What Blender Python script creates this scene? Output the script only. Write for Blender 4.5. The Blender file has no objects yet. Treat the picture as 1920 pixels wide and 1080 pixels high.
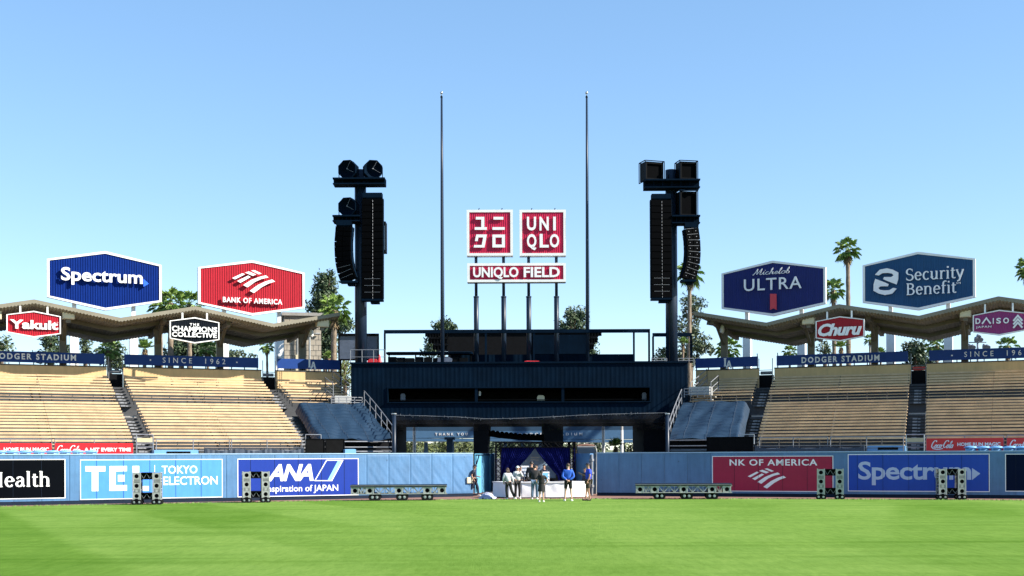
import bpy, bmesh, math, random
from mathutils import Vector, Matrix
R = math.radians
SC = bpy.context.scene
COL = SC.collection
random.seed(7)

# ---------------------------------------------------------------- camera
F, CX, HY, CZ, ROLL = 2400.0, 960.0, 856.0, 2.1, 0.0038   # focal length in photo pixels, horizon row, eye height, tilt
cam_d = bpy.data.cameras.new('camera')
cam = bpy.data.objects.new('camera', cam_d)
COL.objects.link(cam)
cam_d.sensor_width = 36
cam_d.lens = 36 * F / 1920
cam_d.shift_y = (HY - 540) / 1920
cam_d.clip_end = 6000
cam.matrix_world = Matrix.Translation((0, 0, CZ)) @ Matrix.Rotation(R(90), 4, 'X') @ Matrix.Rotation(-ROLL, 4, 'Z')
SC.camera = cam

# ---------------------------------------------------------------- light
SUN_AZ, SUN_EL = R(75), R(33.5)      # azimuth from the camera's back (-Y) towards the right (+X)
sdir = Vector((math.sin(SUN_AZ) * math.cos(SUN_EL), -math.cos(SUN_AZ) * math.cos(SUN_EL), math.sin(SUN_EL)))
world = bpy.data.worlds.new('World')
SC.world = world
world.use_nodes = True
wn = world.node_tree
sky = wn.nodes.new('ShaderNodeTexSky')
sky.sky_type = 'NISHITA'
sky.sun_disc = False
sky.sun_elevation = SUN_EL
sky.sun_rotation = math.atan2(sdir.x, sdir.y)
sky.altitude = 150
sky.air_density = 0.80
sky.dust_density = 0.0
sky.ozone_density = 2.4
bg = wn.nodes['Background']
bg.inputs['Strength'].default_value = 0.166
gm = wn.nodes.new('ShaderNodeGamma'); gm.inputs['Gamma'].default_value = .66      # evens the sky out towards the horizon
hs = wn.nodes.new('ShaderNodeHueSaturation'); hs.inputs['Saturation'].default_value = 1.30
wn.links.new(sky.outputs['Color'], gm.inputs['Color']); wn.links.new(gm.outputs['Color'], hs.inputs['Color'])
wn.links.new(hs.outputs['Color'], bg.inputs['Color'])
sl = bpy.data.lights.new('sun', 'SUN')
sl.energy = 4.8
sl.angle = R(0.5)
sl.color = (1.0, 0.93, 0.82)
sun = bpy.data.objects.new('sun', sl)
COL.objects.link(sun)
sun.rotation_euler = sdir.to_track_quat('Z', 'Y').to_euler()
SC.view_settings.view_transform = 'Standard'
SC.view_settings.look = 'None'
SC.view_settings.gamma = 1
SC.view_settings.exposure = 1.30
SC.cycles.max_bounces = 6
SC.cycles.diffuse_bounces = 3
SC.cycles.transparent_max_bounces = 8
SC.cycles.use_denoising = True

# ---------------------------------------------------------------- helpers
def unroll(px, py):
    return px - CX - ROLL * (py - HY), py - HY + ROLL * (px - CX)
def W(px, py, Y):
    """the point at depth Y that the photo shows at pixel px, py"""
    x, y = unroll(px, py)
    return Vector((x * Y / F, Y, CZ - y * Y / F))
def G(px, py):
    """ground point under a pixel"""
    x, y = unroll(px, py)
    Y = CZ * F / y
    return Vector((x * Y / F, Y, 0))

class Frame:
    """local axes: u right along a face, v up, w out of the face"""
    def __init__(s, o, u, v, w):
        s.o, s.u, s.v, s.w = Vector(o), Vector(u), Vector(v), Vector(w)
    def __call__(s, a, b, c=0.0):
        return s.o + s.u * a + s.v * b + s.w * c
    def shift(s, a, b, c=0.0):
        return Frame(s(a, b, c), s.u, s.v, s.w)
WORLD = Frame((0, 0, 0), (1, 0, 0), (0, 1, 0), (0, 0, 1))
def upright(o, ang=0.0):
    """face looking towards the camera side (-Y), turned by ang about Z"""
    c, s = math.cos(ang), math.sin(ang)
    return Frame(o, (c, s, 0), (0, 0, 1), (s, -c, 0))

ROOT = {}
class MB:
    def __init__(s):
        s.v, s.f, s.m = [], [], []
    def add(s, verts, faces, mi=0):
        b = len(s.v)
        s.v += [tuple(p) for p in verts]
        s.f += [tuple(i + b for i in f) for f in faces]
        s.m += [mi] * len(faces)
        return s
    def quad(s, a, b, c, d, mi=0):
        return s.add([a, b, c, d], [(0, 1, 2, 3)], mi)
    def box(s, fr, a0, a1, b0, b1, c0, c1, mi=0):
        p = [fr(a, b, c) for c in (c0, c1) for b in (b0, b1) for a in (a0, a1)]
        return s.add(p, [(0, 2, 3, 1), (4, 5, 7, 6), (0, 1, 5, 4), (2, 6, 7, 3), (0, 4, 6, 2), (1, 3, 7, 5)], mi)
    def bar(s, p, q, w, h=None, mi=0, up=(0, 0, 1)):
        p, q = Vector(p), Vector(q)
        d = (q - p)
        L = d.length
        if L < 1e-6: return s
        d /= L
        up = Vector(up)
        if abs(d.dot(up)) > .98: up = Vector((0, 1, 0))
        x = d.cross(up).normalized(); y = x.cross(d)
        h = w if h is None else h
        return s.box(Frame(p, x, y, d), -w / 2, w / 2, -h / 2, h / 2, 0, L, mi)
    def tube(s, pts, r, n=8, mi=0, cap=True):
        pts = [Vector(p) for p in pts]
        rs = r if isinstance(r, (list, tuple)) else [r] * len(pts)
        V, Fc = [], []
        prev = None
        for i, p in enumerate(pts):
            d = (pts[min(i + 1, len(pts) - 1)] - pts[max(i - 1, 0)]).normalized()
            a = prev if prev else (Vector((1, 0, 0)) if abs(d.x) < .9 else Vector((0, 1, 0)))
            x = (a - d * a.dot(d)).normalized(); prev = x
            y = d.cross(x)
            for k in range(n):
                t = 2 * math.pi * k / n
                V.append(p + (x * math.cos(t) + y * math.sin(t)) * rs[i])
        for i in range(len(pts) - 1):
            for k in range(n):
                k2 = (k + 1) % n
                Fc.append((i * n + k, i * n + k2, (i + 1) * n + k2, (i + 1) * n + k))
        if cap:
            Fc.append(tuple(range(n - 1, -1, -1)))
            Fc.append(tuple(range((len(pts) - 1) * n, len(pts) * n)))
        return s.add(V, Fc, mi)
    def prism(s, fr, poly, c0, c1, mi=0):
        n = len(poly)
        V = [fr(a, b, c0) for a, b in poly] + [fr(a, b, c1) for a, b in poly]
        Fc = [tuple(range(n - 1, -1, -1)), tuple(range(n, 2 * n))]
        Fc += [(i, (i + 1) % n, n + (i + 1) % n, n + i) for i in range(n)]
        return s.add(V, Fc, mi)
    def ring(s, fr, outer, inner, c0, c1, mi=0):
        n = len(outer)
        V = [fr(a, b, c) for c in (c0, c1) for L in (outer, inner) for a, b in L]
        Fc = []
        for i in range(n):
            j = (i + 1) % n
            Fc += [(2 * n + i, 2 * n + j, 3 * n + j, 3 * n + i), (j, i, n + i, n + j), (i, j, 2 * n + j, 2 * n + i), (n + j, n + i, 3 * n + i, 3 * n + j)]
        return s.add(V, Fc, mi)
    def sphere(s, c, rx, ry=None, rz=None, n=12, m=8, mi=0):
        ry = rx if ry is None else ry; rz = rx if rz is None else rz
        c = Vector(c)
        V = [c + Vector((0, 0, rz))]
        for i in range(1, m):
            t = math.pi * i / m
            for k in range(n):
                p = 2 * math.pi * k / n
                V.append(c + Vector((rx * math.sin(t) * math.cos(p), ry * math.sin(t) * math.sin(p), rz * math.cos(t))))
        V.append(c - Vector((0, 0, rz)))
        Fc = [(0, 1 + k, 1 + (k + 1) % n) for k in range(n)]
        for i in range(m - 2):
            for k in range(n):
                a = 1 + i * n
                Fc.append((a + k, a + n + k, a + n + (k + 1) % n, a + (k + 1) % n))
        a = 1 + (m - 2) * n
        Fc += [(a + (k + 1) % n, a + k, len(V) - 1) for k in range(n)]
        return s.add(V, Fc, mi)
    def merge(s, o, mi=None):
        b = len(s.v)
        s.v += o.v
        s.f += [tuple(i + b for i in f) for f in o.f]
        s.m += o.m if mi is None else [mi] * len(o.f)
        return s
    def build(s, name, mats, parent=None, local=False, smooth=False, label=None):
        me = bpy.data.meshes.new(name)
        v = s.v
        if parent is not None and not local:
            inv = ROOT[root_of(parent).name].inverted()
            v = [tuple(inv @ Vector(p)) for p in v]
        me.from_pydata(v, [], s.f)
        if not isinstance(mats, (list, tuple)): mats = [mats]
        for m in mats: me.materials.append(m)
        if any(s.m): me.polygons.foreach_set('material_index', s.m)
        if smooth: me.polygons.foreach_set('use_smooth', [True] * len(s.f))
        me.update()
        o = bpy.data.objects.new(name, me)
        COL.objects.link(o)
        if parent is not None: o.parent = parent
        if label: o['label'] = label
        return o
def root_of(o):
    while o.parent: o = o.parent
    return o
def thing(name, label, cat, loc=(0, 0, 0), rz=0.0, group=None):
    o = bpy.data.objects.new(name, None)
    COL.objects.link(o)
    o.empty_display_size = .2
    o.location = loc; o.rotation_euler = (0, 0, rz)
    ROOT[o.name] = Matrix.Translation(Vector(loc)) @ Matrix.Rotation(rz, 4, 'Z')
    o['label'] = label; o['category'] = cat
    if group: o['group'] = group
    return o
def tag(o, label, cat, group=None):
    o['label'] = label; o['category'] = cat
    if group: o['group'] = group
    return o
def struct(o, label=None):
    o['kind'] = 'structure'
    if label: o['label'] = label
    return o
def dup(root, loc, rz, label, group=None, scale=None):
    r = root.copy(); COL.objects.link(r)
    r.location = loc; r.rotation_euler = (0, 0, rz)
    if scale: r.scale = scale
    r['label'] = label
    if group: r['group'] = group
    for ch in list(root.children):
        c = ch.copy(); COL.objects.link(c); c.parent = r
        for g in ch.children:
            d = g.copy(); COL.objects.link(d); d.parent = c
    return r

# ---------------------------------------------------------------- materials
def mat(name, col, rough=.6, metal=0.0, var=.12, scale=3.0, bump=0.0, bscale=40.0, spec=.5, orand=.0, streak=.0, spots=.0):
    m = bpy.data.materials.new(name)
    m.use_nodes = True
    n, l = m.node_tree.nodes, m.node_tree.links
    b = n['Principled BSDF']
    b.inputs['Roughness'].default_value = rough
    b.inputs['Metallic'].default_value = metal
    b.inputs['Specular IOR Level'].default_value = spec
    tc = n.new('ShaderNodeTexCoord')
    nz = n.new('ShaderNodeTexNoise')
    nz.inputs['Scale'].default_value = scale
    nz.inputs['Detail'].default_value = 6
    nz.inputs['Roughness'].default_value = .65
    l.new(tc.outputs['Object'], nz.inputs['Vector'])
    mx = n.new('ShaderNodeMix'); mx.data_type = 'RGBA'
    mx.inputs[6].default_value = (*[c * (1 - var) for c in col], 1)
    mx.inputs[7].default_value = (*[min(1, c * (1 + var)) for c in col], 1)
    mr = n.new('ShaderNodeMapRange')
    mr.inputs[1].default_value = .3; mr.inputs[2].default_value = .7
    l.new(nz.outputs['Fac'], mr.inputs[0])
    l.new(mr.outputs[0], mx.inputs[0])
    out = mx.outputs[2]
    def shade(fac, lo, hi, prev):
        q = n.new('ShaderNodeMapRange'); q.inputs[3].default_value = lo; q.inputs[4].default_value = hi
        l.new(fac, q.inputs[0])
        k = n.new('ShaderNodeMix'); k.data_type = 'RGBA'; k.blend_type = 'MULTIPLY'; k.inputs[0].default_value = 1
        cc = n.new('ShaderNodeCombineColor')
        for i in range(3): l.new(q.outputs[0], cc.inputs[i])
        l.new(prev, k.inputs[6]); l.new(cc.outputs[0], k.inputs[7])
        return k.outputs[2]
    if orand:                                                     # each piece aged a little differently
        oi = n.new('ShaderNodeObjectInfo'); out = shade(oi.outputs['Random'], 1 - orand, 1 + orand, out)
    if streak:                                                    # run-off streaks and scuffs
        mp = n.new('ShaderNodeMapping'); mp.inputs['Scale'].default_value = (5, 5, .45)
        l.new(tc.outputs['Object'], mp.inputs['Vector'])
        n3 = n.new('ShaderNodeTexNoise'); n3.inputs['Scale'].default_value = 1.0; n3.inputs['Detail'].default_value = 8; n3.inputs['Roughness'].default_value = .7
        l.new(mp.outputs[0], n3.inputs['Vector'])
        q = n.new('ShaderNodeMapRange'); q.inputs[1].default_value = .38; q.inputs[2].default_value = .72
        l.new(n3.outputs['Fac'], q.inputs[0]); out = shade(q.outputs[0], 1.04, 1 - streak, out)
    if spots:                                                     # scuffs where balls have struck
        vo = n.new('ShaderNodeTexVoronoi'); vo.inputs['Scale'].default_value = 1.3
        l.new(tc.outputs['Object'], vo.inputs['Vector'])
        q = n.new('ShaderNodeMapRange'); q.inputs[1].default_value = .045; q.inputs[2].default_value = .075; q.inputs[3].default_value = 1; q.inputs[4].default_value = 0
        l.new(vo.outputs['Distance'], q.inputs[0]); out = shade(q.outputs[0], 1, 1 - spots, out)
    l.new(out, b.inputs['Base Color'])
    if bump:
        n2 = n.new('ShaderNodeTexNoise')
        n2.inputs['Scale'].default_value = bscale
        n2.inputs['Detail'].default_value = 4
        l.new(tc.outputs['Object'], n2.inputs['Vector'])
        bp = n.new('ShaderNodeBump')
        bp.inputs['Strength'].default_value = bump
        bp.inputs['Distance'].default_value = .05
        l.new(n2.outputs['Fac'], bp.inputs['Height'])
        l.new(bp.outputs['Normal'], b.inputs['Normal'])
    return m
M = {}
def dm(k, *a, **kw): M[k] = mat(k, *a, **kw)
dm('white_paint', (.78, .78, .76), .45, var=.05)
dm('letter_white', (.82, .82, .82), .4, var=.02)
dm('navy_metal', (.0017, .0080, .0190), .8, spec=.03, var=.3, scale=.5, streak=.3)
dm('navy_pole', (.008, .018, .037), .4, spec=.35, var=.12)
dm('black_metal', (.0022, .0027, .0036), .6, spec=.06, var=.3)
dm('black_void', (.004, .0045, .006), .8, spec=.12, var=.3)
dm('speaker_grille', (.0012, .0014, .0020), .8, spec=.03, var=.3, scale=8)
dm('steel', (.45, .46, .48), .35, .8, var=.12)
dm('rail', (.22, .23, .25), .5, .3, var=.15)
dm('aluminium', (.34, .345, .335), .45, .25, var=.18, scale=6)
dm('sign_blue', (.002, .019, .145), .6, var=.08, spec=.08, streak=.12)
dm('sign_red', (.35, .006, .018), .5, var=.08, spec=.3, streak=.12)
dm('sign_crimson', (.50, .010, .06), .5, var=.06, spec=.3, streak=.10)
dm('sign_teal', (.008, .066, .17), .5, var=.08, spec=.3, streak=.12)
dm('sign_navy', (.007, .016, .13), .5, var=.08, spec=.3, streak=.12)
dm('sign_dark', (.003, .005, .010), .5, spec=.12, var=.1)
dm('sign_magenta', (.26, .020, .15), .5, var=.08)
dm('board_blue', (.006, .040, .20), .5, var=.08, spec=.25)
dm('ribbon_red', (.55, .04, .06), .5, var=.05)
dm('arrow_blue', (.02, .12, .75), .4, var=.03)
dm('pad_blue', (.074, .178, .335), .45, var=.12, scale=1.2, bump=.12, bscale=6, orand=.09, streak=.20, spots=.35)
dm('pad_cap', (.30, .45, .62), .5, var=.1)
dm('pad_base', (.010, .018, .035), .7, spec=.12, var=.2)
dm('ad_sky', (.075, .27, .78), .45, var=.05, spec=.3, streak=.08)
dm('ad_blue', (.006, .031, .26), .45, var=.05, spec=.3, streak=.08)
dm('ad_royal', (.008, .056, .36), .45, var=.05, spec=.3, streak=.08)
dm('ad_black', (.0022, .003, .0048), .6, spec=.02, var=.1)
dm('ad_red', (.32, .011, .048), .45, var=.06, spec=.3, streak=.08)
dm('ad_navy', (.0035, .0085, .028), .6, spec=.03, var=.05)
dm('ad_cyan', (.25, .62, .90), .4, var=.03)
dm('coke_red', (.68, .012, .018), .4, var=.03)
dm('wood_bench', (.55, .39, .222), .6, var=.2, scale=1.6, bump=.05, orand=.07)
dm('tan_wall', (.58, .40, .19), .7, var=.08, scale=.8, streak=.12)
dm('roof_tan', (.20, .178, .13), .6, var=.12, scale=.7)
dm('roof_tan_shaded', (.155, .143, .115), .7, var=.2, scale=.7)  # the roof tan again, with the shade of the rear underside in its colour
dm('beam_tan', (.15, .132, .095), .6, var=.12)
dm('box_cream', (.62, .55, .38), .5, var=.05)
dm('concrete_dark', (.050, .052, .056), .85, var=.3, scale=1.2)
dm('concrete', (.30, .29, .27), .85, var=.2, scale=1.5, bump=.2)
dm('block_wall', (.36, .32, .26), .9, var=.2, scale=2)
dm('tarp', (.011, .029, .056), .45, var=.15, scale=.8, bump=.35, bscale=2.2)
dm('tarp_grey', (.035, .05, .075), .5, var=.15, bump=.3, bscale=4)
dm('curtain', (.003, .006, .088), .85, var=.15, spec=.1)
dm('screen_grey', (.09, .11, .16), .35, var=.2)
dm('print_board', (.34, .50, .72), .6, var=.25, scale=1.2)
dm('tyre', (.012, .012, .013), .8, spec=.12, var=.3)
dm('asphalt', (.055, .055, .058), .9, var=.2, scale=.3)
dm('dirt', (.20, .105, .075), .95, var=.25, scale=2.0, bump=.5, bscale=20)
dm('barrel_blue', (.15, .36, .62), .45, var=.06)
dm('bark', (.13, .095, .065), .9, var=.3, scale=5, bump=.8, bscale=14)
dm('palm_bark', (.20, .155, .11), .9, var=.35, scale=4, bump=.8, bscale=10)
dm('palm_skirt', (.20, .14, .075), .9, var=.3)
dm('palm_green', (.17, .27, .055), .5, var=.35, scale=2.0)
dm('pine_green', (.050, .082, .034), .6, var=.4, scale=.8)
dm('olive_green', (.075, .105, .048), .6, var=.4, scale=.8)
dm('hedge_green', (.10, .125, .035), .7, var=.45, scale=.9)
dm('cyan_door', (.11, .33, .50), .5, var=.06)
dm('netting', (.0035, .0038, .0042), .9, spec=.12, var=.3, scale=3)
dm('lamp_glass', (.7, .7, .7), .2, var=.05)
dm('cover_white', (.80, .80, .82), .6, var=.04, bump=.15, bscale=5)
dm('plastic_lilac', (.36, .38, .50), .35, var=.1, bump=.5, bscale=9)
dm('red_plastic', (.55, .02, .03), .5, var=.1)
dm('far_blue', (.075, .17, .30), .5, var=.05)
dm('number_white', (.24, .245, .255), .8, var=.25, scale=9)
dm('tan_plate', (.55, .46, .28), .6, var=.1)
# ---------------------------------------------------------------- lettering
def text_geo(body, bold=0.0, shear=0.0, spacing=1.0, word=1.0):
    c = bpy.data.curves.new('t', 'FONT')
    c.body = body; c.size = 1.0; c.resolution_u = 3
    c.offset = bold; c.shear = shear; c.space_character = spacing; c.space_word = word
    c.extrude = .5
    o = bpy.data.objects.new('t', c)
    me = o.to_mesh()
    v = [tuple(p.co) for p in me.vertices]; f = [tuple(p.vertices) for p in me.polygons]
    o.to_mesh_clear()
    bpy.data.objects.remove(o); bpy.data.curves.remove(c)
    return v, f
def put_text(mb, fr, body, a0, a1, b0, b1, depth=.02, off=.0, bold=0.0, shear=0.0, spacing=1.0, mi=0, xh=None):
    """letters stretched to the box a0..a1, b0..b1 of the frame; depth: thickness, off: gap to the face"""
    v, f = text_geo(body, bold, shear, spacing)
    xs = [p[0] for p in v]; ys = [p[1] for p in v]
    x0, x1, y0, y1 = min(xs), max(xs), min(ys), max(ys)
    if xh: y0, y1 = xh                               # fit these font heights instead of the drawn extent
    sx, sy = (a1 - a0) / (x1 - x0), (b1 - b0) / (y1 - y0)
    V = [fr(a0 + (p[0] - x0) * sx, b0 + (p[1] - y0) * sy, off + (p[2] + .5) * depth) for p in v]
    return mb.add(V, f, mi)
def stroke(mb, fr, pts, wx, wy, c0, c1, mi=0, closed=False):
    """a pen stroke: wx width of upright strokes, wy of level ones"""
    P = [Vector((a, b)) for a, b in pts]
    n = len(P)
    L, Rr = [], []
    for i in range(n):
        if closed:
            d = P[(i + 1) % n] - P[(i - 1) % n]
        else:
            d = P[min(i + 1, n - 1)] - P[max(i - 1, 0)]
        d.normalize()
        nrm = Vector((-d.y, d.x))
        if closed or 0 < i < n - 1:
            d1 = (P[i] - P[i - 1]).normalized()
            k = 1 / max(.5, abs(d1.x * d.x + d1.y * d.y))
        else: k = 1
        w = math.hypot(nrm.x * wx, nrm.y * wy) * .5 * k
        L.append(P[i] + nrm * w); Rr.append(P[i] - nrm * w)
    m = n if closed else n - 1
    V = [fr(p.x, p.y, c) for c in (c0, c1) for p in L + Rr]
    Fc = []
    for i in range(m):
        j = (i + 1) % n
        Fc += [(2 * n + n + i, 2 * n + n + j, 2 * n + j, 2 * n + i), (i, 2 * n + i, 2 * n + j, j), (n + j, 2 * n + n + j, 2 * n + n + i, n + i)]
    if not closed:
        Fc += [(0, n, 3 * n, 2 * n), (n - 1, 3 * n - 1, 4 * n - 1, 2 * n - 1)]
    return mb.add(V, Fc, mi)
def arc(cx, cy, rx, ry, a0, a1, n=12):
    return [(cx + rx * math.cos(R(a0 + (a1 - a0) * i / n)), cy + ry * math.sin(R(a0 + (a1 - a0) * i / n))) for i in range(n + 1)]
# serif letters as pen strokes: (advance, strokes, serif bars); x-height .5, cap .72, ascender .78
def glyphs():
    g = {}
    def sb(x, y, w=.17): return ('s', x, y, w)
    g['H'] = (.80, [[(.14, 0), (.14, .72)], [(.62, 0), (.62, .72)], [(.14, .37), (.62, .37)]], [sb(.14, 0), sb(.14, .72), sb(.62, 0), sb(.62, .72)])
    g['h'] = (.60, [[(.12, 0), (.12, .78)], [(.12, .32)] + arc(.28, .33, .16, .16, 150, 0, 8) + [(.44, 0)]], [sb(.12, 0), sb(.44, 0), ('s', .08, .77, .1)])
    g['e'] = (.50, [[(.08, .27), (.40, .27)] + arc(.24, .25, .17, .25, 8, 320, 16)], [])
    g['a'] = (.50, [[(.08, .40)] + arc(.22, .35, .13, .14, 150, 0, 8) + [(.35, .08), (.44, .01)], [(.35, .29), (.2, .27)] + arc(.19, .13, .12, .13, 110, 330, 8) + [(.35, .12)]], [])
    g['l'] = (.27, [[(.12, 0), (.12, .78)]], [sb(.12, 0), ('s', .08, .77, .1)])
    g['t'] = (.34, [[(.14, .64), (.14, .12)] + arc(.23, .10, .09, .10, 190, 300, 5) + [(.32, .04)], [(.03, .48), (.30, .48)]], [])
    g['S'] = (.56, [arc(.27, .54, .18, .18, 35, 270, 12)[0:] + arc(.27, .18, .20, .18, 90, -150, 12)[1:]], [('v', .44, .62, .14), ('v', .07, .1, .14)])
    g['c'] = (.46, [arc(.25, .25, .18, .25, 45, 315, 14)], [])
    g['u'] = (.58, [[(.12, .5), (.12, .16)] + arc(.26, .16, .14, .16, 180, 350, 8), [(.42, .5), (.42, 0)]], [('s', .08, .49, .1), ('s', .38, .49, .1), ('s', .46, .01, .1)])
    g['r'] = (.40, [[(.12, 0), (.12, .5)], [(.12, .34)] + arc(.27, .34, .14, .15, 150, 50, 5)], [sb(.12, 0), ('s', .08, .49, .1)])
    g['i'] = (.27, [[(.12, 0), (.12, .5)], [(.12, .66), (.12, .755)]], [sb(.12, 0), ('s', .08, .49, .1)])
    g['y'] = (.50, [[(.06, .5), (.25, .02)], [(.43, .5), (.20, -.16), (.08, -.2)]], [('s', .07, .5, .14), ('s', .42, .5, .12)])
    g['B'] = (.62, [[(.14, 0), (.14, .72)], [(.14, .705), (.3, .705)] + arc(.3, .545, .16, .16, 90, -90, 9) + [(.14, .385)], [(.3, .372)] + arc(.32, .19, .19, .18, 90, -90, 9) + [(.14, .012)]], [sb(.12, 0, .14), sb(.12, .72, .14)])
    g['n'] = (.60, [[(.12, 0), (.12, .5)], [(.12, .32)] + arc(.28, .33, .16, .16, 150, 0, 8) + [(.44, 0)]], [sb(.12, 0), sb(.44, 0), ('s', .08, .49, .1)])
    g['f'] = (.36, [[(.14, 0), (.14, .58)] + arc(.26, .60, .12, .17, 180, 50, 7), [(.03, .48), (.30, .48)]], [sb(.14, 0)])
    return g
GLY = glyphs()
def put_serif(mb, fr, body, a0, a1, base, cap, c0, c1, wx=.115, wy=.05, mi=0):
    """serif word from a0 to a1, capitals from base up to cap"""
    tot = sum(GLY[ch][0] for ch in body)
    sx, sy = (a1 - a0) / tot, (cap - base) / .72
    x = 0
    for ch in body:
        adv, st, se = GLY[ch]
        z = 0
        for pts in st:
            stroke(mb, fr, [(a0 + (x + p) * sx, base + q * sy) for p, q in pts], wx * sx, wy * sy, c0, c1 + z, mi)
            z += .003
        for k, px, py, w in se:
            if k == 's':
                mb.box(fr, a0 + (x + px - w / 2) * sx, a0 + (x + px + w / 2) * sx, base + (py - .022) * sy, base + (py + .022) * sy, c0 - .001, c1 + .011, mi)
            else:
                mb.box(fr, a0 + (x + px - .015) * sx, a0 + (x + px + .015) * sx, base + (py - w / 2) * sy, base + (py + w / 2) * sy, c0 - .001, c1 + .011, mi)
        x += adv
# flowing script letters, x-height .42, cap .95, slanted afterwards
SCRIPT = {
    'C': (.62, [[(.58, .78), (.60, .92), (.50, .97)] + arc(.34, .5, .26, .46, 80, 300, 14) + [(.56, .16)]]),
    'o': (.40, [arc(.2, .21, .15, .21, 80, 440, 14), [(.22, .42), (.42, .36)]]),
    'c': (.36, [arc(.2, .21, .15, .21, 50, 310, 11) + [(.38, .12)]]),
    'a': (.44, [arc(.19, .21, .15, .21, 60, 400, 13), [(.33, .42), (.33, .08), (.44, .03)]]),
    'l': (.26, [[(.02, .1), (.18, .70), (.16, .92), (.09, .80), (.09, .12), (.15, .0), (.27, .1)]]),
    '-': (.16, [[(.02, .36), (.15, .38)]]),
    'M': (.86, [[(.02, .05), (.10, .0), (.2, .3), (.28, .92)], [(.28, .92), (.40, .05)], [(.40, .05), (.66, .92)], [(.66, .92), (.66, .1), (.74, 0), (.86, .1)]]),
    'i': (.24, [[(.0, .1), (.1, .42), (.1, .06), (.16, 0), (.25, .1)], [(.12, .62), (.14, .67)]]),
    'h': (.42, [[(.02, .1), (.16, .75), (.14, .93), (.08, .8), (.08, 0)], [(.08, .25), (.2, .42), (.28, .36), (.28, .06), (.34, 0), (.43, .1)]]),
    'e': (.34, [[(.04, .16), (.28, .26), (.26, .38), (.17, .42), (.07, .28), (.07, .1), (.17, 0), (.34, .12)]]),
    'b': (.42, [[(.02, .1), (.16, .75), (.14, .93), (.07, .8), (.07, .1), (.17, 0), (.29, .08), (.29, .3), (.19, .38), (.14, .33)]]),
}
def put_script(mb, fr, body, a0, a1, base, cap, slant, c0, c1, w=.07, wy=.05, mi=0):
    tot = sum(SCRIPT[ch][0] for ch in body)
    sx, sy = (a1 - a0 - slant * (cap - base)) / tot, (cap - base) / .95
    x, z = 0, 0
    for ch in body:
        for pts in SCRIPT[ch][1]:
            z = (z + .0021) % .012
            stroke(mb, fr, [(a0 + (x + p) * sx + slant * q * sy, base + q * sy) for p, q in pts], w * sy, wy * sy, c0, c1 + z, mi)
        x += SCRIPT[ch][0]
def corrugated(mb, fr, lower, upper, a0, a1, pitch=.16, depth=.05, mi=0):
    """ribbed sheet between two height functions"""
    n = max(2, round((a1 - a0) / pitch))
    p = (a1 - a0) / n
    prof = [(0, 0), (.42, 0), (.54, 1), (.88, 1)]
    cols = [(a0 + (i + t) * p, h * depth) for i in range(n) for t, h in prof] + [(a1, 0)]
    V = []
    for a, h in cols:
        V += [fr(a, lower(a), h), fr(a, upper(a), h)]
    mb.add(V, [(2 * i, 2 * i + 2, 2 * i + 3, 2 * i + 1) for i in range(len(cols) - 1)], mi)
    return mb
# ---------------------------------------------------------------- where a ray of the photo meets an upright face
def hit(fr, px, py, c=0.0):
    x, y = unroll(px, py)
    d = Vector((x / F, 1, -y / F))
    o = fr(0, 0, c)
    Y = (o - Vector((0, 0, CZ))).dot(fr.w) / d.dot(fr.w)
    P = d * Y + Vector((0, 0, CZ))
    return (P - o).dot(fr.u), (P - o).dot(fr.v)
def poly_px(fr, pts, c=0.0):
    return [hit(fr, x, y, c) for x, y in pts]
def text_px(mb, fr, body, x0, y0, x1, y1, **kw):
    """lettering between pixel columns x0..x1, rows y0 (top) .. y1 (bottom)"""
    a0, b1 = hit(fr, x0, (y0)); a1, b0 = hit(fr, x1, (y1))
    _, b0l = hit(fr, x0, y1 + ROLL * 0); 
    _, bm1 = hit(fr, (x0 + x1) / 2, y0); _, bm0 = hit(fr, (x0 + x1) / 2, y1)
    return put_text(mb, fr, body, a0, a1, bm0, bm1, **kw)
def rect_px(fr, x0, y0, x1, y1):
    xm = (x0 + x1) / 2
    return hit(fr, x0, y0)[0], hit(fr, x1, y0)[0], hit(fr, xm, y1)[1], hit(fr, xm, y0)[1]

# ---------------------------------------------------------------- ground
def flat(name, pts, z, m, sub=0):
    bm = bmesh.new()
    bm.faces.new([bm.verts.new((x, y, z)) for x, y in pts])
    bmesh.ops.triangulate(bm, faces=bm.faces)
    me = bpy.data.meshes.new(name); bm.to_mesh(me); bm.free()
    me.materials.append(m)
    o = bpy.data.objects.new(name, me); COL.objects.link(o)
    return struct(o)
flat('ground', [(-3000, -400), (3000, -400), (3000, 5000), (-3000, 5000)], 0, M['asphalt'])
edge = [(-60, 33), (-40, 44.2), (-28, 51.6), (-22, 55.2), (-16, 58.2), (-12, 59.9), (-7, 61.4), (-2, 62.2), (3, 62.4), (8, 62.2), (13, 61.4), (18, 59.9), (24, 57.9), (30, 55.4), (44, 48.2), (60, 39)]
flat('warning_track', [(-60, 30)] + [(x, y - .8) for x, y in edge] + [(60, 42), (60, 60), (30, 62), (4.5, 74), (-2, 74), (-30, 60), (-60, 44)], .006, M['dirt'])
g = bpy.data.materials.new('grass'); M['grass'] = g
g.use_nodes = True
n, l = g.node_tree.nodes, g.node_tree.links
b = n['Principled BSDF']
b.inputs['Roughness'].default_value = .75
b.inputs['Specular IOR Level'].default_value = 0.0
b.inputs['Sheen Weight'].default_value = 0.0
b.inputs['Sheen Roughness'].default_value = .45
b.inputs['Sheen Tint'].default_value = (.75, .9, .35, 1)
tc = n.new('ShaderNodeTexCoord')
def nnode(t, **kw):
    q = n.new(t)
    for k, v in kw.items():
        if k in q.inputs: q.inputs[k].default_value = v
        else: setattr(q, k, v)
    return q
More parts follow.
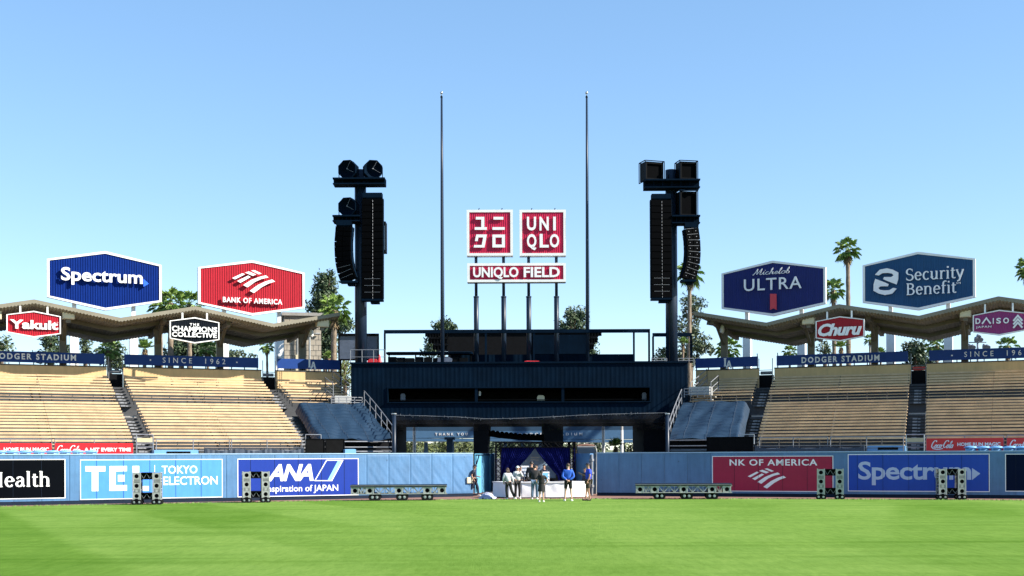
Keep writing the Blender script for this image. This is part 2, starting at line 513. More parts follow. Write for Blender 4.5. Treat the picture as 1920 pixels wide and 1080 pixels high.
def mapped(rot, scale, loc=(0, 0, 0)):
    q = n.new('ShaderNodeMapping'); q.inputs['Rotation'].default_value = (0, 0, R(rot)); q.inputs['Scale'].default_value = scale; q.inputs['Location'].default_value = loc
    l.new(tc.outputs['Object'], q.inputs['Vector']); return q
def mixc(f, a, bb, bt='MIX'):
    q = n.new('ShaderNodeMix'); q.data_type = 'RGBA'; q.blend_type = bt
    for s, v in ((0, f), (6, a), (7, bb)):
        if isinstance(v, (float, int)): q.inputs[s].default_value = v
        elif isinstance(v, tuple): q.inputs[s].default_value = v
        else: l.new(v, q.inputs[s])
    return q.outputs[2]
def stripes(rot, width, soft, distort):
    """mown bands: 0..1 across bands of the given width"""
    mp = mapped(rot, (1, 1, 1))
    nz = nnode('ShaderNodeTexNoise', Scale=.22, Detail=3.0); l.new(tc.outputs['Object'], nz.inputs['Vector'])
    sx = n.new('ShaderNodeSeparateXYZ'); l.new(mp.outputs[0], sx.inputs[0])
    ad = nnode('ShaderNodeMath', operation='MULTIPLY_ADD'); l.new(nz.outputs['Fac'], ad.inputs[0]); ad.inputs[1].default_value = distort; l.new(sx.outputs['X'], ad.inputs[2])
    mu = nnode('ShaderNodeMath', operation='MULTIPLY'); l.new(ad.outputs[0], mu.inputs[0]); mu.inputs[1].default_value = math.pi / width
    si = nnode('ShaderNodeMath', operation='SINE'); l.new(mu.outputs[0], si.inputs[0])
    mr = n.new('ShaderNodeMapRange'); l.new(si.outputs[0], mr.inputs[0]); mr.inputs[1].default_value = -soft; mr.inputs[2].default_value = soft
    return mr.outputs[0]
def noise(scale, detail=6.0, rough=.6, rot=0, sc=(1, 1, 1)):
    mp = mapped(rot, sc)
    q = nnode('ShaderNodeTexNoise', Scale=scale, Detail=detail, Roughness=rough)
    l.new(mp.outputs[0], q.inputs['Vector'])
    return q.outputs['Fac']
def ramp(v, a, bq):
    mr = n.new('ShaderNodeMapRange'); l.new(v, mr.inputs[0]); mr.inputs[1].default_value = a; mr.inputs[2].default_value = bq
    return mr.outputs[0]
def mul(a, bq):
    q = nnode('ShaderNodeMath', operation='MULTIPLY')
    l.new(a, q.inputs[0])
    if isinstance(bq, float): q.inputs[1].default_value = bq
    else: l.new(bq, q.inputs[1])
    return q.outputs[0]
GA, GB = (.215, .330, .074, 1), (.085, .195, .018, 1)
col = mixc(ramp(noise(.5, 8), .3, .7), GA, (.155, .262, .055, 1))
st = ramp(noise(.55, 6, .6, 0, (.10, 1.5, 1)), .52, .70)          # long cross streaks left by the mowers
col = mixc(mul(st, .55), col, (.070, .160, .018, 1))
gr = ramp(noise(1.0, 9, .75, 0, (5, .9, 1)), .38, .66)               # grain of the turf
col = mixc(mul(gr, .50), col, (.062, .145, .016, 1))
gr2 = ramp(noise(1.0, 9, .8, 7, (14, 2.4, 1)), .45, .75)
col = mixc(mul(gr2, .40), col, (.23, .35, .09, 1))
bl = ramp(noise(7, 10, .75), .30, .72)                              # tufts
col = mixc(mul(bl, .32), col, (.065, .15, .018, 1))
f2 = ramp(noise(38, 8, .8), .35, .75)
col = mixc(mul(f2, .22), col, (.21, .33, .08, 1))
f3 = ramp(noise(1.7, 6, .7), .60, .74)
col = mixc(mul(f3, .25), col, (.22, .30, .11, 1))
sxg = n.new('ShaderNodeSeparateXYZ'); l.new(tc.outputs['Object'], sxg.inputs[0])
TURN = (.62, .74, .50, 1)                                           # grass mown away from the eye shows darker
s1 = mul(mul(stripes(-26, 4.4, .18, .7), ramp(sxg.outputs['X'], 1, -9)), ramp(noise(.09, 3), .30, .50))
col = mixc(mul(s1, .72), col, TURN, 'MULTIPLY')
s2 = mul(mul(stripes(17, 4.4, .2, .7), ramp(sxg.outputs['X'], 6, 14)), ramp(noise(.08, 3, .5, 40), .40, .60))
col = mixc(mul(s2, .6), col, TURN, 'MULTIPLY')
s3 = mul(stripes(-4, 5.0, .3, .8), ramp(noise(.05, 3, .5, 70), .40, .62))
col = mixc(mul(s3, .4), col, TURN, 'MULTIPLY')
s4 = ramp(noise(.22, 5, .6, 0, (.35, 1.2, 1)), .50, .68)            # wide worn or wetter patches
col = mixc(mul(s4, .32), col, TURN, 'MULTIPLY')
s5 = ramp(noise(.5, 3, .5, 0, (.035, 1.6, 1)), .60, .68)           # wheel lines straight across
col = mixc(mul(s5, .5), col, TURN, 'MULTIPLY')
l.new(col, b.inputs['Base Color'])
bp = nnode('ShaderNodeBump', Strength=.8, Distance=.03)
l.new(noise(45, 6, .8), bp.inputs['Height']); l.new(bp.outputs['Normal'], b.inputs['Normal'])
gobj = flat('outfield_grass', [(-60, -60), (60, -60), (60, 39)] + edge[::-1] + [(-60, 33)], .020, g)
# ragged blades along the grass edge, so that the lawn ends in turf and not in a cut line
mb = MB()
for i in range(len(edge) - 1):
    (x0, y0), (x1, y1) = edge[i], edge[i + 1]
    if x1 < -29 or x0 > 31: continue
    for k in range(int((x1 - x0) * 55)):
        t = random.random()
        x, y = x0 + (x1 - x0) * t, y0 + (y1 - y0) * t + random.uniform(-.35, .10)
        h = random.uniform(.03, .07); a = random.uniform(0, 3.14); dx, dy = .02 * math.cos(a), .02 * math.sin(a)
        lx, ly = random.uniform(-.03, .03), random.uniform(-.03, .03)
        mb.add([(x - dx, y - dy, .018), (x + dx, y + dy, .018), (x + lx, y + ly, .02 + h)], [(0, 1, 2)])
dm('grass_blade', (.12, .24, .042), .7, var=.25, scale=6)
o = mb.build('grass_edge', M['grass_blade']); o['kind'] = 'stuff'; o['label'] = 'ragged turf along the edge of the lawn'

# ---------------------------------------------------------------- outfield walls
WL = upright((-2.1, 67.5, 0), R(27.65))
WR = upright((4.53, 68.0, 0), R(-19.8))
WTOP = 2.27
def pad(mb, fr, a0, a1, b0, b1, d=.12, bev=.016, wrinkle=0.0, seed=0):
    """stuffed vinyl pad with rounded edges; wrinkle: sag folds running down from the fastenings"""
    n_, m_ = (24, 26) if wrinkle else (40, 4)
    rnd = random.Random(seed)
    ph = [rnd.uniform(0, 6.28) for _ in range(3)]
    V = []
    for j in range(m_ + 1):
        for i in range(n_ + 1):
            s_, t_ = i / n_, j / m_
            a = a0 + (a1 - a0) * s_; bb = b0 + (b1 - b0) * t_
            e = min(a - a0, a1 - a, bb - b0, b1 - bb)
            c = d - bev * max(0, 1 - e / .035) ** 2 if e < .035 else d
            if e <= 1e-6: c = d - bev
            if wrinkle and e > 0:
                k = s_ * 1.3 + t_ * 1.7
                fade = min(1, e / .18) * (1 - .75 * t_)
                c += wrinkle * fade * (math.sin(k * 9 + ph[0]) * .6 + math.sin(k * 17 + ph[1]) * .4) * (1 - .6 * s_)
            V.append(fr(a, bb, c))
    w = n_ + 1
    Fc = [(j * w + i, j * w + i + 1, (j + 1) * w + i + 1, (j + 1) * w + i) for j in range(m_) for i in range(n_)]
    mb.add(V, Fc)
    rim = [i for i in range(w)] + [j * w + n_ for j in range(1, m_ + 1)] + [m_ * w + i for i in range(n_ - 1, -1, -1)] + [j * w for j in range(m_ - 1, 0, -1)]
    R2 = [V[i] for i in rim]
    back = [p - fr.w * d for p in R2]
    k = len(R2)
    mb.add(R2 + back, [(i, k + i, k + (i + 1) % k, (i + 1) % k) for i in range(k)])
def wall(fr, a0, a1, pitch, label, wr=()):
    t = thing('field_wall', label, 'wall', fr(0, 0))
    mb = MB(); mb.box(fr, a0, a1, 0.0, WTOP - .02, -.18, -.002); mb.build('wall_core', M['pad_base'], t)
    mb = MB(); mb.box(fr, a0, a1, 0.0, .17, 0, .09); mb.build('base_strip', M['pad_base'], t)
    mb = MB(); mb.box(fr, a0, a1, WTOP - .018, WTOP + .03, -.2, .13); mb.build('top_cap', M['pad_cap'], t)
    n_ = round((a1 - a0) / pitch); p = (a1 - a0) / n_
    for i in range(n_):
        x0, x1 = a0 + i * p + .004, a0 + (i + 1) * p - .004
        mid = (x0 + x1) / 2
        w_ = .014 if any(q0 < mid < q1 for q0, q1 in wr) else 0
        mb = MB(); pad(mb, fr, x0, x1, .175, WTOP - .022, wrinkle=w_, seed=i)
        mb.build('wall_pad', M['pad_blue'], t, smooth=True)
    return t
wr0 = hit(WL, 672, 890)[0]
wall_l = wall(WL, -27.5, 0, 1.20, 'light blue padded outfield wall with black, sky blue and royal blue adverts, loose folds near the gate', [(wr0, 0)])
wall_r = wall(WR, 0, 28.0, 1.20, 'darker blue padded outfield wall in shade with red and blue adverts, plain next to the gate')
AOFF = .125
def advert(t, fr, x0, y0, x1, y1, m, label, border=True, lines=True):
    """painted advert: panel, white line round it, lettering added by the caller"""
    f2 = fr.shift(0, 0, AOFF)
    a0, a1, b0, b1 = rect_px(f2, x0, y0, x1, y1)
    mb = MB()
    # cut at the pad seams so that the joints read through the paint
    mb.box(f2, a0, a1, b0, b1, 0, .004)
    p = mb.build('advert_panel', m, t, label=label)
    if border:
        w = .035
        mb = MB(); mb.ring(f2, [(a0 - w, b0 - w), (a1 + w, b0 - w), (a1 + w, b1 + w), (a0 - w, b1 + w)], [(a0, b0), (a1, b0), (a1, b1), (a0, b1)], 0, .005)
        mb.build('border_line', M['letter_white'], p)
    L = (27.5 / round(27.5 / 1.2)) if fr is WL else 28.0 / round(28.0 / 1.2)
    mb = MB(); k0 = (-27.5 if fr is WL else 0)
    i = math.ceil((a0 - k0) / L)
    while k0 + i * L < a1:
        x = k0 + i * L
        mb.box(f2, x - .006, x + .006, b0, b1, .004, .0125); i += 1
    mb.build('pad_seam', M['pad_base'], p)
    return p, f2
def letters(p, build, m=None, name='lettering'):
    mb = MB(); build(mb); return mb.build(name, m or M['letter_white'], p)
LK = dict(depth=.004, off=.0045)
p, f2 = advert(wall_l, WL, -70, 862.5, 121, 934.5, M['ad_black'], 'black advert panel with white serif lettering')
letters(p, lambda mb: put_serif(mb, f2, 'Health', hit(f2, -24, 912)[0], hit(f2, 96, 912)[0], hit(f2, 40, 912)[1], hit(f2, 40, 886)[1], .0045, .008, wx=.125, wy=.055))
p, f2 = advert(wall_l, WL, 151.5, 862.5, 416, 933.5, M['ad_sky'], 'sky blue advert panel with block letters')
def tel(mb):
    k = lambda pts: mb.prism(f2, poly_px(f2, pts)[::-1], .0045, .0085)
    k([(160, 874), (197.5, 874), (197.5, 884), (184.3, 884), (184.3, 921), (172, 921), (172, 884), (160, 884)])
    k([(205, 874), (238, 873.6), (238, 883.5), (217, 884), (217, 909.6), (238, 909.4), (238, 920), (205, 920.5)])
    k([(221, 890.5), (233.7, 890.3), (233.7, 903), (221, 903.2)])
    k([(248, 873.6), (261, 873.5), (261, 911.5), (279, 911.3), (279, 920), (248, 920.3)])
    k([(289.4, 872), (290.6, 872), (290.6, 919), (289.4, 919)])
    text_px(mb, f2, 'TOKYO', 303, 873, 370, 888, bold=.015, **LK)
    text_px(mb, f2, 'ELECTRON', 306, 893, 408, 909, bold=.015, **LK)
letters(p, tel)
p, f2 = advert(wall_l, WL, 446.5, 861, 671, 929, M['ad_blue'], 'royal blue advert panel with slanted letters and a slanted stripe emblem')
z7 = lambda pts: [(440 + x / 7.385, 850 + y / 7.385) for x, y in pts]
def ana(mb):
    text_px(mb, f2, 'ANA', 500, 870.2, 588, 902, bold=.035, shear=.28, spacing=.86, **LK)
    mb.ring(f2, poly_px(f2, z7([(1100, 384), (1268, 90), (1507, 90), (1348, 384)]))[::-1], poly_px(f2, z7([(1122, 372), (1276, 102), (1486, 102), (1340, 372)]))[::-1], .0045, .0085)
    text_px(mb, f2, 'Inspiration of JAPAN', 498, 909.3, 634, 925, bold=.012, **LK)
letters(p, ana)
def ana2(mb): mb.prism(f2, poly_px(f2, z7([(1287, 372), (1428, 103), (1486, 102), (1340, 372)]))[::-1], .0045, .0085)
letters(p, ana2, M['ad_cyan'], 'emblem_stripe')
FLAG = [[(296, 337), (372, 296), (392, 303), (318, 346)], [(334, 357), (415, 312), (434, 322), (358, 370)],
        [(378, 386), (440, 343), (500, 317), (548, 303), (568, 318), (516, 332), (470, 355), (410, 402)],
        [(427, 428), (488, 380), (545, 350), (595, 332), (618, 347), (570, 364), (520, 393), (458, 443)],
        [(392, 290), (420, 280), (476, 300), (450, 312)], [(437, 272), (462, 267), (517, 291), (495, 298)]]
def flag(mb, fr, a0, a1, b0, b1, c0, c1):
    for P in FLAG:
        mb.prism(fr, [(a0 + (x - 296) / 322 * (a1 - a0), b1 - (y - 267) / 176 * (b1 - b0)) for x, y in P][::-1], c0, c1)
p, f2 = advert(wall_r, WR, 1336.5, 856, 1561, 920.5, M['ad_red'], 'dark red advert panel with striped flag emblem')
def boa(mb):
    text_px(mb, f2, 'NK OF AMERICA', 1368, 861, 1532.5, 873, bold=.02, spacing=1.12, **LK)
    a0, a1, b0, b1 = rect_px(f2, 1402, 878, 1474, 916); flag(mb, f2, a0, a1, b0, b1, .0045, .0085)
letters(p, boa)
p, f2 = advert(wall_r, WR, 1591, 852.5, 1854, 920.5, M['ad_royal'], 'blue advert panel with wide rounded lettering and an arrowhead')
def spw(mb):
    text_px(mb, f2, 'Spectrum', 1609, 865, 1821, 910, bold=.02, spacing=.95, **LK)
    mb.prism(f2, poly_px(f2, [(1822.5, 877.5), (1822.5, 900), (1838, 888)]), .0045, .0085)
dm('letter_white_shaded', (.40, .47, .64), .4, var=.02)  # white lettering with the wall's shade mixed into its colour
letters(p, spw, M['letter_white_shaded'])
p, f2 = advert(wall_r, WR, 1886, 852, 2000, 920.5, M['ad_navy'], 'dark navy advert panel')
# ---------------------------------------------------------------- bleachers: a runs to the right along a row, t towards the field
ANG = 23.2
SO = {'L': Vector((-12.1, 90, 0)), 'R': Vector((12.85, 89.8, 0))}
def SF(side, t, z=0.0):
    a = R(ANG if side == 'L' else -ANG)
    w = Vector((math.sin(a), -math.cos(a), 0))
    f = upright(SO[side] + w * t, a)
    return f.shift(0, z)
def zrow(t): return 7.70 - .273 * t if t < 7.3 else 5.44 - .2458 * (t - 7.8)   # the cross aisle drops a step
UP = [1.0 + .8 * i for i in range(7)]
LO = [7.8 + .8 * i for i in range(13)]
ROWS = UP + LO
def lerp(a, b, t): return a + (b - a) * t
# section: side, name words, (left px top, left px bottom), (right px top, right px bottom), rows, board px, wall px
SEC = [
    ('L', 'far left bleacher section', (-70, -60), (202, 250), ROWS),
    ('L', 'sunlit bleacher section under the red bank sign', (231, 289), (491, 567), ROWS),
    ('L', 'short sunlit bleacher section above the blue tarp', (517, 545), (639, 652), UP),
    ('R', 'short shaded bleacher section above the blue tarp', (1304, 1296), (1422, 1411), UP),
    ('R', 'shaded bleacher section between the two right aisles', (1450, 1420), (1707, 1697), ROWS),
    ('R', 'far right bleacher section', (1738, 1736), (1995, 1985), ROWS),
]
ORD = ['first', 'second', 'third', 'fourth', 'fifth', 'sixth', 'seventh', 'eighth', 'ninth', 'tenth', 'eleventh', 'twelfth', 'thirteenth', 'lowest']
def px_row(t): return 704 + (t - 1) / 16.4 * 124       # photo row of a bench row, only for finding columns
for side, words_, (l0, l1), (r0, r1), rows in SEC:
    for k, t in enumerate(rows):
        q = (t - 1) / 16.4 if len(rows) > 8 else (t - 1) / 4.8
        f = SF(side, t)
        py = px_row(t)
        a0 = hit(f, lerp(l0, l1, q), py)[0]; a1 = hit(f, lerp(r0, r1, q), py)[0]
        z = zrow(t)
        up = k < 7
        bare = k in (6, 19)                                           # only these show their seats, over the aisle and the rail
        lab = f"{ORD[k if up else k - 7]} {'upper' if up else 'lower'} bench row from the top, {words_}"
        o = thing('bench_row', lab, 'bench', f(0, 0), R(0), 'wooden bench rows in the bleachers')
        rnd = random.Random(k * 31 + len(words_))
        mb = MB(); nb = max(1, round((a1 - a0) / 3.6)); L = (a1 - a0) / nb
        for i in range(nb):                             # planks end to end, each hung a hair differently
            dz, dc = rnd.uniform(-.007, .007), rnd.uniform(-.008, .008)
            mb.box(f, a0 + i * L + .006, a0 + (i + 1) * L - .006, z - (.104 if up else .114) + dz, z + dz, -.018 + dc, .018 + dc)
        mb.build('backrest', M['wood_bench'], o)
        zs = z - .455
        if bare: nb = max(2, round((a1 - a0) / 1.15))
        mb = MB(); mb.box(f, a0, a1, zs - .02, zs + .025, .10, .38); mb.build('seat', M['wood_bench'], o)
        mb = MB()
        for i in range(nb + 1):
            a = a0 + .1 + (a1 - a0 - .2) * i / nb
            if bare: mb.box(f, a - .015, a + .015, zs + .031, zs + .16, .10, .13)
            mb.box(f, a - .02, a + .02, z - .76, z - .02, -.06, -.02)
            mb.box(f, a - .02, a + .02, zs - .065, zs - .027, -.02, .30)
        mb.build('bracket', M['concrete_dark'], o)
# concrete terraces, back walls, stairs
AISLES = {'L': [((202, 231), (250, 289), 'a'), ((491, 517), (567, 597), 'b')], 'R': [((1422, 1450), (1390, 1420), 'c'), ((1707, 1738), (1697, 1736), 'd')]}
for side in 'LR':
    t0 = thing('bleacher_stand', 'concrete bleacher terrace ' + ('on the sunny left behind the black and sky blue adverts' if side == 'L' else 'on the shaded right behind the blue adverts'), 'grandstand', SF(side, 8)(0, 0))
    a_in = -.3 if side == 'L' else .3
    a_out = -27 if side == 'L' else 27
    lo, hi = min(a_in, a_out), max(a_in, a_out)
    prof = [(.25, 0)]
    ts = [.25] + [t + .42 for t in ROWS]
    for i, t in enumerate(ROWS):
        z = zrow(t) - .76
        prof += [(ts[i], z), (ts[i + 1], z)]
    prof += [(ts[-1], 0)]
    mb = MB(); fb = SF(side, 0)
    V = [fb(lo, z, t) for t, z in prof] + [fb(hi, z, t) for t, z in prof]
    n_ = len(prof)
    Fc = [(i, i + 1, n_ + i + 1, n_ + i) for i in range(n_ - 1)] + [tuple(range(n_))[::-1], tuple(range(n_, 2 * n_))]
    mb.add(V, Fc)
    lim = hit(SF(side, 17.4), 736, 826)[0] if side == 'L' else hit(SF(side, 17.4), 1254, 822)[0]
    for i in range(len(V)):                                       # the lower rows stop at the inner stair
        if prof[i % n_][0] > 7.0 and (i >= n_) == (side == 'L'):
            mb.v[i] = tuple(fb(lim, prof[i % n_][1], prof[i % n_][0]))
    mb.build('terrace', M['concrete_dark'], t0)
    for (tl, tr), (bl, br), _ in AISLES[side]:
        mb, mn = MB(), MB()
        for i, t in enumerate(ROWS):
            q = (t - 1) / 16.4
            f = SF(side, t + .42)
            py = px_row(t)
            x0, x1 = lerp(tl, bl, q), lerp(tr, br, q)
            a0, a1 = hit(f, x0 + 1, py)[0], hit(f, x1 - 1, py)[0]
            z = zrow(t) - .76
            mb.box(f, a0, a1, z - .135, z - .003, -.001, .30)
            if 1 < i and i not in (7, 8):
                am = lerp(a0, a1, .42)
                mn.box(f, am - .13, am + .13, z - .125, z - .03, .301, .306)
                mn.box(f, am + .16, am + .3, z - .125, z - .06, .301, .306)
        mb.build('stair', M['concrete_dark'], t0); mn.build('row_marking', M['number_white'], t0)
        # pale landing slab half-way down
        t = 8.3; f = SF(side, t + .75); q = (t - 1) / 16.4
        a0, a1 = hit(f, lerp(tl, bl, q) + 1, 765)[0], hit(f, lerp(tr, br, q) - 1, 765)[0]
        mb = MB(); z = zrow(t) - .76; mb.box(f, a0, a1, z - .45, z + .02, -.4, 0); mb.build('landing', M['concrete'], t0)
        # gap at the head of the aisle: dark gate and rail
        f = SF(side, .2)
        a0, a1 = hit(f, tl, 690)[0], hit(f, tr, 690)[0]
        mb = MB(); mb.box(f, a0 + .02, a1 - .02, 5.9, 7.62, -.3, -.05); mb.build('portal', M['black_void'], t0)
        mb = MB()
        for a in (a0 + .05, a1 - .05): mb.tube([f(a, 6.6, .05), f(a, 8.75, .05)], .028, 6)
        mb.tube([f(a0 + .05, 7.95, .05), f(a1 - .05, 7.95, .05)], .025, 6); mb.tube([f(a0 + .05, 7.75, .05), f(a1 - .05, 7.75, .05)], .02, 6)
        mb.build('portal_rail', M['rail'], t0)
        mb = MB(); mb.box(f, a0 + .12, a1 - .12, 7.66, 7.88, -.2, -.12)
        mb.build('portal_sign', M['red_plastic' if tl > 1600 else 'screen_grey'], t0)
    for x0, x1 in {'L': [(-75, 200), (231.5, 490), (517.5, 638)], 'R': [(1304.5, 1422.5), (1452, 1707.5), (1737.5, 2000)]}[side]:
        f = SF(side, .45)
        a0, a1 = hit(f, x0, 697)[0], hit(f, x1, 697)[0]
        mb = MB(); mb.box(f, a0, a1, 6.6, 8.02, -.16, 0); mb.box(f, a0 - .02, a1 + .02, 8.02, 8.09, -.2, .03, 1)
        mb.build('back_wall', [M['tan_wall'], M['concrete_dark']], t0)
# rails along the cross aisle and the front
def rail(side, t, z0, h, x0, x1, py, label, mid=True, step=1.55, group='steel handrails of the bleachers'):
    f = SF(side, t)
    a0, a1 = hit(f, x0, py)[0], hit(f, x1, py)[0]
    steel_ = M['rail']
    o = thing('handrail', label, 'railing', f(a0, z0), 0, group)
    mb = MB(); mb.tube([f(a0, z0 + h), f(a1, z0 + h)], .028, 6)
    if mid: mb.tube([f(a0, z0 + h * .5), f(a1, z0 + h * .5)], .022, 6)
    mb.build('rail_bar', steel_, o)
    n_ = max(1, round(abs(a1 - a0) / step))
    for i in range(n_ + 1):
        a = lerp(a0, a1, i / n_)
        mb = MB(); mb.tube([f(a, z0), f(a, z0 + h)], .026, 6); mb.build('rail_post', steel_, o)
for side, x0, x1, w in [('L', -60, 97, 'above the red soft drink board at the left edge'), ('L', 103, 249, 'above the red board beside the left aisle'), ('L', 293, 430, 'in front of the benches right of the left aisle gate'), ('L', 434, 566, 'in front of the benches beside the dark screen'),
                        ('R', 1424, 1552, 'in front of the benches beside the dark screen, right bleachers'), ('R', 1557, 1694, 'in front of the benches left of the right aisle gate'), ('R', 1737, 1882, 'above the red board beside the right aisle'), ('R', 1888, 1985, 'above the red board at the right edge')]:
    rail(side, 19.0, 1.9, 1.16, x0, x1, 835, 'front steel rail ' + w, mid=True, step=1.9)
for side, x0, x1, w in [('L', 256, 287, 'left'), ('R', 1699, 1733, 'right')]:
    f = SF(side, 19.2)
    a0, a1 = hit(f, x0, 835)[0], hit(f, x1, 835)[0]
    o = thing('aisle_gate', f'steel gate with a tan plate at the foot of the {w} aisle', 'gate', f(a0, 1.6), 0)
    mb = MB()
    b0, b1 = hit(f, x0, 850)[1], hit(f, x0, 815)[1]
    for a in (a0, a1): mb.tube([f(a, b0), f(a, b1)], .03, 6)
    for k in (0, .33, .55, 1): mb.tube([f(a0, lerp(b0, b1, k)), f(a1, lerp(b0, b1, k))], .024, 6)
    mb.build('gate_frame', M['steel'], o)
    mb = MB(); mb.box(f, a0 + .03, a1 - .03, lerp(b0, b1, .60), lerp(b0, b1, .82), -.02, .02); mb.build('plate', M['tan_plate'], o)
# ---------------------------------------------------------------- blue lettered boards along the top
def la_emblem(mb, fr, a, b, w, h, c0, c1):
    """interlocked L and A"""
    s = lambda pts: [(a + x * w, b + y * h) for x, y in pts]
    mb.prism(fr, s([(.0, .94), (.36, .94), (.36, 1.0), (.0, 1.0)]), c0, c1)
    mb.prism(fr, s([(.07, .28), (.29, .28), (.29, .935), (.07, .935)]), c0, c1 + .002)
    mb.prism(fr, s([(.02, .20), (.62, .20), (.66, .40), (.61, .40), (.55, .275), (.02, .275)]), c0, c1 + .004)
    mb.prism(fr, s([(.31, .06), (.45, .06), (.68, .62), (.60, .76)]), c0, c1 + .006)
    mb.prism(fr, s([(.60, .76), (.66, .62), (.82, .06), (1.04, .06), (.78, .76)]), c0, c1 + .008)
    mb.prism(fr, s([(.26, .0), (.48, .0), (.48, .055), (.26, .055)]), c0, c1 + .010)
    mb.prism(fr, s([(.78, .0), (1.06, .0), (1.06, .055), (.78, .055)]), c0, c1 + .010)
    mb.prism(fr, s([(.50, .31), (.90, .31), (.86, .40), (.50, .40)]), c0, c1 + .012)
BOARDS = [('L', -75, 196, 'long navy board lettered with the stadium name above the far left bleachers', lambda mb, f: text_px(mb, f, 'DODGER STADIUM', -15, 663.2, 142.5, 674.6, bold=.03, spacing=1.35, depth=.02, off=.002)),
          ('L', 233, 484.5, 'long navy board lettered with the founding year above the sunlit bleachers', lambda mb, f: text_px(mb, f, 'SINCE  1962', 305, 671.8, 422.5, 681.5, bold=.0, spacing=1.7, depth=.02, off=.002)),
          ('L', 520, 637.5, 'short navy board with the interlocked emblem, beside the tarp on the sunny side', None),
          ('R', 1303.5, 1421, 'short blue board with the interlocked emblem, beside the tarp on the shaded side', None),
          ('R', 1456, 1702.5, 'long blue board lettered with the stadium name on the shaded right', lambda mb, f: text_px(mb, f, 'DODGER STADIUM', 1503, 667.3, 1649, 678.6, bold=.03, spacing=1.35, depth=.02, off=.002)),
          ('R', 1742, 2005, 'long blue board lettered with the founding year at the right edge', lambda mb, f: text_px(mb, f, 'SINCE  1962', 1808, 657.5, 1927, 667.5, bold=.0, spacing=1.7, depth=.02, off=.002))]
for side, x0, x1, lab, fn in BOARDS:
    f = SF(side, .1)
    a0, a1 = hit(f, x0, 672)[0], hit(f, x1, 672)[0]
    o = thing('banner_board', lab, 'sign board', f(a0, 8.1), 0, 'lettered boards along the top of the bleachers')
    mb = MB(); mb.box(f, a0, a1, 8.24, 8.92, -.08, 0); pn = mb.build('panel', M['board_blue'], o)
    f3 = f
    mb = MB()
    if fn: fn(mb, f)
    else:
        xm = 585 if side == 'L' else 1364.5
        yt, yb = (673.5, 693) if side == 'L' else (671.5, 691)
        aL, aR, bL, bH = rect_px(f, xm - 7.5, yt, xm + 7, yb)
        la_emblem(mb, f, aL, bL, aR - aL, bH - bL, .002, .02)
    if fn and '1962' in lab or 'year' in lab:
        for xd, yd in ([(282, 675), (444, 679.5)] if side == 'L' else [(1785, 666.5), (1950, 660)]):
            a, bq = hit(f, xd, yd); mb.prism(f, arc(a, bq, .05, .05, 0, 330, 11), .002, .02)
    mb.build('lettering', M['letter_white'], pn)
    n_ = max(2, round((a1 - a0) / .85))
    for i in range(n_ + 1):
        a = lerp(a0 + .06, a1 - .06, i / n_)
        mb = MB(); mb.box(f, a - .03, a + .03, 7.95, 8.9 if i in (0, n_) else 8.5, -.15, -.085)
        if i in (0, n_): mb.bar(f(a, 8.9, -.12), f(a, 9.12, -.05), .05)
        mb.build('post', M['black_metal'], o)
# ---------------------------------------------------------------- folded canopy roofs
TF, TR = 3.8, -6.2
KN = {'L': [(-95, 596, 0), (64, 556, 1), (226, 592, 0), (367, 572.3, 1), (513, 605.5, 0), (638, 585, 1)],
      'R': [(1300, 580.5, 1), (1437, 604, 0), (1573, 569, 1), (1723, 588, 0), (1872, 553, 1), (2035, 590, 0)]}
ROOF = {}
for side in 'LR':
    f = SF(side, TF)
    kn = []
    for x, y, pk in KN[side]:
        a, z = hit(f, x, y); kn.append((a, z, pk))
    zp = [z for a, z, pk in kn if pk]; zv = [z for a, z, pk in kn[1:-1] if not pk]
    zp, zv = sum(zp) / len(zp), sum(zv) / len(zv)
    ROOF[side] = [(a, zp if pk else zv) for a, z, pk in kn]
def roof_z(side, a, t):
    kn = ROOF[side]
    for (a0, z0), (a1, z1) in zip(kn, kn[1:]):
        if a <= a1 or (a1, z1) == kn[-1]:
            z = z0 + (z1 - z0) * max(0, min(1, (a - a0) / (a1 - a0))); break
    return z - (TF - t) * .074
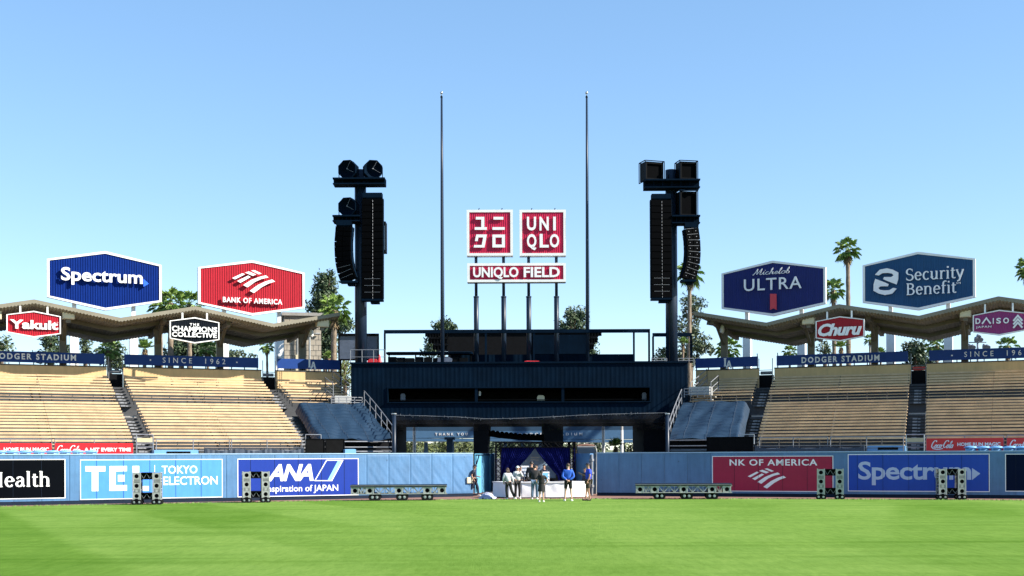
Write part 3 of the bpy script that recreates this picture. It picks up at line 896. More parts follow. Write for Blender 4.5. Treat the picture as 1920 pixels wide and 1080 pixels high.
for side in 'LR':
    kn = ROOF[side]
    a0, a1 = kn[0][0], kn[-1][0]
    fb = SF(side, 0)
    o = thing('canopy_roof', 'zigzag folded tan canopy roof above the ' + ('sunlit left bleachers' if side == 'L' else 'shaded right bleachers'), 'roof', fb((a0 + a1) / 2, 6))
    def sheet(t_a, t_b, drop_a, drop_b, th, mi, pitch=.2, h=.03):
        mb = MB(); nn = round((a1 - a0) / pitch); p = (a1 - a0) / nn
        cols = []
        for i in range(nn):
            for s_, hh in ((0, 0), (.38, 0), (.5, 1), (.88, 1)): cols.append((a0 + (i + s_) * p, hh * h))
        cols.append((a1, 0))
        V = []
        for a, hh in cols:
            za, zb = roof_z(side, a, t_a) - drop_a - hh, roof_z(side, a, t_b) - drop_b - hh
            V += [fb(a, za, t_a), fb(a, zb, t_b), fb(a, za + th + hh, t_a), fb(a, zb + th + hh, t_b)]
        Fc = []
        for i in range(len(cols) - 1):
            b_ = 4 * i
            Fc += [(b_, b_ + 1, b_ + 5, b_ + 4), (b_ + 2, b_ + 6, b_ + 7, b_ + 3), (b_, b_ + 4, b_ + 6, b_ + 2), (b_ + 1, b_ + 3, b_ + 7, b_ + 5)]
        e = 4 * (len(cols) - 1)
        Fc += [(0, 2, 3, 1), (e, e + 1, e + 3, e + 2)]
        return mb.add(V, Fc, mi)
    sheet(TF, TF - .5, .30, .42, .22, 0, h=.04).build('roof_edge', M['roof_tan'], o)
    sheet(TF - .5, .2, .30, .12, .10, 0).build('roof_deck', M['roof_tan'], o)
    sheet(.2, -3.0, .14, .10, .10, 0).build('roof_deck', M['roof_tan_shaded'], o)
    sheet(-3.0, TR, .12, .10, .10, 0).build('roof_deck', M['roof_tan_shaded'], o)
    for t in (.2, -3.0):
        mb = MB()
        for (p0, z0), (p1, z1) in zip(kn, kn[1:]):
            q0, q1 = fb(p0, roof_z(side, p0, t) - .27, t), fb(p1, roof_z(side, p1, t) - .27, t)
            mb.bar(q0, q1, .16, .22)
        mb.build('purlin', M['roof_tan_shaded'], o)
    cols_px = [118, 296, 412, 566] if side == 'L' else [1358, 1521, 1640, 1809]
    fc = SF(side, -1.0)
    for x in cols_px:
        a = hit(fc, x, 650)[0]
        zt = roof_z(side, a, -1.0) - .5
        mb = MB(); mb.box(fc, a - .22, a + .22, 0, zt, -.18, .18); mb.box(fc, a - .30, a + .30, zt - .25, zt - .002, -.26, .26)
        mb.build('roof_column', M['beam_tan'], o)
        mb = MB()
        mb.bar(fb(a, roof_z(side, a, -1.0) - .42, -1.0), fb(a, roof_z(side, a, 2.3) - .40, 2.3), .26, .30)
        mb.bar(fb(a, roof_z(side, a, -1.3) - .42, -1.3), fb(a, roof_z(side, a, -5) - .35, -5), .26, .30)
        mb.bar(fb(a, zt - .9, -.8), fb(a, roof_z(side, a, 1.0) - .5, 1.0), .18, .2)
        mb.build('roof_beam', M['beam_tan'], o)
# small things under the canopies
for side, x0, y0, x1, y1, lab in [('L', 117, 580.5, 140, 597.5, 'cream loudspeaker box hanging beside the red drink sign'), ('L', 595, 597, 617, 612.5, 'cream loudspeaker box at the inner end of the left canopy'), ('L', -16, 582, 3, 598, 'cream loudspeaker box cut by the left edge of the view'),
                                  ('R', 1503.5, 592.5, 1526.5, 607.5, 'cream loudspeaker box left of the red script sign'), ('R', 1799.5, 579, 1820.5, 594, 'cream loudspeaker box left of the magenta sign')]:
    f = SF(side, 3.4)
    a0, a1, b0, b1 = rect_px(f, x0, y0, x1, y1)
    o = thing('loudspeaker_box', lab, 'loudspeaker', f((a0 + a1) / 2, b0), 0, 'cream loudspeaker boxes under the canopies')
    mb = MB(); mb.prism(f, [(a0, b0), (a1, b0), (a1, b1), (a0, b1)], -.5, -.04); mb.prism(f, [(a0 + .04, b0 + .04), (a1 - .04, b0 + .04), (a1 - .04, b1 - .1), (a0 + .04, b1 - .1)], -.039, .0)
    mb.build('cabinet', M['box_cream'], o)
    mb = MB(); am = (a0 + a1) / 2
    mb.box(f, am - .05, am + .05, b1 + .001, roof_z(side, am, 3.2) - .33, -.3, -.2); mb.box(f, am - .14, am + .14, b0 - .22, b0 - .002, -.4, -.2)
    mb.build('bracket', M['beam_tan'], o)
for side, x, y, lab in [('L', 583.5, 625, 'white dome camera under the left canopy'), ('R', 1354, 617, 'white dome camera under the right canopy')]:
    f = SF(side, .8); a, b_ = hit(f, x, y)
    o = thing('dome_camera', lab, 'camera', f(a, b_), 0, 'dome cameras under the canopies')
    mb = MB(); mb.sphere(f(a, b_ - .12), .16, .16, .18); mb.build('dome', M['lamp_glass'], o, smooth=True)
    mb = MB(); mb.tube([f(a, b_ - .05), f(a, b_ + .22)], [.17, .12], 10); mb.tube([f(a, b_ + .2), f(a, roof_z(side, a, .8) - .3)], .035, 6); mb.build('housing', M['white_paint'], o)
# ---------------------------------------------------------------- six-sided signs
def hexpts(a, b, w, h, hs):
    return [(a - w / 2, b - hs / 2), (a, b - h / 2), (a + w / 2, b - hs / 2), (a + w / 2, b + hs / 2), (a, b + h / 2), (a - w / 2, b + hs / 2)]
def hex_sign(side, t, xl, xr, apex, yt, yb, sh, m, label, group, depth=.34, fw=.17, posts=(), small=False):
    """xl, xr: side columns; apex: column of the points; yt, yb their rows; sh: mean shoulder height in photo pixels"""
    f = SF(side, t)
    ym = (yt + yb) / 2
    aL, aR = hit(f, xl, ym)[0], hit(f, xr, ym)[0]
    ac, bt = hit(f, apex, yt); bb = hit(f, apex, yb)[1]
    ac = (aL + aR) / 2
    w, h = aR - aL, bt - bb
    hs = h * sh / (yb - yt)
    bc = (bt + bb) / 2
    o = thing('hexagon_sign', label, 'sign', f(ac, bb), 0, group)
    ou = hexpts(ac, bc, w, h, hs)
    k = 1 - 2 * fw / w
    inn = hexpts(ac, bc, w - 2 * fw, h - 2 * fw * 1.05, hs - fw * 1.1)
    mb = MB(); mb.ring(f, ou, inn, -depth, .07); mb.build('frame', M['white_paint'], o)
    lo = lambda a: bc - h / 2 + fw * 1.0 + abs(a - ac) / (w / 2 - fw) * ((h - 2.1 * fw) - (hs - fw * 1.1)) / 2
    up = lambda a: 2 * bc - lo(a)
    mb = MB(); corrugated(mb, f, lo, up, ac - w / 2 + fw * .9, ac + w / 2 - fw * .9, .17 if not small else .13, .028 if not small else .02)
    mb.prism(f, inn, -depth * .8, -.03)
    face = mb.build('face', m, o)
    f3 = f.shift(0, 0, .055)
    for x, y0 in posts:
        fp = SF(side, t - .5)
        a = hit(fp, x, y0)[0]
        mb = MB(); mb.box(fp, a - .14, a + .14, 11.6, bb + .9, -.14, .14); mb.box(fp, a - .29, a + .29, 0, 11.6, -.29, .29)
        mb.build('post', M['white_paint'], o)
    if small:
        ff = SF(side, t - .2)
        for x, y0 in small:
            a = hit(ff, x, y0)[0]
            mb = MB(); mb.box(ff, a - .05, a + .05, hit(ff, x, y0 + 14)[1], roof_z(side, a, t) - .38, -.05, .05); mb.build('hanger', M['white_paint'], o)
    return o, face, f3
BIG = 'large hexagon signs standing on the bleacher roofs'
SM = 'small hexagon signs hanging under the canopies'
LD = dict(depth=.10, off=.14)
def cut(face, fn, m=None, name='lettering'):
    mb = MB(); fn(mb); return mb.build(name, m or M['letter_white'], face)
o, fc, f3 = hex_sign('L', -9, 88, 303, 197, 471, 582, 70, M['sign_blue'], 'large royal blue hexagon sign with white wordmark and blue arrowhead, leftmost of the big ones', BIG, posts=[(139, 575), (250, 580)])
cut(fc, lambda mb: text_px(mb, f3, 'Spectrum', 114, 505, 267, 537, bold=.022, spacing=1.0, **LD))
cut(fc, lambda mb: mb.prism(f3, poly_px(f3, [(269, 523), (269, 538), (279, 532)], .2), .14, .24), M['arrow_blue'], 'arrowhead')
o, fc, f3 = hex_sign('L', -9, 371.5, 571, 478, 488.5, 592, 67, M['sign_red'], 'large red hexagon sign with striped flag emblem and bank name', BIG, posts=[(420, 585), (523, 590)])
def boas(mb):
    a0, a1, b0, b1 = rect_px(f3, 434, 507, 514.5, 550); flag(mb, f3, a0, a1, b0, b1, .14, .24)
    text_px(mb, f3, 'BANK OF AMERICA', 417, 559.5, 528, 569.5, bold=.02, spacing=1.15, **LD)
cut(fc, boas)
o, fc, f3 = hex_sign('R', -9, 1353, 1548.5, 1451, 488.5, 592.5, 67, M['sign_navy'], 'large navy hexagon sign with script and block lettering above a red ribbon', BIG, posts=[(1401, 590), (1503, 585)])
def ultra(mb):
    a0, b0 = hit(f3, 1411, 518); a1, b1 = hit(f3, 1487, 500)
    put_script(mb, f3, 'Michelob', a0, a1, b0 + .05, b1 - .02, .45, .14, .2, w=.09, wy=.05)
    text_px(mb, f3, 'ULTRA', 1396, 521.5, 1504, 544, bold=.005, spacing=1.12, **LD)
cut(fc, ultra)
cut(fc, lambda mb: mb.prism(f3, poly_px(f3, [(1444, 551), (1444, 581), (1450, 578), (1456, 581), (1456, 551)], .2), .14, .24), M['ribbon_red'], 'ribbon')
o, fc, f3 = hex_sign('R', -9, 1617.5, 1829, 1723, 472, 581.5, 71, M['sign_teal'], 'large teal blue hexagon sign with a swirl emblem and two lines of serif lettering', BIG, posts=[(1670, 580), (1778, 575)])
def sec(mb):
    b = hit(f3, 1757, 523.5)[1]; c = hit(f3, 1757, 502)[1]
    put_serif(mb, f3, 'Security', hit(f3, 1698, 523)[0], hit(f3, 1808, 523)[0], b, c, .14, .22, wx=.105, wy=.055)
    b = hit(f3, 1750, 551)[1]; c = hit(f3, 1750, 530)[1]
    put_serif(mb, f3, 'Benefit', hit(f3, 1699, 550)[0], hit(f3, 1794, 550)[0], b, c, .14, .22, wx=.105, wy=.055)
    text_px(mb, f3, 'SM', 1793, 529.5, 1801, 533, **LD)
    q = lambda pts: mb.prism(f3, poly_px(f3, [(1580 + x / 4.153, 440 + y / 4.153) for x, y in pts], .2)[::-1], .14, .24)
    up_ = [(252, 312), (290, 272), (345, 262), (390, 272), (434, 295), (433, 345), (420, 388), (345, 360), (316, 347), (322, 330), (345, 330), (378, 330), (396, 318), (385, 303), (350, 298), (310, 300), (280, 318)]
    q(up_)
    q([(674 - x, 732 - y) for x, y in up_])
cut(fc, sec)
o, fc, f3 = hex_sign('L', 3.95, 12, 114, 63.8, 583, 633, 33, M['sign_red'], 'small red hexagon sign with bulky white slanting lettering at the left edge', SM, .2, .07, small=[(38, 584), (89, 586)])
cut(fc, lambda mb: (text_px(mb, f3, 'Yakult', 18.5, 600.5, 109, 617.5, bold=.035, spacing=1.0, depth=.05, off=.03), text_px(mb, f3, 'TM', 106, 604, 109, 605.5, depth=.03, off=.03)))
o, fc, f3 = hex_sign('L', 3.95, 318, 411, 364.3, 595, 644, 33, M['sign_dark'], 'small black hexagon sign with three lines of white block lettering', SM, .2, .07, small=[(342, 597), (388, 599)])
def champ(mb):
    kw = dict(depth=.05, off=.03)
    text_px(mb, f3, 'THE', 355.5, 606.5, 373, 611, bold=.03, spacing=1.5, **kw)
    text_px(mb, f3, 'CHAMPIONS', 322, 612.3, 407, 622.5, bold=.03, spacing=1.03, **kw)
    text_px(mb, f3, 'COLLECTIVE', 322, 623.5, 406, 632.5, bold=.03, spacing=1.03, **kw)
cut(fc, champ)
o, fc, f3 = hex_sign('R', 3.95, 1529.5, 1621, 1576, 593, 640, 32, M['sign_red'], 'small red hexagon sign with one white slanted script word', SM, .2, .07, small=[(1551, 594), (1597, 594)])
cut(fc, lambda mb: (text_px(mb, f3, 'Churu', 1534, 606, 1616, 629.5, bold=.04, shear=.3, spacing=.95, depth=.05, off=.03)))
o, fc, f3 = hex_sign('R', 3.95, 1824, 1924, 1874, 581, 629, 32, M['sign_magenta'], 'small magenta hexagon sign with chevrons at the right edge', SM, .2, .07, small=[(1847, 583), (1899, 583)])
def daiso(mb):
    kw = dict(depth=.05, off=.03)
    for i, (ch, x0, x1) in enumerate([('D', 1829, 1838.5), ('I', 1861.5, 1863.5), ('S', 1868, 1877), ('O', 1881, 1892)]):
        text_px(mb, f3, ch, x0, 597 - i * .4, x1, 607.5 - i * .3, bold=.03, **kw)
    stroke(mb, f3, poly_px(f3, [(1841.5, 607.5), (1849.5, 596.5), (1857.5, 607)]), .1, .08, .03, .08)
    text_px(mb, f3, 'JAPAN', 1830, 611, 1859, 616, bold=.01, spacing=1.15, **kw)
    for k in range(3):
        y = 592 + k * 6.5
        stroke(mb, f3, poly_px(f3, [(1900, y + 10), (1908.5, y), (1917, y + 9.5)]), .11, .10, .03, .08)
cut(fc, daiso)
# ---------------------------------------------------------------- red boards in front of the first rows
COKE = 'red soft drink boards on the bleacher fronts'
def coke(side, x0, x1, y0, y1, label, script, word):
    f = SF(side, 19.3)
    a0, a1, b0, b1 = rect_px(f, x0, y0, x1, y1)
    b0 -= .5
    o = thing('advert_board', label, 'advert board', f(a0, b0), 0, COKE)
    mb = MB(); mb.box(f, a0, a1, b0, b1, -.06, 0); mb.box(f, a0, a1, b1 + .001, b1 + .03, -.07, .012); p = mb.build('panel', M['coke_red'], o)
    def fn(mb):
        if script:
            xa, xb, ya, yb = script
            bq = hit(f, xa, yb)[1]; bt = hit(f, xb, ya)[1]
            put_script(mb, f, 'Coca-Cola', hit(f, xa, yb)[0], hit(f, xb, yb)[0], bq, bt, .42, .003, .012, w=.13, wy=.075)
            stroke(mb, f, [(hit(f, xa + 4, yb)[0] + s_ * (hit(f, xa + 24, yb)[0] - hit(f, xa + 4, yb)[0]), bq - .02 - .05 * math.sin(s_ * 3.1)) for s_ in [i / 8 for i in range(9)]], .03, .045, .003, .014)
        if word:
            w, xa, xb, ya, yb = word
            text_px(mb, f, w, xa, ya, xb, yb, bold=.035, spacing=1.0, depth=.012, off=.002)
    cut(p, fn)
coke('L', -40, 97, 832, 853, 'red soft drink board cut by the left edge, with the words home run magic', (-46, 3, 835, 846), ('HOME RUN MAGIC', 7, 91.5, 839, 846.5))
coke('L', 103, 249.5, 832, 853, 'red soft drink board beside the left aisle, with the words a hit every time', (104.5, 154, 835.5, 847.5), ('A HIT EVERY TIME', 158, 245.5, 839.5, 846.5))
coke('R', 1737, 1881, 822.5, 844, 'red soft drink board beside the right aisle, with the words home run magic', (1744, 1792, 826, 840), ('HOME RUN MAGIC', 1795, 1876, 829.5, 836))
coke('R', 1888, 1990, 822, 843.5, 'red soft drink board cut by the right edge', (1891, 1942, 825, 838.5), None)
# ---------------------------------------------------------------- red square signs over the batter's eye
US = upright((0, 86, 0))
UF = 'red and white signs over the dark centre building'
def square_sign(x0, y0, x1, y1, label, fn, fw=.17):
    a0, a1, b0, b1 = rect_px(US, x0, y0, x1, y1)
    o = thing('square_sign' if y1 - y0 > 60 else 'name_sign', label, 'sign', US((a0 + a1) / 2, b0), 0, UF)
    mb = MB(); mb.ring(US, [(a0, b0), (a1, b0), (a1, b1), (a0, b1)], [(a0 + fw, b0 + fw), (a1 - fw, b0 + fw), (a1 - fw, b1 - fw), (a0 + fw, b1 - fw)], -.75, .06)
    mb.build('frame', M['white_paint'], o)
    mb = MB(); corrugated(mb, US, lambda a: b0 + fw - .01, lambda a: b1 - fw + .01, a0 + fw - .01, a1 - fw + .01, .125, .02); mb.box(US, a0 + fw * .5, a1 - fw * .5, b0 + fw * .5, b1 - fw * .5, -.6, -.02)
    fc = mb.build('face', M['sign_crimson'], o)
    f3 = US.shift(0, 0, .04)
    mb = MB(); fn(mb, f3); mb.build('lettering', M['letter_white'], fc)
    if y1 - y0 > 60:
        for k in (.26, .76):
            a = lerp(a0, a1, k); mb = MB(); mb.tube([US(a, b1, -.3), US(a, b1 + .12, -.3), US(a + .05, b1 + .16, -.3)], .03, 6); mb.build('lifting_eye', M['black_metal'], o)
zq = lambda pts: [(860 + x / 6.75, 380 + y / 6.75) for x, y in pts]
def katakana(mb, f3):
    k = lambda pts: mb.prism(f3, poly_px(f3, zq(pts), .06)[::-1], .02, .08)
    k([(217, 180), (325, 180), (325, 310), (357, 310), (357, 344), (203, 344), (203, 310), (286, 310), (286, 214), (217, 214)])
    k([(441, 180), (566, 180), (566, 215), (441, 215)])
    k([(427, 310), (583, 310), (583, 344), (427, 344)])
    k([(222, 403), (357, 403), (327, 568), (190, 568), (195, 536), (292, 536), (310, 440), (250, 440), (241, 487), (205, 487)])
    mb.ring(f3, poly_px(f3, zq([(427, 404), (586, 404), (586, 567), (427, 567)]), .06)[::-1], poly_px(f3, zq([(466, 441), (547, 441), (547, 530), (466, 530)]), .06)[::-1], .02, .08)
def uniqlo(mb, f3):
    kw = dict(bold=.03, depth=.06, off=.02)
    for ch, x0, x1, r in [('U', 863, 980, 0), ('N', 1022, 1140, 0), ('I', 1195, 1230, 0), ('L', 1024, 1140, 1), ('O', 1152, 1272, 1), ('Q', 863, 985, 1)]:
        y0, y1 = (180, 354) if r == 0 else (398, 570)
        if ch == 'Q':
            y1 = 604
        text_px(mb, f3, ch, 860 + x0 / 6.75, 380 + y0 / 6.75, 860 + x1 / 6.75, 380 + y1 / 6.75, **kw)
def ufield(mb, f3):
    text_px(mb, f3, 'UNIQLO', 860 + 183 / 6.75, 380 + 816 / 6.75, 860 + 757 / 6.75, 380 + 970 / 6.75, bold=.03, depth=.06, off=.02)
    text_px(mb, f3, 'FIELD', 860 + 822 / 6.75, 380 + 816 / 6.75, 860 + 1280 / 6.75, 380 + 945 / 6.75, bold=.03, depth=.06, off=.02)
square_sign(875, 393.5, 961.5, 479.5, 'square red sign with four white Japanese characters', katakana)
square_sign(974, 393.5, 1061, 479.5, 'square red sign with six white Latin capitals in two lines', uniqlo)
square_sign(876, 493.5, 1061, 529, 'long low red name sign below the two square signs', ufield)
# ---------------------------------------------------------------- dark centre building
BF = upright((0, 84, 0))
def rp(x0, y0, x1, y1, f=None): return rect_px(f or BF, x0, y0, x1, y1)
ca = thing('centre_building', 'dark navy ribbed metal building with three dark window openings behind centre field', 'building', (0, 84, 0))
aL, aR = hit(BF, 658, 730)[0], hit(BF, 1289.5, 730)[0]
bT = hit(BF, 974, 681)[1]; bB = hit(BF, 974, 787)[1]
wL, wR, wB, wT = rp(728, 727.5, 1218, 753)
RIB = dict(pitch=.30, depth=.007)
mb = MB()
corrugated(mb, BF, lambda a: wT, lambda a: bT - .02, wL, wR, **RIB)
corrugated(mb, BF, lambda a: bB, lambda a: wB, wL, wR, **RIB)
corrugated(mb, BF, lambda a: bB, lambda a: bT - .02, aL, wL, **RIB)
corrugated(mb, BF, lambda a: bB, lambda a: bT - .02, wR, aR, **RIB)
mb.build('front_cladding', M['navy_metal'], ca)
mb = MB()
mb.box(BF, aL, aL + .12, 0.0, bT - .03, -9, -.01); mb.box(BF, aR - .12, aR, 0.0, bT - .03, -9, -.01)
mb.box(BF, aL + .12, aR - .12, wT + .02, bT - .03, -9, -.06)                # storey above the windows
mb.box(BF, aL + .12, aR - .12, bB - .25, wB - .02, -9, -.06)
mb.box(BF, aL + .12, aR - .12, wB - .02, wT + .02, -6, -5.5)
mb.build('body', M['black_void'], ca)
mb = MB(); mb.box(BF, aL - .06, aR + .06, bT - .02, bT + .10, -.5, .10); mb.build('parapet_cap', M['navy_metal'], ca)
for x in (893, 1055.5):
    a = hit(BF, x, 740)[0]; mb = MB(); mb.box(BF, a - .09, a + .09, wB + .001, wT, -.2, .02); mb.build('mullion', M['navy_metal'], ca)
mb = MB(); mb.box(BF, wL - .1, wR + .1, wB - .07, wB, -.1, .13); mb.build('window_sill', M['navy_metal'], ca)
mb = MB(); mb.ring(BF, [(wL - .08, wB - .002), (wR + .08, wB - .002), (wR + .08, wT + .08), (wL - .08, wT + .08)], [(wL, wB), (wR, wB), (wR, wT), (wL, wT)], -.3, .07); mb.build('window_frame', M['navy_metal'], ca)
for i, (x0, x1) in enumerate(((729, 892), (895, 1054), (1057, 1217))):
    a0, a1, _, _ = rp(x0, 728, x1, 752)
    mb = MB(); mb.box(BF, a0, a1, wB + .12, wB + .16, -.25, -.21); mb.build('window_rail', M['black_metal'], ca)
for x0, y0, x1, y1, m, lab in [(898, 733, 901.5, 742, 'white_paint', 'small white fixture inside the middle window opening'), (1007, 741, 1021, 750.5, 'box_cream', 'pale cartons stacked inside the middle window opening'), (751, 738, 760, 751, 'screen_grey', 'grey stand in the left window opening'), (1204, 736, 1212, 750, 'screen_grey', 'grey stand at the right end of the window openings')]:
    f_ = upright((0, 84.9, 0)); q0, q1, c0, c1 = rp(x0, y0, x1, y1, f_)
    o = thing('window_fixture', lab, 'fixture', f_(q0, c0))
    mb = MB(); mb.prism(f_, [(q0, c0), (q1, c0), (q1, c1 - .1), (lerp(q0, q1, .8), c1), (lerp(q0, q1, .2), c1), (q0, c1 - .1)], -.2, 0); mb.build('housing', M[m], o)
    mb = MB(); mb.box(f_, lerp(q0, q1, .4), lerp(q0, q1, .6), wB - .02, c0, -.15, -.05); mb.build('stem', M['black_metal'], o)
# legs under the building
for x0, x1, sl_ in [(659, 742, 0), (887, 912, 6), (1021, 1057, 0), (1209, 1289, 0)]:
    a0, a1, _, _ = rp(x0, 800, x1, 840)
    mb = MB(); mb.prism(BF, [(a0 + sl_ * .0, 0), (a1 - sl_ * .02, 0), (a1 + sl_ * .03, bB), (a0, bB)], -8.5, -.8)
    mb.build('pier', M['black_void'], ca)
# raised block behind the parapet
f2 = upright((0, 86.8, 0))
b0_, b1_, b2_, b3_ = rp(845, 664.5, 1190.5, 690, f2)
mb = MB(); corrugated(mb, f2, lambda a: bT, lambda a: b3_, b0_, b1_, **RIB); mb.box(f2, b0_, b1_, bT, b3_ - .01, -3.5, -.02); mb.build('roof_block', M['navy_metal'], ca)
# row of equipment under a flat cover, left part of the roof
o = thing('roof_equipment', 'long black equipment rack under a flat cover on the left of the dark roof', 'equipment', W(790, 680, 85.4))
fe = upright((0, 85.4, 0))
a0, a1, bb, bt = rp(727, 666.5, 878, 680.5, fe)
mb = MB()
for i in range(9): mb.box(fe, lerp(a0, a1, i / 9) + .01, lerp(a0, a1, (i + 1) / 9) - .05, bT + .02, bt - .08 - .04 * (i % 3), -.8, -.02 - .05 * (i % 2))
mb.build('rack', M['black_metal'], o)
a0, a1, bb, bt = rp(724, 660, 886, 665, fe)
mb = MB(); mb.box(fe, a0, a1, bt - .12, bt, -1.2, .05); mb.tube([fe(a0 + .1, bt - .02, .08), fe(a1 - .1, bt - .02, .08)], .04, 6); mb.build('cover', M['navy_metal'], o)
mb = MB()
for k in (.02, .33, .66, .98): mb.box(fe, lerp(a0, a1, k) - .04, lerp(a0, a1, k) + .04, bT + .02, bt - .121, -.9, -.82)
mb.build('leg', M['black_metal'], o)
a0, a1, bb, bt = rp(820, 669.5, 846, 681, upright((0, 85.0, 0)))
o = tag(MB().prism(upright((0, 85.0, 0)), [(a0, bT + .1), (a1, bT + .1), (a1 + .05, bt - .1), (a1 - .15, bt), (a0 + .03, bt - .03)], -.5, 0).build('equipment_case', M['screen_grey']), 'grey case on the dark roof below the left flagpole', 'case')
# rail frames on the roof
def frame_rail(pts, w, label, posts):
    o = thing('roof_frame', label, 'frame', W(pts[0][0], 680, 85.8))
    mb = MB(); mb.box(fr_, *rp(pts[0][0], pts[0][1] - 3, pts[1][0], pts[0][1] + 3.4, fr_)[:2], *rp(pts[0][0], pts[0][1] - 3, pts[1][0], pts[0][1] + 3.4, fr_)[2:], -.12, .12); mb.build('beam', M['navy_metal'], o)
    top = rp(pts[0][0], pts[0][1] - 3, pts[1][0], pts[0][1] + 3.4, fr_)[2]
    for x in posts:
        a = hit(fr_, x, 650)[0]; mb = MB(); mb.box(fr_, a - w, a + w, bT + .1, top, -.1, .1); mb.build('post', M['navy_metal'], o)
fr_ = upright((0, 85.8, 0))
frame_rail([(720, 621), (1218.5, 621)], .06, 'long dark rail frame across the roof of the centre building', (721.5, 911, 1001, 1188.5, 1217))
frame_rail([(1223.5, 627.5), (1296.5, 627.5)], .06, 'short dark frame on the roof beside the right speaker tower', (1224.5, 1295.5))
# dark pavilion behind
fp = upright((0, 93, 0))
o = thing('rear_pavilion', 'black flat roofed pavilion behind the rail frame with ribbed eaves', 'pavilion', W(960, 690, 93))
a0, a1, bb, bt = rp(840, 622, 1106, 664, fp)
bx = hit(fp, 1000, 622)[0]
mb = MB(); mb.box(fp, a0, a1, 6.2, bt, -6, 0); mb.build('body', M['black_void'], o)
mb = MB(); a0b, a1b, _, _ = rp(999, 626, 1104, 664, fp); mb.box(fp, a0b, a1b, bb, bt - .25, .02, .1); mb.build('mesh_screen', M['navy_metal'], o)
mb = MB()
e0, e1, eb, et = rp(797, 620, 1128, 629, fp)
for q0, q1, dz in ((e0, a0 - .01, 0), (a1 + .01, e1, 0)):
    for k in range(3):
        sh = .28 * k
        x0_, x1_ = (q0 + sh, q1) if q0 == e0 else (q0, q1 - sh)
        corrugated(mb, fp, lambda a, k=k: et - .42 - .48 * k, lambda a, k=k: et - .12 - .48 * k, x0_, x1_, .22, .08)
        mb.box(fp, x0_, x1_, et - .12 - .48 * k, et - .06 - .48 * k, -5, .1)
mb.build('eaves', M['black_metal'], o)
mb = MB(); mb.box(fp, e0, e1, et - .05, et + .06, -6, .15); mb.build('roof_slab', M['navy_metal'], o)
a0, a1, bb, bt = rp(839, 638, 846, 641.5, upright((0, 92.8, 0)))
# red and grey things on the roof left
fr2 = upright((0, 85.0, 0))
for x0, y0, x1, y1, lab in [(688, 672.5, 707, 680.5, 'red and white plastic barrier lying on the roof by the left tower'), (977, 676, 1012, 680.5, 'red barrier on the roof below the long name sign')]:
    a0, a1, bb, bt = rp(x0, y0, x1, y1, fr2)
    mb = MB(); mb.prism(fr2, [(a0, bT + .1), (a1, bT + .1), (a1 - .04, bt - .02), (a0 + (a1 - a0) * .3, bt), (a0 + .05, bt - .12)], -.4, 0); mb.prism(fr2, [(a0 + .05, bT + .12), (a1 - .06, bT + .12), (a1 - .06, bT + .18), (a0 + .05, bT + .18)], .001, .02)
    o = tag(mb.build('barrier', M['red_plastic']), lab, 'barrier')
a, b_ = hit(fr2, 711, 680)
mb = MB(); mb.tube([fr2(a, bT + .1, -.2), fr2(a, bT + .14, -.2), fr2(a, bT + .15, -.2), fr2(a, bT + .62, -.2), fr2(a, bT + .7, -.2)], [.2, .2, .15, .06, .03], 10)
tag(mb.build('traffic_cone', M['red_plastic']), 'red cone on the roof beside the left rail frame', 'cone')
# framed screen at the left tower, thin roof rails
f4 = upright((0, 88, 0))
o = thing('framed_screen', 'large grey framed screen standing behind the left speaker tower', 'screen', W(672, 680, 88))
a0, a1, bb, bt = rp(634, 625.5, 710, 675.5, f4)
mb = MB(); mb.ring(f4, [(a0, bb), (a1, bb), (a1, bt), (a0, bt)], [(a0 + .09, bb + .09), (a1 - .07, bb + .09), (a1 - .07, bt - .16), (a0 + .09, bt - .16)], -.3, .06); mb.build('frame', M['black_metal'], o)
mb = MB(); mb.box(f4, a0 + .05, a1 - .05, bb + .05, bt - .05, -.2, -.05); mb.build('panel', M['screen_grey'], o)
mb = MB(); mb.box(f4, a0 + .1, a0 + .2, 0, bb - .001, -.2, -.1); mb.box(f4, a1 - .2, a1 - .1, 0, bb - .001, -.2, -.1); mb.build('leg', M['black_metal'], o)
fr5 = upright((0, 84.3, 0))
for x0, x1, lab in [(657, 722, 'thin roof rail at the foot of the left tower'), (1222, 1250, 'thin roof rail left of the right tower'), (1272, 1301, 'thin roof rail right of the right tower')]:
    a0, a1, _, bt = rp(x0, 656 if x0 < 900 else 672, x1, 680, fr5)
    o = thing('roof_rail', lab, 'railing', fr5(a0, bT + .1), 0, 'thin rails on the dark roof')
    mb = MB(); mb.tube([fr5(a0, bt), fr5(a1, bt)], .025, 6); mb.tube([fr5(a0, lerp(bT, bt, .5)), fr5(a1, lerp(bT, bt, .5))], .02, 6); mb.build('rail_bar', M['rail'], o)
    for k in range(4): a = lerp(a0, a1, k / 3); mb = MB(); mb.tube([fr5(a, bT - .5 if x1 > 1295 and k == 3 else bT + .1), fr5(a, bt)], .025, 6); mb.build('rail_post', M['rail'], o)
# ---------------------------------------------------------------- posts of the red signs
for i, x in enumerate((893, 944.5, 991.5, 1043.5)):
    fu = upright((0, 86.35, 0))
    a, _ = hit(fu, x, 600)
    b1 = hit(fu, x, 481)[1]; bm = hit(fu, x, 557)[1]
    which = ['leftmost', 'second', 'third', 'rightmost'][i]
    o = thing('sign_post', f'{which} of the four navy posts carrying the red signs', 'post', fu(a, bT), 0, 'navy posts carrying the red signs')
    mb = MB(); mb.tube([fu(a, bT), fu(a, bm), fu(a, bm + .01)], [.165, .165, .14], 14); mb.tube([fu(a, bm), fu(a, b1 + .5)], .10, 12); mb.build('shaft', M['navy_pole'], o, smooth=True)
    mb = MB(); mb.tube([fu(a, bm - .03), fu(a, bm + .05)], .19, 14); mb.build('collar', M['navy_pole'], o)
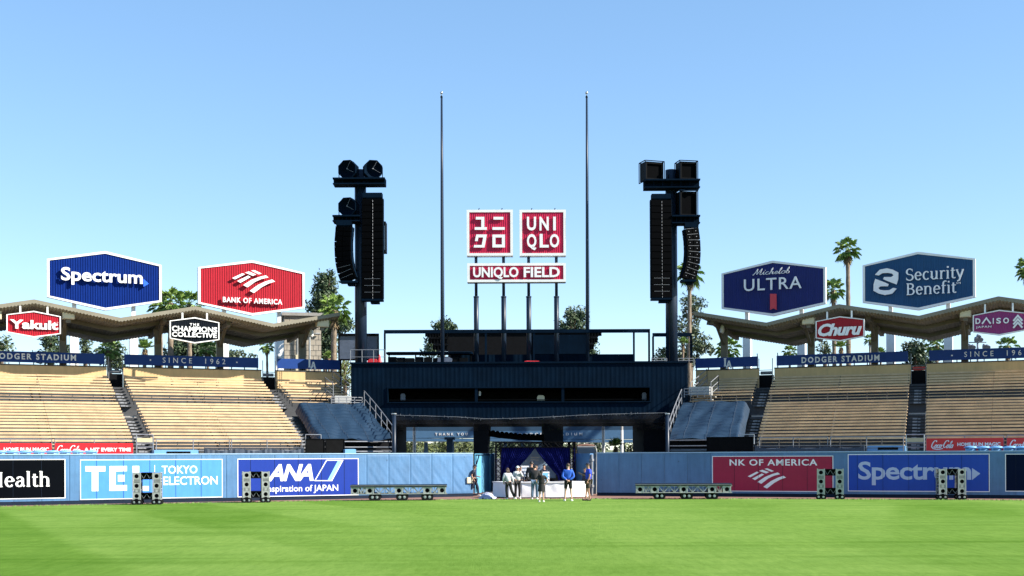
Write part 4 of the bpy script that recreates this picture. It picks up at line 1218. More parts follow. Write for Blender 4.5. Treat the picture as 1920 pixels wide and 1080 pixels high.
# ---------------------------------------------------------------- flagpoles
for x0, x1, lab in ((828.3, 829.6, 'tall bare dark flagpole left of the red signs'), (1102.8, 1101.7, 'tall bare dark flagpole right of the red signs')):
    ff = upright((0, 84.45 if x0 < 960 else 86.0, 0))
    a, _ = hit(ff, x1, 660); bt = hit(ff, x0, 180)[1]; bs = hit(ff, x0, 174)[1]
    o = thing('flagpole', lab, 'flagpole', ff(a, bT), 0, 'flagpoles beside the red signs')
    mb = MB(); mb.tube([ff(a, bT), ff(a, lerp(bT, bt, .3)), ff(a, lerp(bT, bt, .7)), ff(a, bt)], [.125, .115, .085, .055], 12); mb.build('shaft', M['navy_pole'], o, smooth=True)
    mb = MB(); mb.sphere(ff(a, bs), .095); mb.tube([ff(a, bt), ff(a, bs)], .03, 6); mb.build('finial', M['steel'], o, smooth=True)
    mb = MB(); mb.tube([ff(a + .16, bT + 1.2, .1), ff(a + .075, bt - .1, .03)], .008, 4); mb.tube([ff(a, bt - .12, 0), ff(a, bt - .02, .0)], .075, 8); mb.build('halyard', M['black_metal'], o)
# ---------------------------------------------------------------- speaker towers
TW = upright((0, 85.6, 0))
def tower(x, x0, x1, lab, plat, boxes):
    a = hit(TW, x, 600)[0]; r = (hit(TW, x1, 600)[0] - hit(TW, x0, 600)[0]) / 2
    bt = hit(TW, x, 318)[1]
    o = thing('speaker_tower', lab, 'tower', TW(a, bT), 0, 'speaker towers on the centre building')
    mb = MB(); mb.tube([TW(a, bT, -.2), TW(a, hit(TW, x, 560)[1], -.2), TW(a, bt, -.2)], [r, r, r * .96], 24); mb.build('pole', M['navy_pole'], o, smooth=True)
    mb = MB(); mb.tube([TW(a, bT, -.2), TW(a, bT + .12, -.2)], r + .16, 20); mb.build('base_plate', M['navy_pole'], o)
    for px0, py0, px1, py1 in plat:
        q0, q1, c0, c1 = rp(px0, py0, px1, py1, TW)
        mb = MB()
        mb.box(TW, q0, q1, c1 - .10, c1, .30, 1.0); mb.box(TW, q0, q1, c0, c0 + .07, .35, .95)
        for k in range(7):
            aa = lerp(q0 + .04, q1 - .04, k / 6); mb.box(TW, aa - .03, aa + .03, c0 + .07, c1 - .10, .55, .62)
        mb.box(TW, q0, q1, c0 - .02, c1 + .03, -.12, .29)
        mb.build('platform', M['navy_metal'], o)
    for k in range(24):                                            # rungs of the ladder behind
        pass
    mb = MB()
    for s_ in (-.16, .16): mb.tube([TW(a + r * .2 + s_, bT, -.2 - r - .12), TW(a + r * .2 + s_, bt - .3, -.2 - r - .12)], .02, 5)
    mb.build('ladder', M['black_metal'], o)
    mb = MB(); mb.tube([TW(a - r * .55, bT + .1, .05 + r * .55), TW(a - r * .55, bt - .4, .05 + r * .55)], .03, 6); mb.build('cable_conduit', M['black_metal'], o)
    return o
tower(676, 665, 687.5, 'left speaker tower, dark pole carrying round horns and black line arrays', [(627.5, 338.5, 724, 350.5), (627, 408, 677, 419.5)], None)
tower(1260, 1249, 1271.5, 'right speaker tower, dark pole carrying square horns and black line arrays', [(1206, 341, 1309, 357), (1257, 408, 1309, 423)], None)
def octagon(cx, cy, r): return [(cx + r * math.cos(R(22.5 + 45 * k)), cy + r * math.sin(R(22.5 + 45 * k))) for k in range(8)]
for x, y, lab in [(651.5, 318, 'round horn loudspeaker, upper left one on the left tower'), (699.5, 318, 'round horn loudspeaker, upper right one on the left tower'), (651.5, 388, 'round horn loudspeaker, lower single one on the left tower')]:
    fh = TW.shift(0, 0, .62)
    ra = R(14 if x < 690 else -14)
    c, b_ = hit(fh, x, y)
    ff = upright(fh(c, b_), -ra)
    r = .66
    o = thing('horn_loudspeaker', lab, 'loudspeaker', ff(0, -r), 0, 'round horn loudspeakers on the left tower')
    mb = MB(); n_ = 16
    oc = octagon(0, 0, r)
    mb.ring(ff, oc, octagon(0, 0, r * .93), -.5, .12); mb.build('rim', M['navy_metal'], o)
    mb = MB()                                                            # the horn: a deep dish
    prev = None
    V, Fc = [], []
    for j in range(6):
        q = j / 5; rr = r * .925 * (1 - q) + .08 * q; dd = .10 - .52 * (1 - (1 - q) ** 2)
        for k in range(24): V.append(ff(rr * math.cos(k * math.pi / 12), rr * math.sin(k * math.pi / 12), dd))
    for j in range(5):
        for k in range(24): Fc.append((j * 24 + k, j * 24 + (k + 1) % 24, (j + 1) * 24 + (k + 1) % 24, (j + 1) * 24 + k))
    Fc.append(tuple(range(120, 144)))
    mb.add(V, Fc); mb.prism(ff, octagon(0, 0, r * .92), -.52, -.50); mb.build('dish', M['navy_metal'], o, smooth=False)
    mb = MB(); mb.sphere(ff(-.02, .05, .02), .05, n=8, m=6); mb.bar(ff(-.02, .05, .05), ff(.24, .52, .12), .012); mb.bar(ff(-.02, .05, .05), ff(.46, -.22, .12), .012); mb.build('driver', M['rail'], o)
    mb = MB()
    for s_ in (-1, 1): mb.bar(ff(s_ * r * .97, -.95, -.1), ff(s_ * r * .97, .2, -.1), .05); mb.bar(ff(s_ * r * .97, -.92, -.1), ff(s_ * r * .45, -r * .93, -.1), .05)
    mb.build('bracket', M['navy_metal'], o)
for x0, y0, x1, y1, lab in [(1207, 302, 1247, 341, 'square horn loudspeaker, upper left one on the right tower'), (1273, 301.5, 1309, 340, 'square horn loudspeaker, upper right one on the right tower'), (1273, 357, 1309, 408, 'square horn loudspeaker, lower single one on the right tower')]:
    fh = TW.shift(0, 0, .75)
    q0, q1, c0, c1 = rp(x0, y0, x1, y1, fh)
    ff = upright(fh((q0 + q1) / 2, c0), R(18) if x0 < 1250 else R(12))
    w, h = (q1 - q0) * .92, (c1 - c0)
    o = thing('horn_cabinet', lab, 'loudspeaker', ff(0, 0), 0, 'square horn loudspeakers on the right tower')
    mb = MB(); mb.ring(ff, [(-w / 2, .12), (w / 2, .12), (w / 2, h - .06), (-w / 2, h - .06)], [(-w / 2 + .12, .24), (w / 2 - .12, .24), (w / 2 - .12, h - .18), (-w / 2 + .12, h - .18)], -.9, 0); mb.build('housing', M['black_metal'], o)
    mb = MB(); mb.box(ff, -w / 2 + .1, w / 2 - .1, .2, h - .15, -.8, -.12); mb.build('grille', M['speaker_grille'], o)
    mb = MB()
    for s_ in (-1, 1):
        for d_ in (.06, -.95): mb.bar(ff(s_ * (w / 2 + .04), 0, d_), ff(s_ * (w / 2 + .04), h, d_), .05)
        mb.bar(ff(s_ * (w / 2 + .04), h, .06), ff(s_ * (w / 2 + .04), h, -.95), .05); mb.bar(ff(s_ * (w / 2 + .04), .03, .06), ff(s_ * (w / 2 + .04), .03, -.95), .05)
    mb.bar(ff(-w / 2, h, .06), ff(w / 2, h, .06), .05); mb.bar(ff(-w / 2, h, -.95), ff(w / 2, h, -.95), .05)
    mb.build('cage', M['navy_metal'], o)
def line_array(pts, w, n_, lab, yaw, rails=True, dots=False):
    """pts: centre line in the tower frame from top to bottom; cabinets stacked along it"""
    fh = TW.shift(0, 0, .95)
    P = [hit(fh, x, y) for x, y in pts]
    seg = [math.dist(P[i], P[i + 1]) for i in range(len(P) - 1)]
    tot = sum(seg)
    def at(s_):
        d = s_ * tot
        for i, L in enumerate(seg):
            if d <= L or i == len(seg) - 1:
                k = d / L; return lerp(P[i][0], P[i + 1][0], k), lerp(P[i][1], P[i + 1][1], k)
            d -= L
    o = thing('line_array', lab, 'loudspeaker', fh(*P[-1]), 0, 'black line arrays hanging from the speaker towers')
    cw, sw = math.cos(yaw), math.sin(yaw)
    for i in range(n_):
        p0, p1 = at(i / n_), at((i + 1) / n_)
        d = Vector((p1[0] - p0[0], p1[1] - p0[1])); d.normalize()
        c = fh((p0[0] + p1[0]) / 2, (p0[1] + p1[1]) / 2)
        up = (fh.u * -d.x + fh.v * -d.y)
        h = math.dist(p0, p1) * .5 - .012
        u = Vector((cw, sw, 0)); u = (u - up * u.dot(up)).normalized()
        fr = Frame(c, u, up, u.cross(up))
        mb = MB()
        mb.prism(fr, [(-w / 2, -h), (w / 2, -h), (w / 2, h), (-w / 2, h)], -.55, -.05)
        mb.prism(fr, [(-w / 2 + .03, -h + .012), (-.03, -h + .012), (-.03, h - .012), (-w / 2 + .03, h - .012)], -.049, .02, 1)
        mb.prism(fr, [(.03, -h + .012), (w / 2 - .03, -h + .012), (w / 2 - .03, h - .012), (.03, h - .012)], -.049, .02, 1)
        for s_ in (-1, 1):
            mb.box(fr, s_ * w / 2 - .03, s_ * w / 2 + .03, -h - .005, h + .005, -.3, -.06, 2)
        if dots or i > n_ - 4: mb.box(fr, -w * .38, w * .38, h - .006, h + .008, .021, .03, 3)
        if dots:
            for s_ in (-.25, .25): mb.box(fr, s_ * w - .025, s_ * w + .025, -.02, .02, .021, .03, 3)
        mb.build('cabinet', [M['black_metal'], M['speaker_grille'], M['navy_metal'], M['rail']], o)
    if not dots:
        mb = MB()
        for i in range(n_ * 2):
            p = at((i + .5) / (n_ * 2)); q = fh(p[0] + w * .02, p[1], .03)
            mb.tube([q, q - Vector((0, 0, tot / n_ * .32))], .012, 4)
        mb.build('rigging_strip', M['rail'], o) if rails else None
    p = P[0]; mb = MB(); mb.box(fh, p[0] - w * .46, p[0] + w * .46, p[1] + .06, p[1] + .38, -.6, .02); mb.box(fh, p[0] - w * .3, p[0] + w * .3, p[1] + .0, p[1] + .06, -.4, -.1); mb.build('top_frame', M['navy_metal'], o)
    p = P[-1]; mb = MB(); mb.box(fh, p[0] - w * .5, p[0] + w * .5, p[1] - .14, p[1] - .01, -.7, .06); mb.box(fh, p[0] - w * .1, p[0] + w * .3, p[1] - .28, p[1] - .141, -.9, -.2); mb.build('bottom_frame', M['navy_metal'], o)
line_array([(698, 372), (698, 560)], 1.40, 15, 'straight black line array hanging down the front of the left tower', R(-3))
line_array([(644.5, 424), (642, 455), (643, 485), (647, 507), (654, 526)], 1.12, 11, 'curved black line array on the left side of the left tower', R(-12), rails=False)
line_array([(1240, 374), (1241, 558)], 1.38, 15, 'straight black line array hanging down the front of the right tower', R(4))
line_array([(1297, 428), (1300, 450), (1301, 475), (1299, 497), (1291, 524)], .98, 9, 'curved black line array with pale fittings on the right tower', R(14), dots=True)
f6 = TW.shift(0, 0, -.4)
a0, a1, bb, bt = rp(717, 415, 723, 472, f6)
mb = MB(); mb.ring(f6, [(a0, bb), (a1, bb), (a1, bt), (a0, bt)], [(a0 + .05, bb + .12), (a1 - .06, bb + .12), (a1 - .06, bt - .12), (a0 + .05, bt - .12)], -1.0, -.0); tag(mb.build('side_array', M['black_metal']), 'narrow black frame seen edge on, right of the left line array', 'frame')
# brackets joining the arrays to their poles
# ---------------------------------------------------------------- tarps over the inner lower seats
for side, tl, tr, bl, br, lab in [('L', (553, 757), (681, 760), (594, 823), (735, 826), 'dark blue tarp stretched over the lower seats, left of the dark building'),
                                  ('R', (1281, 758), (1406, 757), (1254.5, 821), (1392, 818), 'dark blue tarp stretched over the lower seats, right of the dark building')]:
    T0, T1 = 7.6, 17.4
    z0 = lambda t: zrow(t) + .10
    o = thing('seat_tarp', lab, 'tarp', SF(side, 12)(0, 0), 0, 'blue tarps over the seats beside the building')
    nu, nv = 40, 72
    V = []
    rnd = random.Random(5 if side == 'L' else 9)
    ph = [rnd.uniform(0, 6.3) for _ in range(6)]
    for j in range(nv + 1):
        q = j / nv; t = lerp(T0, T1, q)
        f = SF(side, t)
        py = lerp(tl[1], bl[1], q)
        a0 = hit(f, lerp(tl[0], bl[0], q), py)[0]; a1 = hit(f, lerp(tr[0], br[0], q), py)[0]
        for i in range(nu + 1):
            s_ = i / nu
            rowp = ((t - 7.8) / .8) % 1.0
            sag = -.11 * math.sin(math.pi * rowp) ** .8 + (.03 if rowp < .1 or rowp > .9 else 0)
            inner = s_ if side == 'L' else 1 - s_
            pull = .06 * max(0, inner - .75) / .25 * math.sin(q * 70 + ph[0] + 3 * s_) + .05 * math.sin(s_ * 14 + q * 9 + ph[1]) * q
            wob = .03 * math.sin(s_ * 23 + ph[2] + q * 5) + .035 * math.sin(s_ * 7 - q * 13 + ph[3])
            hang = -.5 * max(0, (.06 - (s_ if side == 'L' else 1 - s_)) / .06) - .15 * max(0, (q - .97) / .03)
            V.append(f(lerp(a0, a1, s_), z0(t) + sag + pull + wob + hang, .03 * math.sin(s_ * 31 + q * 17 + ph[4])))
    w = nu + 1
    mb = MB(); mb.add(V, [(j * w + i, j * w + i + 1, (j + 1) * w + i + 1, (j + 1) * w + i) for j in range(nv) for i in range(nu)])
    mb.build('sheet', M['tarp'], o, smooth=True)
    mb = MB()
    for s_ in ((.18, .44, .70) if side == 'L' else (.22, .52, .84)):
        i = int(s_ * nu)
        for j in range(nv):
            p, q_ = Vector(V[j * w + i]), Vector(V[(j + 1) * w + i])
            up = Vector((0, -.015, .03))
            mb.add([p + up - Vector((.012, 0, 0)), p + up + Vector((.012, 0, 0)), q_ + up + Vector((.012, 0, 0)), q_ + up - Vector((.012, 0, 0))], [(0, 1, 2, 3)])
    mb.build('seam', M['tarp_grey'], o)
    # what stands below the tarp: front beams and black depth
    f = SF(side, 17.5)
    xl, xr = (594, 738) if side == 'L' else (1252, 1392)
    a0, a1 = hit(f, xl, 835)[0], hit(f, xr, 835)[0]
    o2 = thing('tarp_support', 'open steel front of the seats under the ' + ('left' if side == 'L' else 'right') + ' tarp', 'frame', f(a0, 0))
    mb = MB(); mb.box(f, a0, a1, .02, zrow(17.4) - .15, -1.2, -.9); mb.build('back_panel', M['black_void'], o2)
    mb = MB()
    for b_ in (zrow(17.4) - .1, zrow(17.4) - .42, zrow(17.4) - .66): mb.tube([f(a0, b_), f(a1, b_)], .035, 6)
    mb.build('beam', M['rail'], o2)
    # sloping handrail on the inner edge
    o3 = thing('stair_rail', 'steel stair rail running down the inner edge of the ' + ('left' if side == 'L' else 'right') + ' tarp', 'railing', f(a1 if side == 'L' else a0, 1), 0, 'sloping stair rails beside the tarps')
    P = []
    for q in [i / 10 for i in range(11)]:
        t = lerp(T0 - .2, T1 + .2, q); ff = SF(side, t); py = lerp(tr[1] if side == 'L' else tl[1], br[1] if side == 'L' else bl[1], q)
        x = lerp(tr[0] + 2, br[0] + 1, q) if side == 'L' else lerp(tl[0] - 3, bl[0] - 2, q)
        P.append(ff(hit(ff, x, py)[0], zrow(t) - .1))
    mb = MB(); U = Vector((0, 0, 1)); mb.tube([p + U * .95 for p in P], .03, 6); mb.tube([p + U * .45 for p in P], .025, 6); mb.tube([P[-1] + U * .95, P[-1] + U * .8 + Vector((0, -.12, 0)), P[-1] - U * 1.0], .03, 6); mb.build('rail_bar', M['rail'], o3)
    for i in range(0, 11, 2): mb = MB(); mb.tube([P[i], P[i] + U * .95], .026, 6); mb.build('rail_post', M['rail'], o3)
    # platform with steps at the upper inner corner
    f = SF(side, 7.0)
    q = [(613, 657), (559, 679)] if side == 'L' else [(1279, 1330), (1283, 1332)]
    a0, a1 = (hit(f, 628, 750)[0], hit(f, 659, 750)[0]) if side == 'L' else (hit(f, 1292, 750)[0], hit(f, 1330, 750)[0])
    bt, bb = hit(f, 645, 742)[1], hit(f, 645, 756)[1]
    o4 = thing('access_stair', 'pale metal steps and landing at the top of the ' + ('left' if side == 'L' else 'right') + ' tarp', 'stairs', f(a0, bb))
    mb = MB(); mb.box(f, a0, a1, bb, bt, -.9, 0); mb.build('landing', M['aluminium'], o4)
    for k in range(6):
        tt = 6.2 - k * .8; ff = SF(side, tt)
        mb = MB(); mb.box(ff, a0 + .1 - (0 if side == 'L' else .0), a1, zrow(tt) - .30, zrow(tt) - .24, -.3, .1); mb.build('tread', M['aluminium'], o4)
    for k, aa in enumerate((a0, a1)):
        pts = []
        for tt in (6.6, 4.6, 2.4):
            ff = SF(side, tt); pts.append(ff(aa, zrow(tt) + .05))
        if (k == 0) == (side == 'L'): pts = pts[:2]
        mb = MB()
        for h in (.15, .5, .9): mb.tube([p + U * h for p in pts], .026, 6)
        for p in pts: mb.tube([p - U * .3, p + U * .9], .026, 6)
        mb.tube([pts[-1] + U * .9, pts[-1] + U * .2], .026, 6)
        mb.build('hand_rail', M['rail'], o4)
    o5 = thing('landing_rail', 'steel rail along the top edge of the ' + ('left' if side == 'L' else 'right') + ' tarp', 'railing', f(a0, bb))
    f7 = SF(side, 7.4)
    x0, x1 = (621, 679) if side == 'L' else (1283, 1333)
    a0, a1 = hit(f7, x0, 750)[0], hit(f7, x1, 750)[0]
    b0, b1 = hit(f7, 650, 759)[1], hit(f7, 650, 745)[1]
    mb = MB()
    for k in (.3, .62, 1): mb.tube([f7(a0, lerp(b0, b1, k)), f7(a1, lerp(b0, b1, k))], .026, 6)
    mb.build('rail_bar', M['rail'], o5)
    for k in (0, .25, .5, .75, 1): mb = MB(); mb.tube([f7(lerp(a0, a1, k), b0), f7(lerp(a0, a1, k), b1)], .026, 6); mb.build('rail_post', M['rail'], o5)
# black screens standing on the bullpen side
for side, x0, x1, y0, y1, lab, nn in [('L', 572, 646.5, 822.5, 851, 'black mesh screen of two bays in front of the left tarp', 2), ('R', 1324.5, 1413, 819, 848, 'black mesh screen in front of the right tarp', 1)]:
    f = SF(side, 18.2)
    a0, a1, b0, b1 = rect_px(f, x0, y0, x1, y1); b0 = .1
    o = thing('mesh_screen', lab, 'screen', f(a0, 0))
    for i in range(nn):
        c0, c1 = lerp(a0, a1, i / nn) + .02, lerp(a0, a1, (i + 1) / nn) - .02
        mb = MB(); mb.box(f, c0, c1, b0, b1, -.05, .03); p = mb.build('bay', M['netting'], o)
        mb = MB(); mb.ring(f, [(c0, b0), (c1, b0), (c1, b1), (c0, b1)], [(c0 + .05, b0 + .05), (c1 - .05, b0 + .05), (c1 - .05, b1 - .05), (c0 + .05, b1 - .05)], .031, .06); mb.build('edge_frame', M['black_metal'], p)
    mb = MB(); 
    g0, g1 = (hit(f, 573, 818)[0], hit(f, 602, 818)[0]) if side == 'L' else (hit(f, 1385, 815)[0], hit(f, 1414, 815)[0])
    h0, h1 = hit(f, (x0 + x1) / 2, 823)[1], hit(f, (x0 + x1) / 2, 815)[1]
    mb.tube([f(g0, h0 - .3), f(g0, h1), f(g1, h1), f(g1, h0 - .3)], .03, 6); mb.build('grab_rail', M['steel'], o)
# low grey windscreens behind the wall
for side, x0, x1, y0, y1, lab in [('L', 384, 569, 841, 853, 'low grey mesh windscreen behind the wall right of the left aisle'), ('R', 1416, 1620, 837, 849, 'low blue grey windscreen behind the wall left of the right aisle')]:
    f = SF(side, 19.7)
    a0, a1, b0, b1 = rect_px(f, x0, y0, x1, y1)
    mb = MB(); nn = 40
    V = []
    for i in range(nn + 1):
        a = lerp(a0, a1, i / nn); k = .05 * math.sin(i * 1.1) + .04 * math.sin(i * 2.7)
        V += [f(a, .05, k), f(a, b1 - .10 * math.sin(math.pi * ((i / nn * 3) % 1)) , k * .4)]
    mb.add(V, [(2 * i, 2 * i + 2, 2 * i + 3, 2 * i + 1) for i in range(nn)])
    mb.tube([f(a0, b1 + .02, -.03), f(a1, b1 + .02, -.03)], .03, 6)
    for i in range(6): a = lerp(a0, a1, i / 5); mb.tube([f(a, 0, -.05), f(a, b1 + .05, -.05)], .03, 6)
    tag(mb.build('windscreen', M['tarp_grey']), lab, 'fence')
# pale blue utility boxes over the wall top
for fr, x0, x1, y0, y1, lab in [(SF('L', 19.6), 289, 372, 843.5, 856, 'light blue box with a dark window strip behind the wall, left'), (SF('R', 19.0), 1626, 1697, 835.5, 849, 'blue box with a dark window strip behind the wall, right'), (SF('L', 18.6), 647, 667.5, 842, 856, 'small pale blue box behind the wall below the left tarp')]:
    a0, a1, b0, b1 = rect_px(fr, x0, y0, x1, y1)
    o = thing('utility_box', lab, 'box', fr(a0, 0))
    mb = MB(); mb.prism(fr, [(a0, .02), (a1, .02), (a1, b1 - .02), (a1 - .12, b1), (a0 + .12, b1), (a0, b1 - .02)], -.9, 0); mb.build('cabinet', M['barrel_blue'], o)
    if x1 - x0 > 30:
        mb = MB(); mb.box(fr, lerp(a0, a1, .28), lerp(a0, a1, .82), b1 - .22, b1 - .08, .001, .02); mb.build('window', M['black_metal'], o)
# blue drums along the bullpen benches
for side, xs, y in [('L', (1, 23, 48, 73, 98, 122.5, 146, 171), 846), ('R', (1820, 1844, 1868, 1893, 1917), 838)]:
    for i, x in enumerate(xs):
        f = SF(side, 20.2)
        a, zt = hit(f, x, y)
        lab = ('light blue drum stool behind the wall under the left red boards' if side == 'L' else 'blue drum stool behind the wall under the right red boards')
        o = thing('drum_stool', lab, 'stool', f(a, 0), 0, 'blue drum stools ' + ('on the left' if side == 'L' else 'on the right'))
        mb = MB(); mb.tube([f(a, 0), f(a, .1), f(a, zt - .1), f(a, zt - .06)], [.24, .26, .26, .24], 14); mb.build('drum', M['barrel_blue'], o, smooth=True)
        mb = MB(); mb.tube([f(a, zt - .058), f(a, zt - .02), f(a, zt + .03), f(a, zt + .05)], [.32, .33, .26, .1], 14); mb.build('lid', M['barrel_blue'], o, smooth=True)
    f = SF(side, 20.55)
    a0, a1 = hit(f, xs[0] - 3, y)[0], hit(f, xs[-1] + 10, y)[0]
    zt = hit(f, xs[len(xs) // 2], y + 2)[1]
    mb = MB(); mb.tube([f(a0, zt), f(a1, zt)], .03, 6)
    for k in range(6): mb.tube([f(lerp(a0, a1, k / 5), 0), f(lerp(a0, a1, k / 5), zt)], .03, 6)
    tag(mb.build('bullpen_rail', M['barrel_blue']), 'thin blue rail in front of the drum stools on the ' + ('left' if side == 'L' else 'right'), 'railing')

# ---------------------------------------------------------------- safety net and its poles in front of the building
dm('net_mesh', (.0055, .006, .0075), .9, spec=.1, var=.3, scale=3)
nt = M['net_mesh'].node_tree                                      # woven open mesh: half of it is holes
tr_ = nt.nodes.new('ShaderNodeBsdfTransparent'); mx_ = nt.nodes.new('ShaderNodeMixShader'); mx_.inputs[0].default_value = .55
nt.links.new(tr_.outputs[0], mx_.inputs[1]); nt.links.new(nt.nodes['Principled BSDF'].outputs[0], mx_.inputs[2])
nt.links.new(mx_.outputs[0], nt.nodes['Material Output'].inputs['Surface'])
fn = upright((0, 72.5, 0))
PT = [(739.5, 779), (800, 780.5), (860, 782.5), (912, 786), (970, 785), (1030, 782.5), (1090, 779), (1150, 777), (1250.5, 774.5)]
PBn = [(739.5, 807.5), (800, 808), (860, 808.5), (912, 808.5), (970, 808), (1030, 807.5), (1090, 807), (1150, 806.5), (1250.5, 805)]
o = thing('safety_net', 'sagging dark safety net strung across the opening under the dark building', 'net', W(970, 795, 72.5))
V = []
nn = 60
def interp(P, x):
    for (x0, y0), (x1, y1) in zip(P, P[1:]):
        if x <= x1: return lerp(y0, y1, (x - x0) / (x1 - x0))
    return P[-1][1]
for i in range(nn + 1):
    x = lerp(739.5, 1250.5, i / nn)
    a, b1 = hit(fn, x, interp(PT, x)); _, b0 = hit(fn, x, interp(PBn, x))
    for k in range(5):
        q = k / 4
        V.append(fn(a, lerp(b0, b1, q), .10 * math.sin(q * 3.1) + .05 * math.sin(i * .9 + q * 3)))
mb = MB(); mb.add(V, [(i * 5 + k, (i + 1) * 5 + k, (i + 1) * 5 + k + 1, i * 5 + k + 1) for i in range(nn) for k in range(4)])
mb.build('mesh', M['net_mesh'], o, smooth=True)
mb = MB(); rnd = random.Random(3)
mb.tube([Vector(V[i * 5 + 4]) + Vector((0, -.03, .02)) for i in range(nn + 1)], .011, 5)
for i in range(70):
    k = rnd.uniform(1, nn - 1); i0 = int(k)
    p = Vector(V[i0 * 5 + 4]).lerp(Vector(V[(i0 + 1) * 5 + 4]), k - i0) + Vector((0, -.06, rnd.uniform(-.05, .03)))
    mb.bar(p, p + Vector((rnd.uniform(-.05, .05), 0, rnd.uniform(-.05, .09))), .015)
mb.build('cable_clip', M['rail'], o)
for x, lab in ((739.5, 'dark net pole at the left end of the opening'), (1250.5, 'net pole with a pale edge at the right end of the opening')):
    a, b1 = hit(fn, x, 777)
    oo = thing('net_pole', lab, 'pole', fn(a, 0, .2), 0, 'poles carrying the safety net')
    mb = MB(); mb.tube([fn(a, 0, .2), fn(a, b1, .2)], .11, 12); mb.build('shaft', M['navy_pole'], oo, smooth=True)
    mb = MB(); mb.tube([fn(a, b1, .2), fn(a, b1 + .06, .2)], .15, 12); mb.build('cap', M['steel'], oo)
# ---------------------------------------------------------------- gate leaves beside the opening
fg = upright((0, 66.6, 0), R(8))
o = thing('field_gate', 'pale blue gate leaf standing open left of the curtained booth', 'gate', W(905, 930, 67.2))
g0 = W(891, 925, 68.0); g1 = W(925.5, 925, 71.0)
ang = math.atan2(g1.y - g0.y, g1.x - g0.x)
fgl = upright((g0.x, g0.y, 0), ang); L = math.hypot(g1.x - g0.x, g1.y - g0.y)
mb = MB(); mb.box(fgl, 0, L, .16, 2.26, -.05, .0); mb.box(fgl, L * .78, L, .16, 2.26, .003, .05); mb.build('leaf', M['cyan_door'], o)
mb = MB(); mb.bar(fgl(.1, .2, .02), fgl(.1, 2.2, .02), .05); mb.bar(fgl(.05, 2.2, .02), fgl(L - .3, 2.2, .02), .05); mb.bar(fgl(.15, 1.7, .03), fgl(.6, 2.2, .03), .05); mb.build('brace', M['pad_base'], o)
mb = MB(); mb.box(fgl, L - .02, L + .07, .05, 2.3, -.05, .09); mb.build('edge_post', M['white_paint'], o)
o = thing('field_gate', 'dark blue padded gate leaf folded back right of the curtained booth', 'gate', W(1098, 930, 69))
g0 = W(1081, 925, 69.8); g1 = W(1110, 925, 69.0)
fgr = upright((g0.x, g0.y, 0), math.atan2(g1.y - g0.y, g1.x - g0.x)); L = math.hypot(g1.x - g0.x, g1.y - g0.y)
mb = MB(); pad(mb, fgr, 0, L, .18, 2.25, d=.25, bev=.12); mb.build('leaf_pad', M['pad_blue'], o, smooth=True)
mb = MB(); mb.tube([fgr(L + .08, 0, .1), fgr(L + .08, 2.2, .1)], .07, 8); mb.build('gate_post', M['rail'], o)
for k in (.5, 1.2, 1.9): mb = MB(); mb.box(fgr, L, L + .2, k - .06, k + .06, .05, .2); mb.build('hinge', M['rail'], o)
fx = WL.shift(0, 0, .14)
a0, a1, b0, b1 = rect_px(fx, 875, 895, 886, 906)
mb = MB(); mb.prism(fx, [(a0, b0), (a1, b0), (a1, b1), (a0, b1)], 0, .06); mb.prism(fx, [(a0 + .02, b0 + .02), (a1 - .02, b0 + .02), (a1 - .02, b1 - .02), (a0 + .02, b1 - .02)], .061, .07)
tag(mb.build('junction_box', M['box_cream']), 'small pale box fixed at the right end of the left wall', 'box')
# tank and rolled mat behind the right gate leaf
f9 = upright((0, 71, 0))
a0, a1, b0, b1 = rect_px(f9, 1083, 838, 1117, 850)
o = thing('water_tank', 'blue tank with pale fittings showing above the right gate leaf', 'tank', f9(a0, 0))
mb = MB(); mb.box(f9, a0, a1, .0, b1 - .1, -1, -.05); mb.tube([f9(a0, b1 - .15, -.4), f9(a1 - .1, b1 - .15, -.4)], .22, 12); mb.build('tank_body', M['tarp'], o)
mb = MB(); mb.tube([f9(a0, b1, -.1), f9(a1, b1, -.1), f9(a1 + .05, b1 - .2, -.1), f9(a1 + .02, 0, -.1)], .035, 6); mb.build('pipe', M['aluminium'], o)
a0, a1, b0, b1 = rect_px(f9, 1084, 832.5, 1115, 838)
mb = MB(); mb.tube([f9(a0, b0 + .04, -.3), f9(lerp(a0, a1, .5), b0 + .09, -.3), f9(a1, b0 + .04, -.3)], [.09, .10, .085], 10); tag(mb.build('rolled_mat', M['dirt']), 'rolled brown mat lying on the blue tank', 'mat')

# ---------------------------------------------------------------- curtained booth
fb = upright((0, 69.0, 0))
a0, a1, b0, b1 = rect_px(fb, 928.5, 829, 1079, 930); b0 = 0
o = thing('stage_booth', 'truss booth with parted dark blue curtains in the gate opening', 'booth', fb((a0 + a1) / 2, 0))
def truss(mb, p, q, s, r=.022):
    p, q = Vector(p), Vector(q); d = (q - p); L = d.length; d.normalize()
    x = Vector((0, 1, 0)) if abs(d.y) < .9 else Vector((1, 0, 0)); y = d.cross(x)
    cs = [x * s / 2 + y * s / 2, x * s / 2 - y * s / 2, -x * s / 2 - y * s / 2, -x * s / 2 + y * s / 2]
    for c in cs: mb.tube([p + c, q + c], r, 6)
    k = max(2, round(L / s))
    for i in range(k):
        for j in range(4):
            c0, c1 = cs[j], cs[(j + 1) % 4]
            if i % 2: c0, c1 = c1, c0
            mb.tube([p + c0 + d * L * i / k, p + c1 + d * L * (i + 1) / k], r * .6, 4)
mb = MB()
for aa in (a0 + .15, a1 - .15):
    for cc in (0, -2.4): truss(mb, fb(aa, 0, cc), fb(aa, b1, cc), .28)
for cc in (0, -2.4): truss(mb, fb(a0, b1 - .14, cc), fb(a1, b1 - .14, cc), .28)
for aa in (a0 + .15, a1 - .15): truss(mb, fb(aa, b1 - .14, 0), fb(aa, b1 - .14, -2.4), .28)
mb.build('truss', M['black_metal'], o)
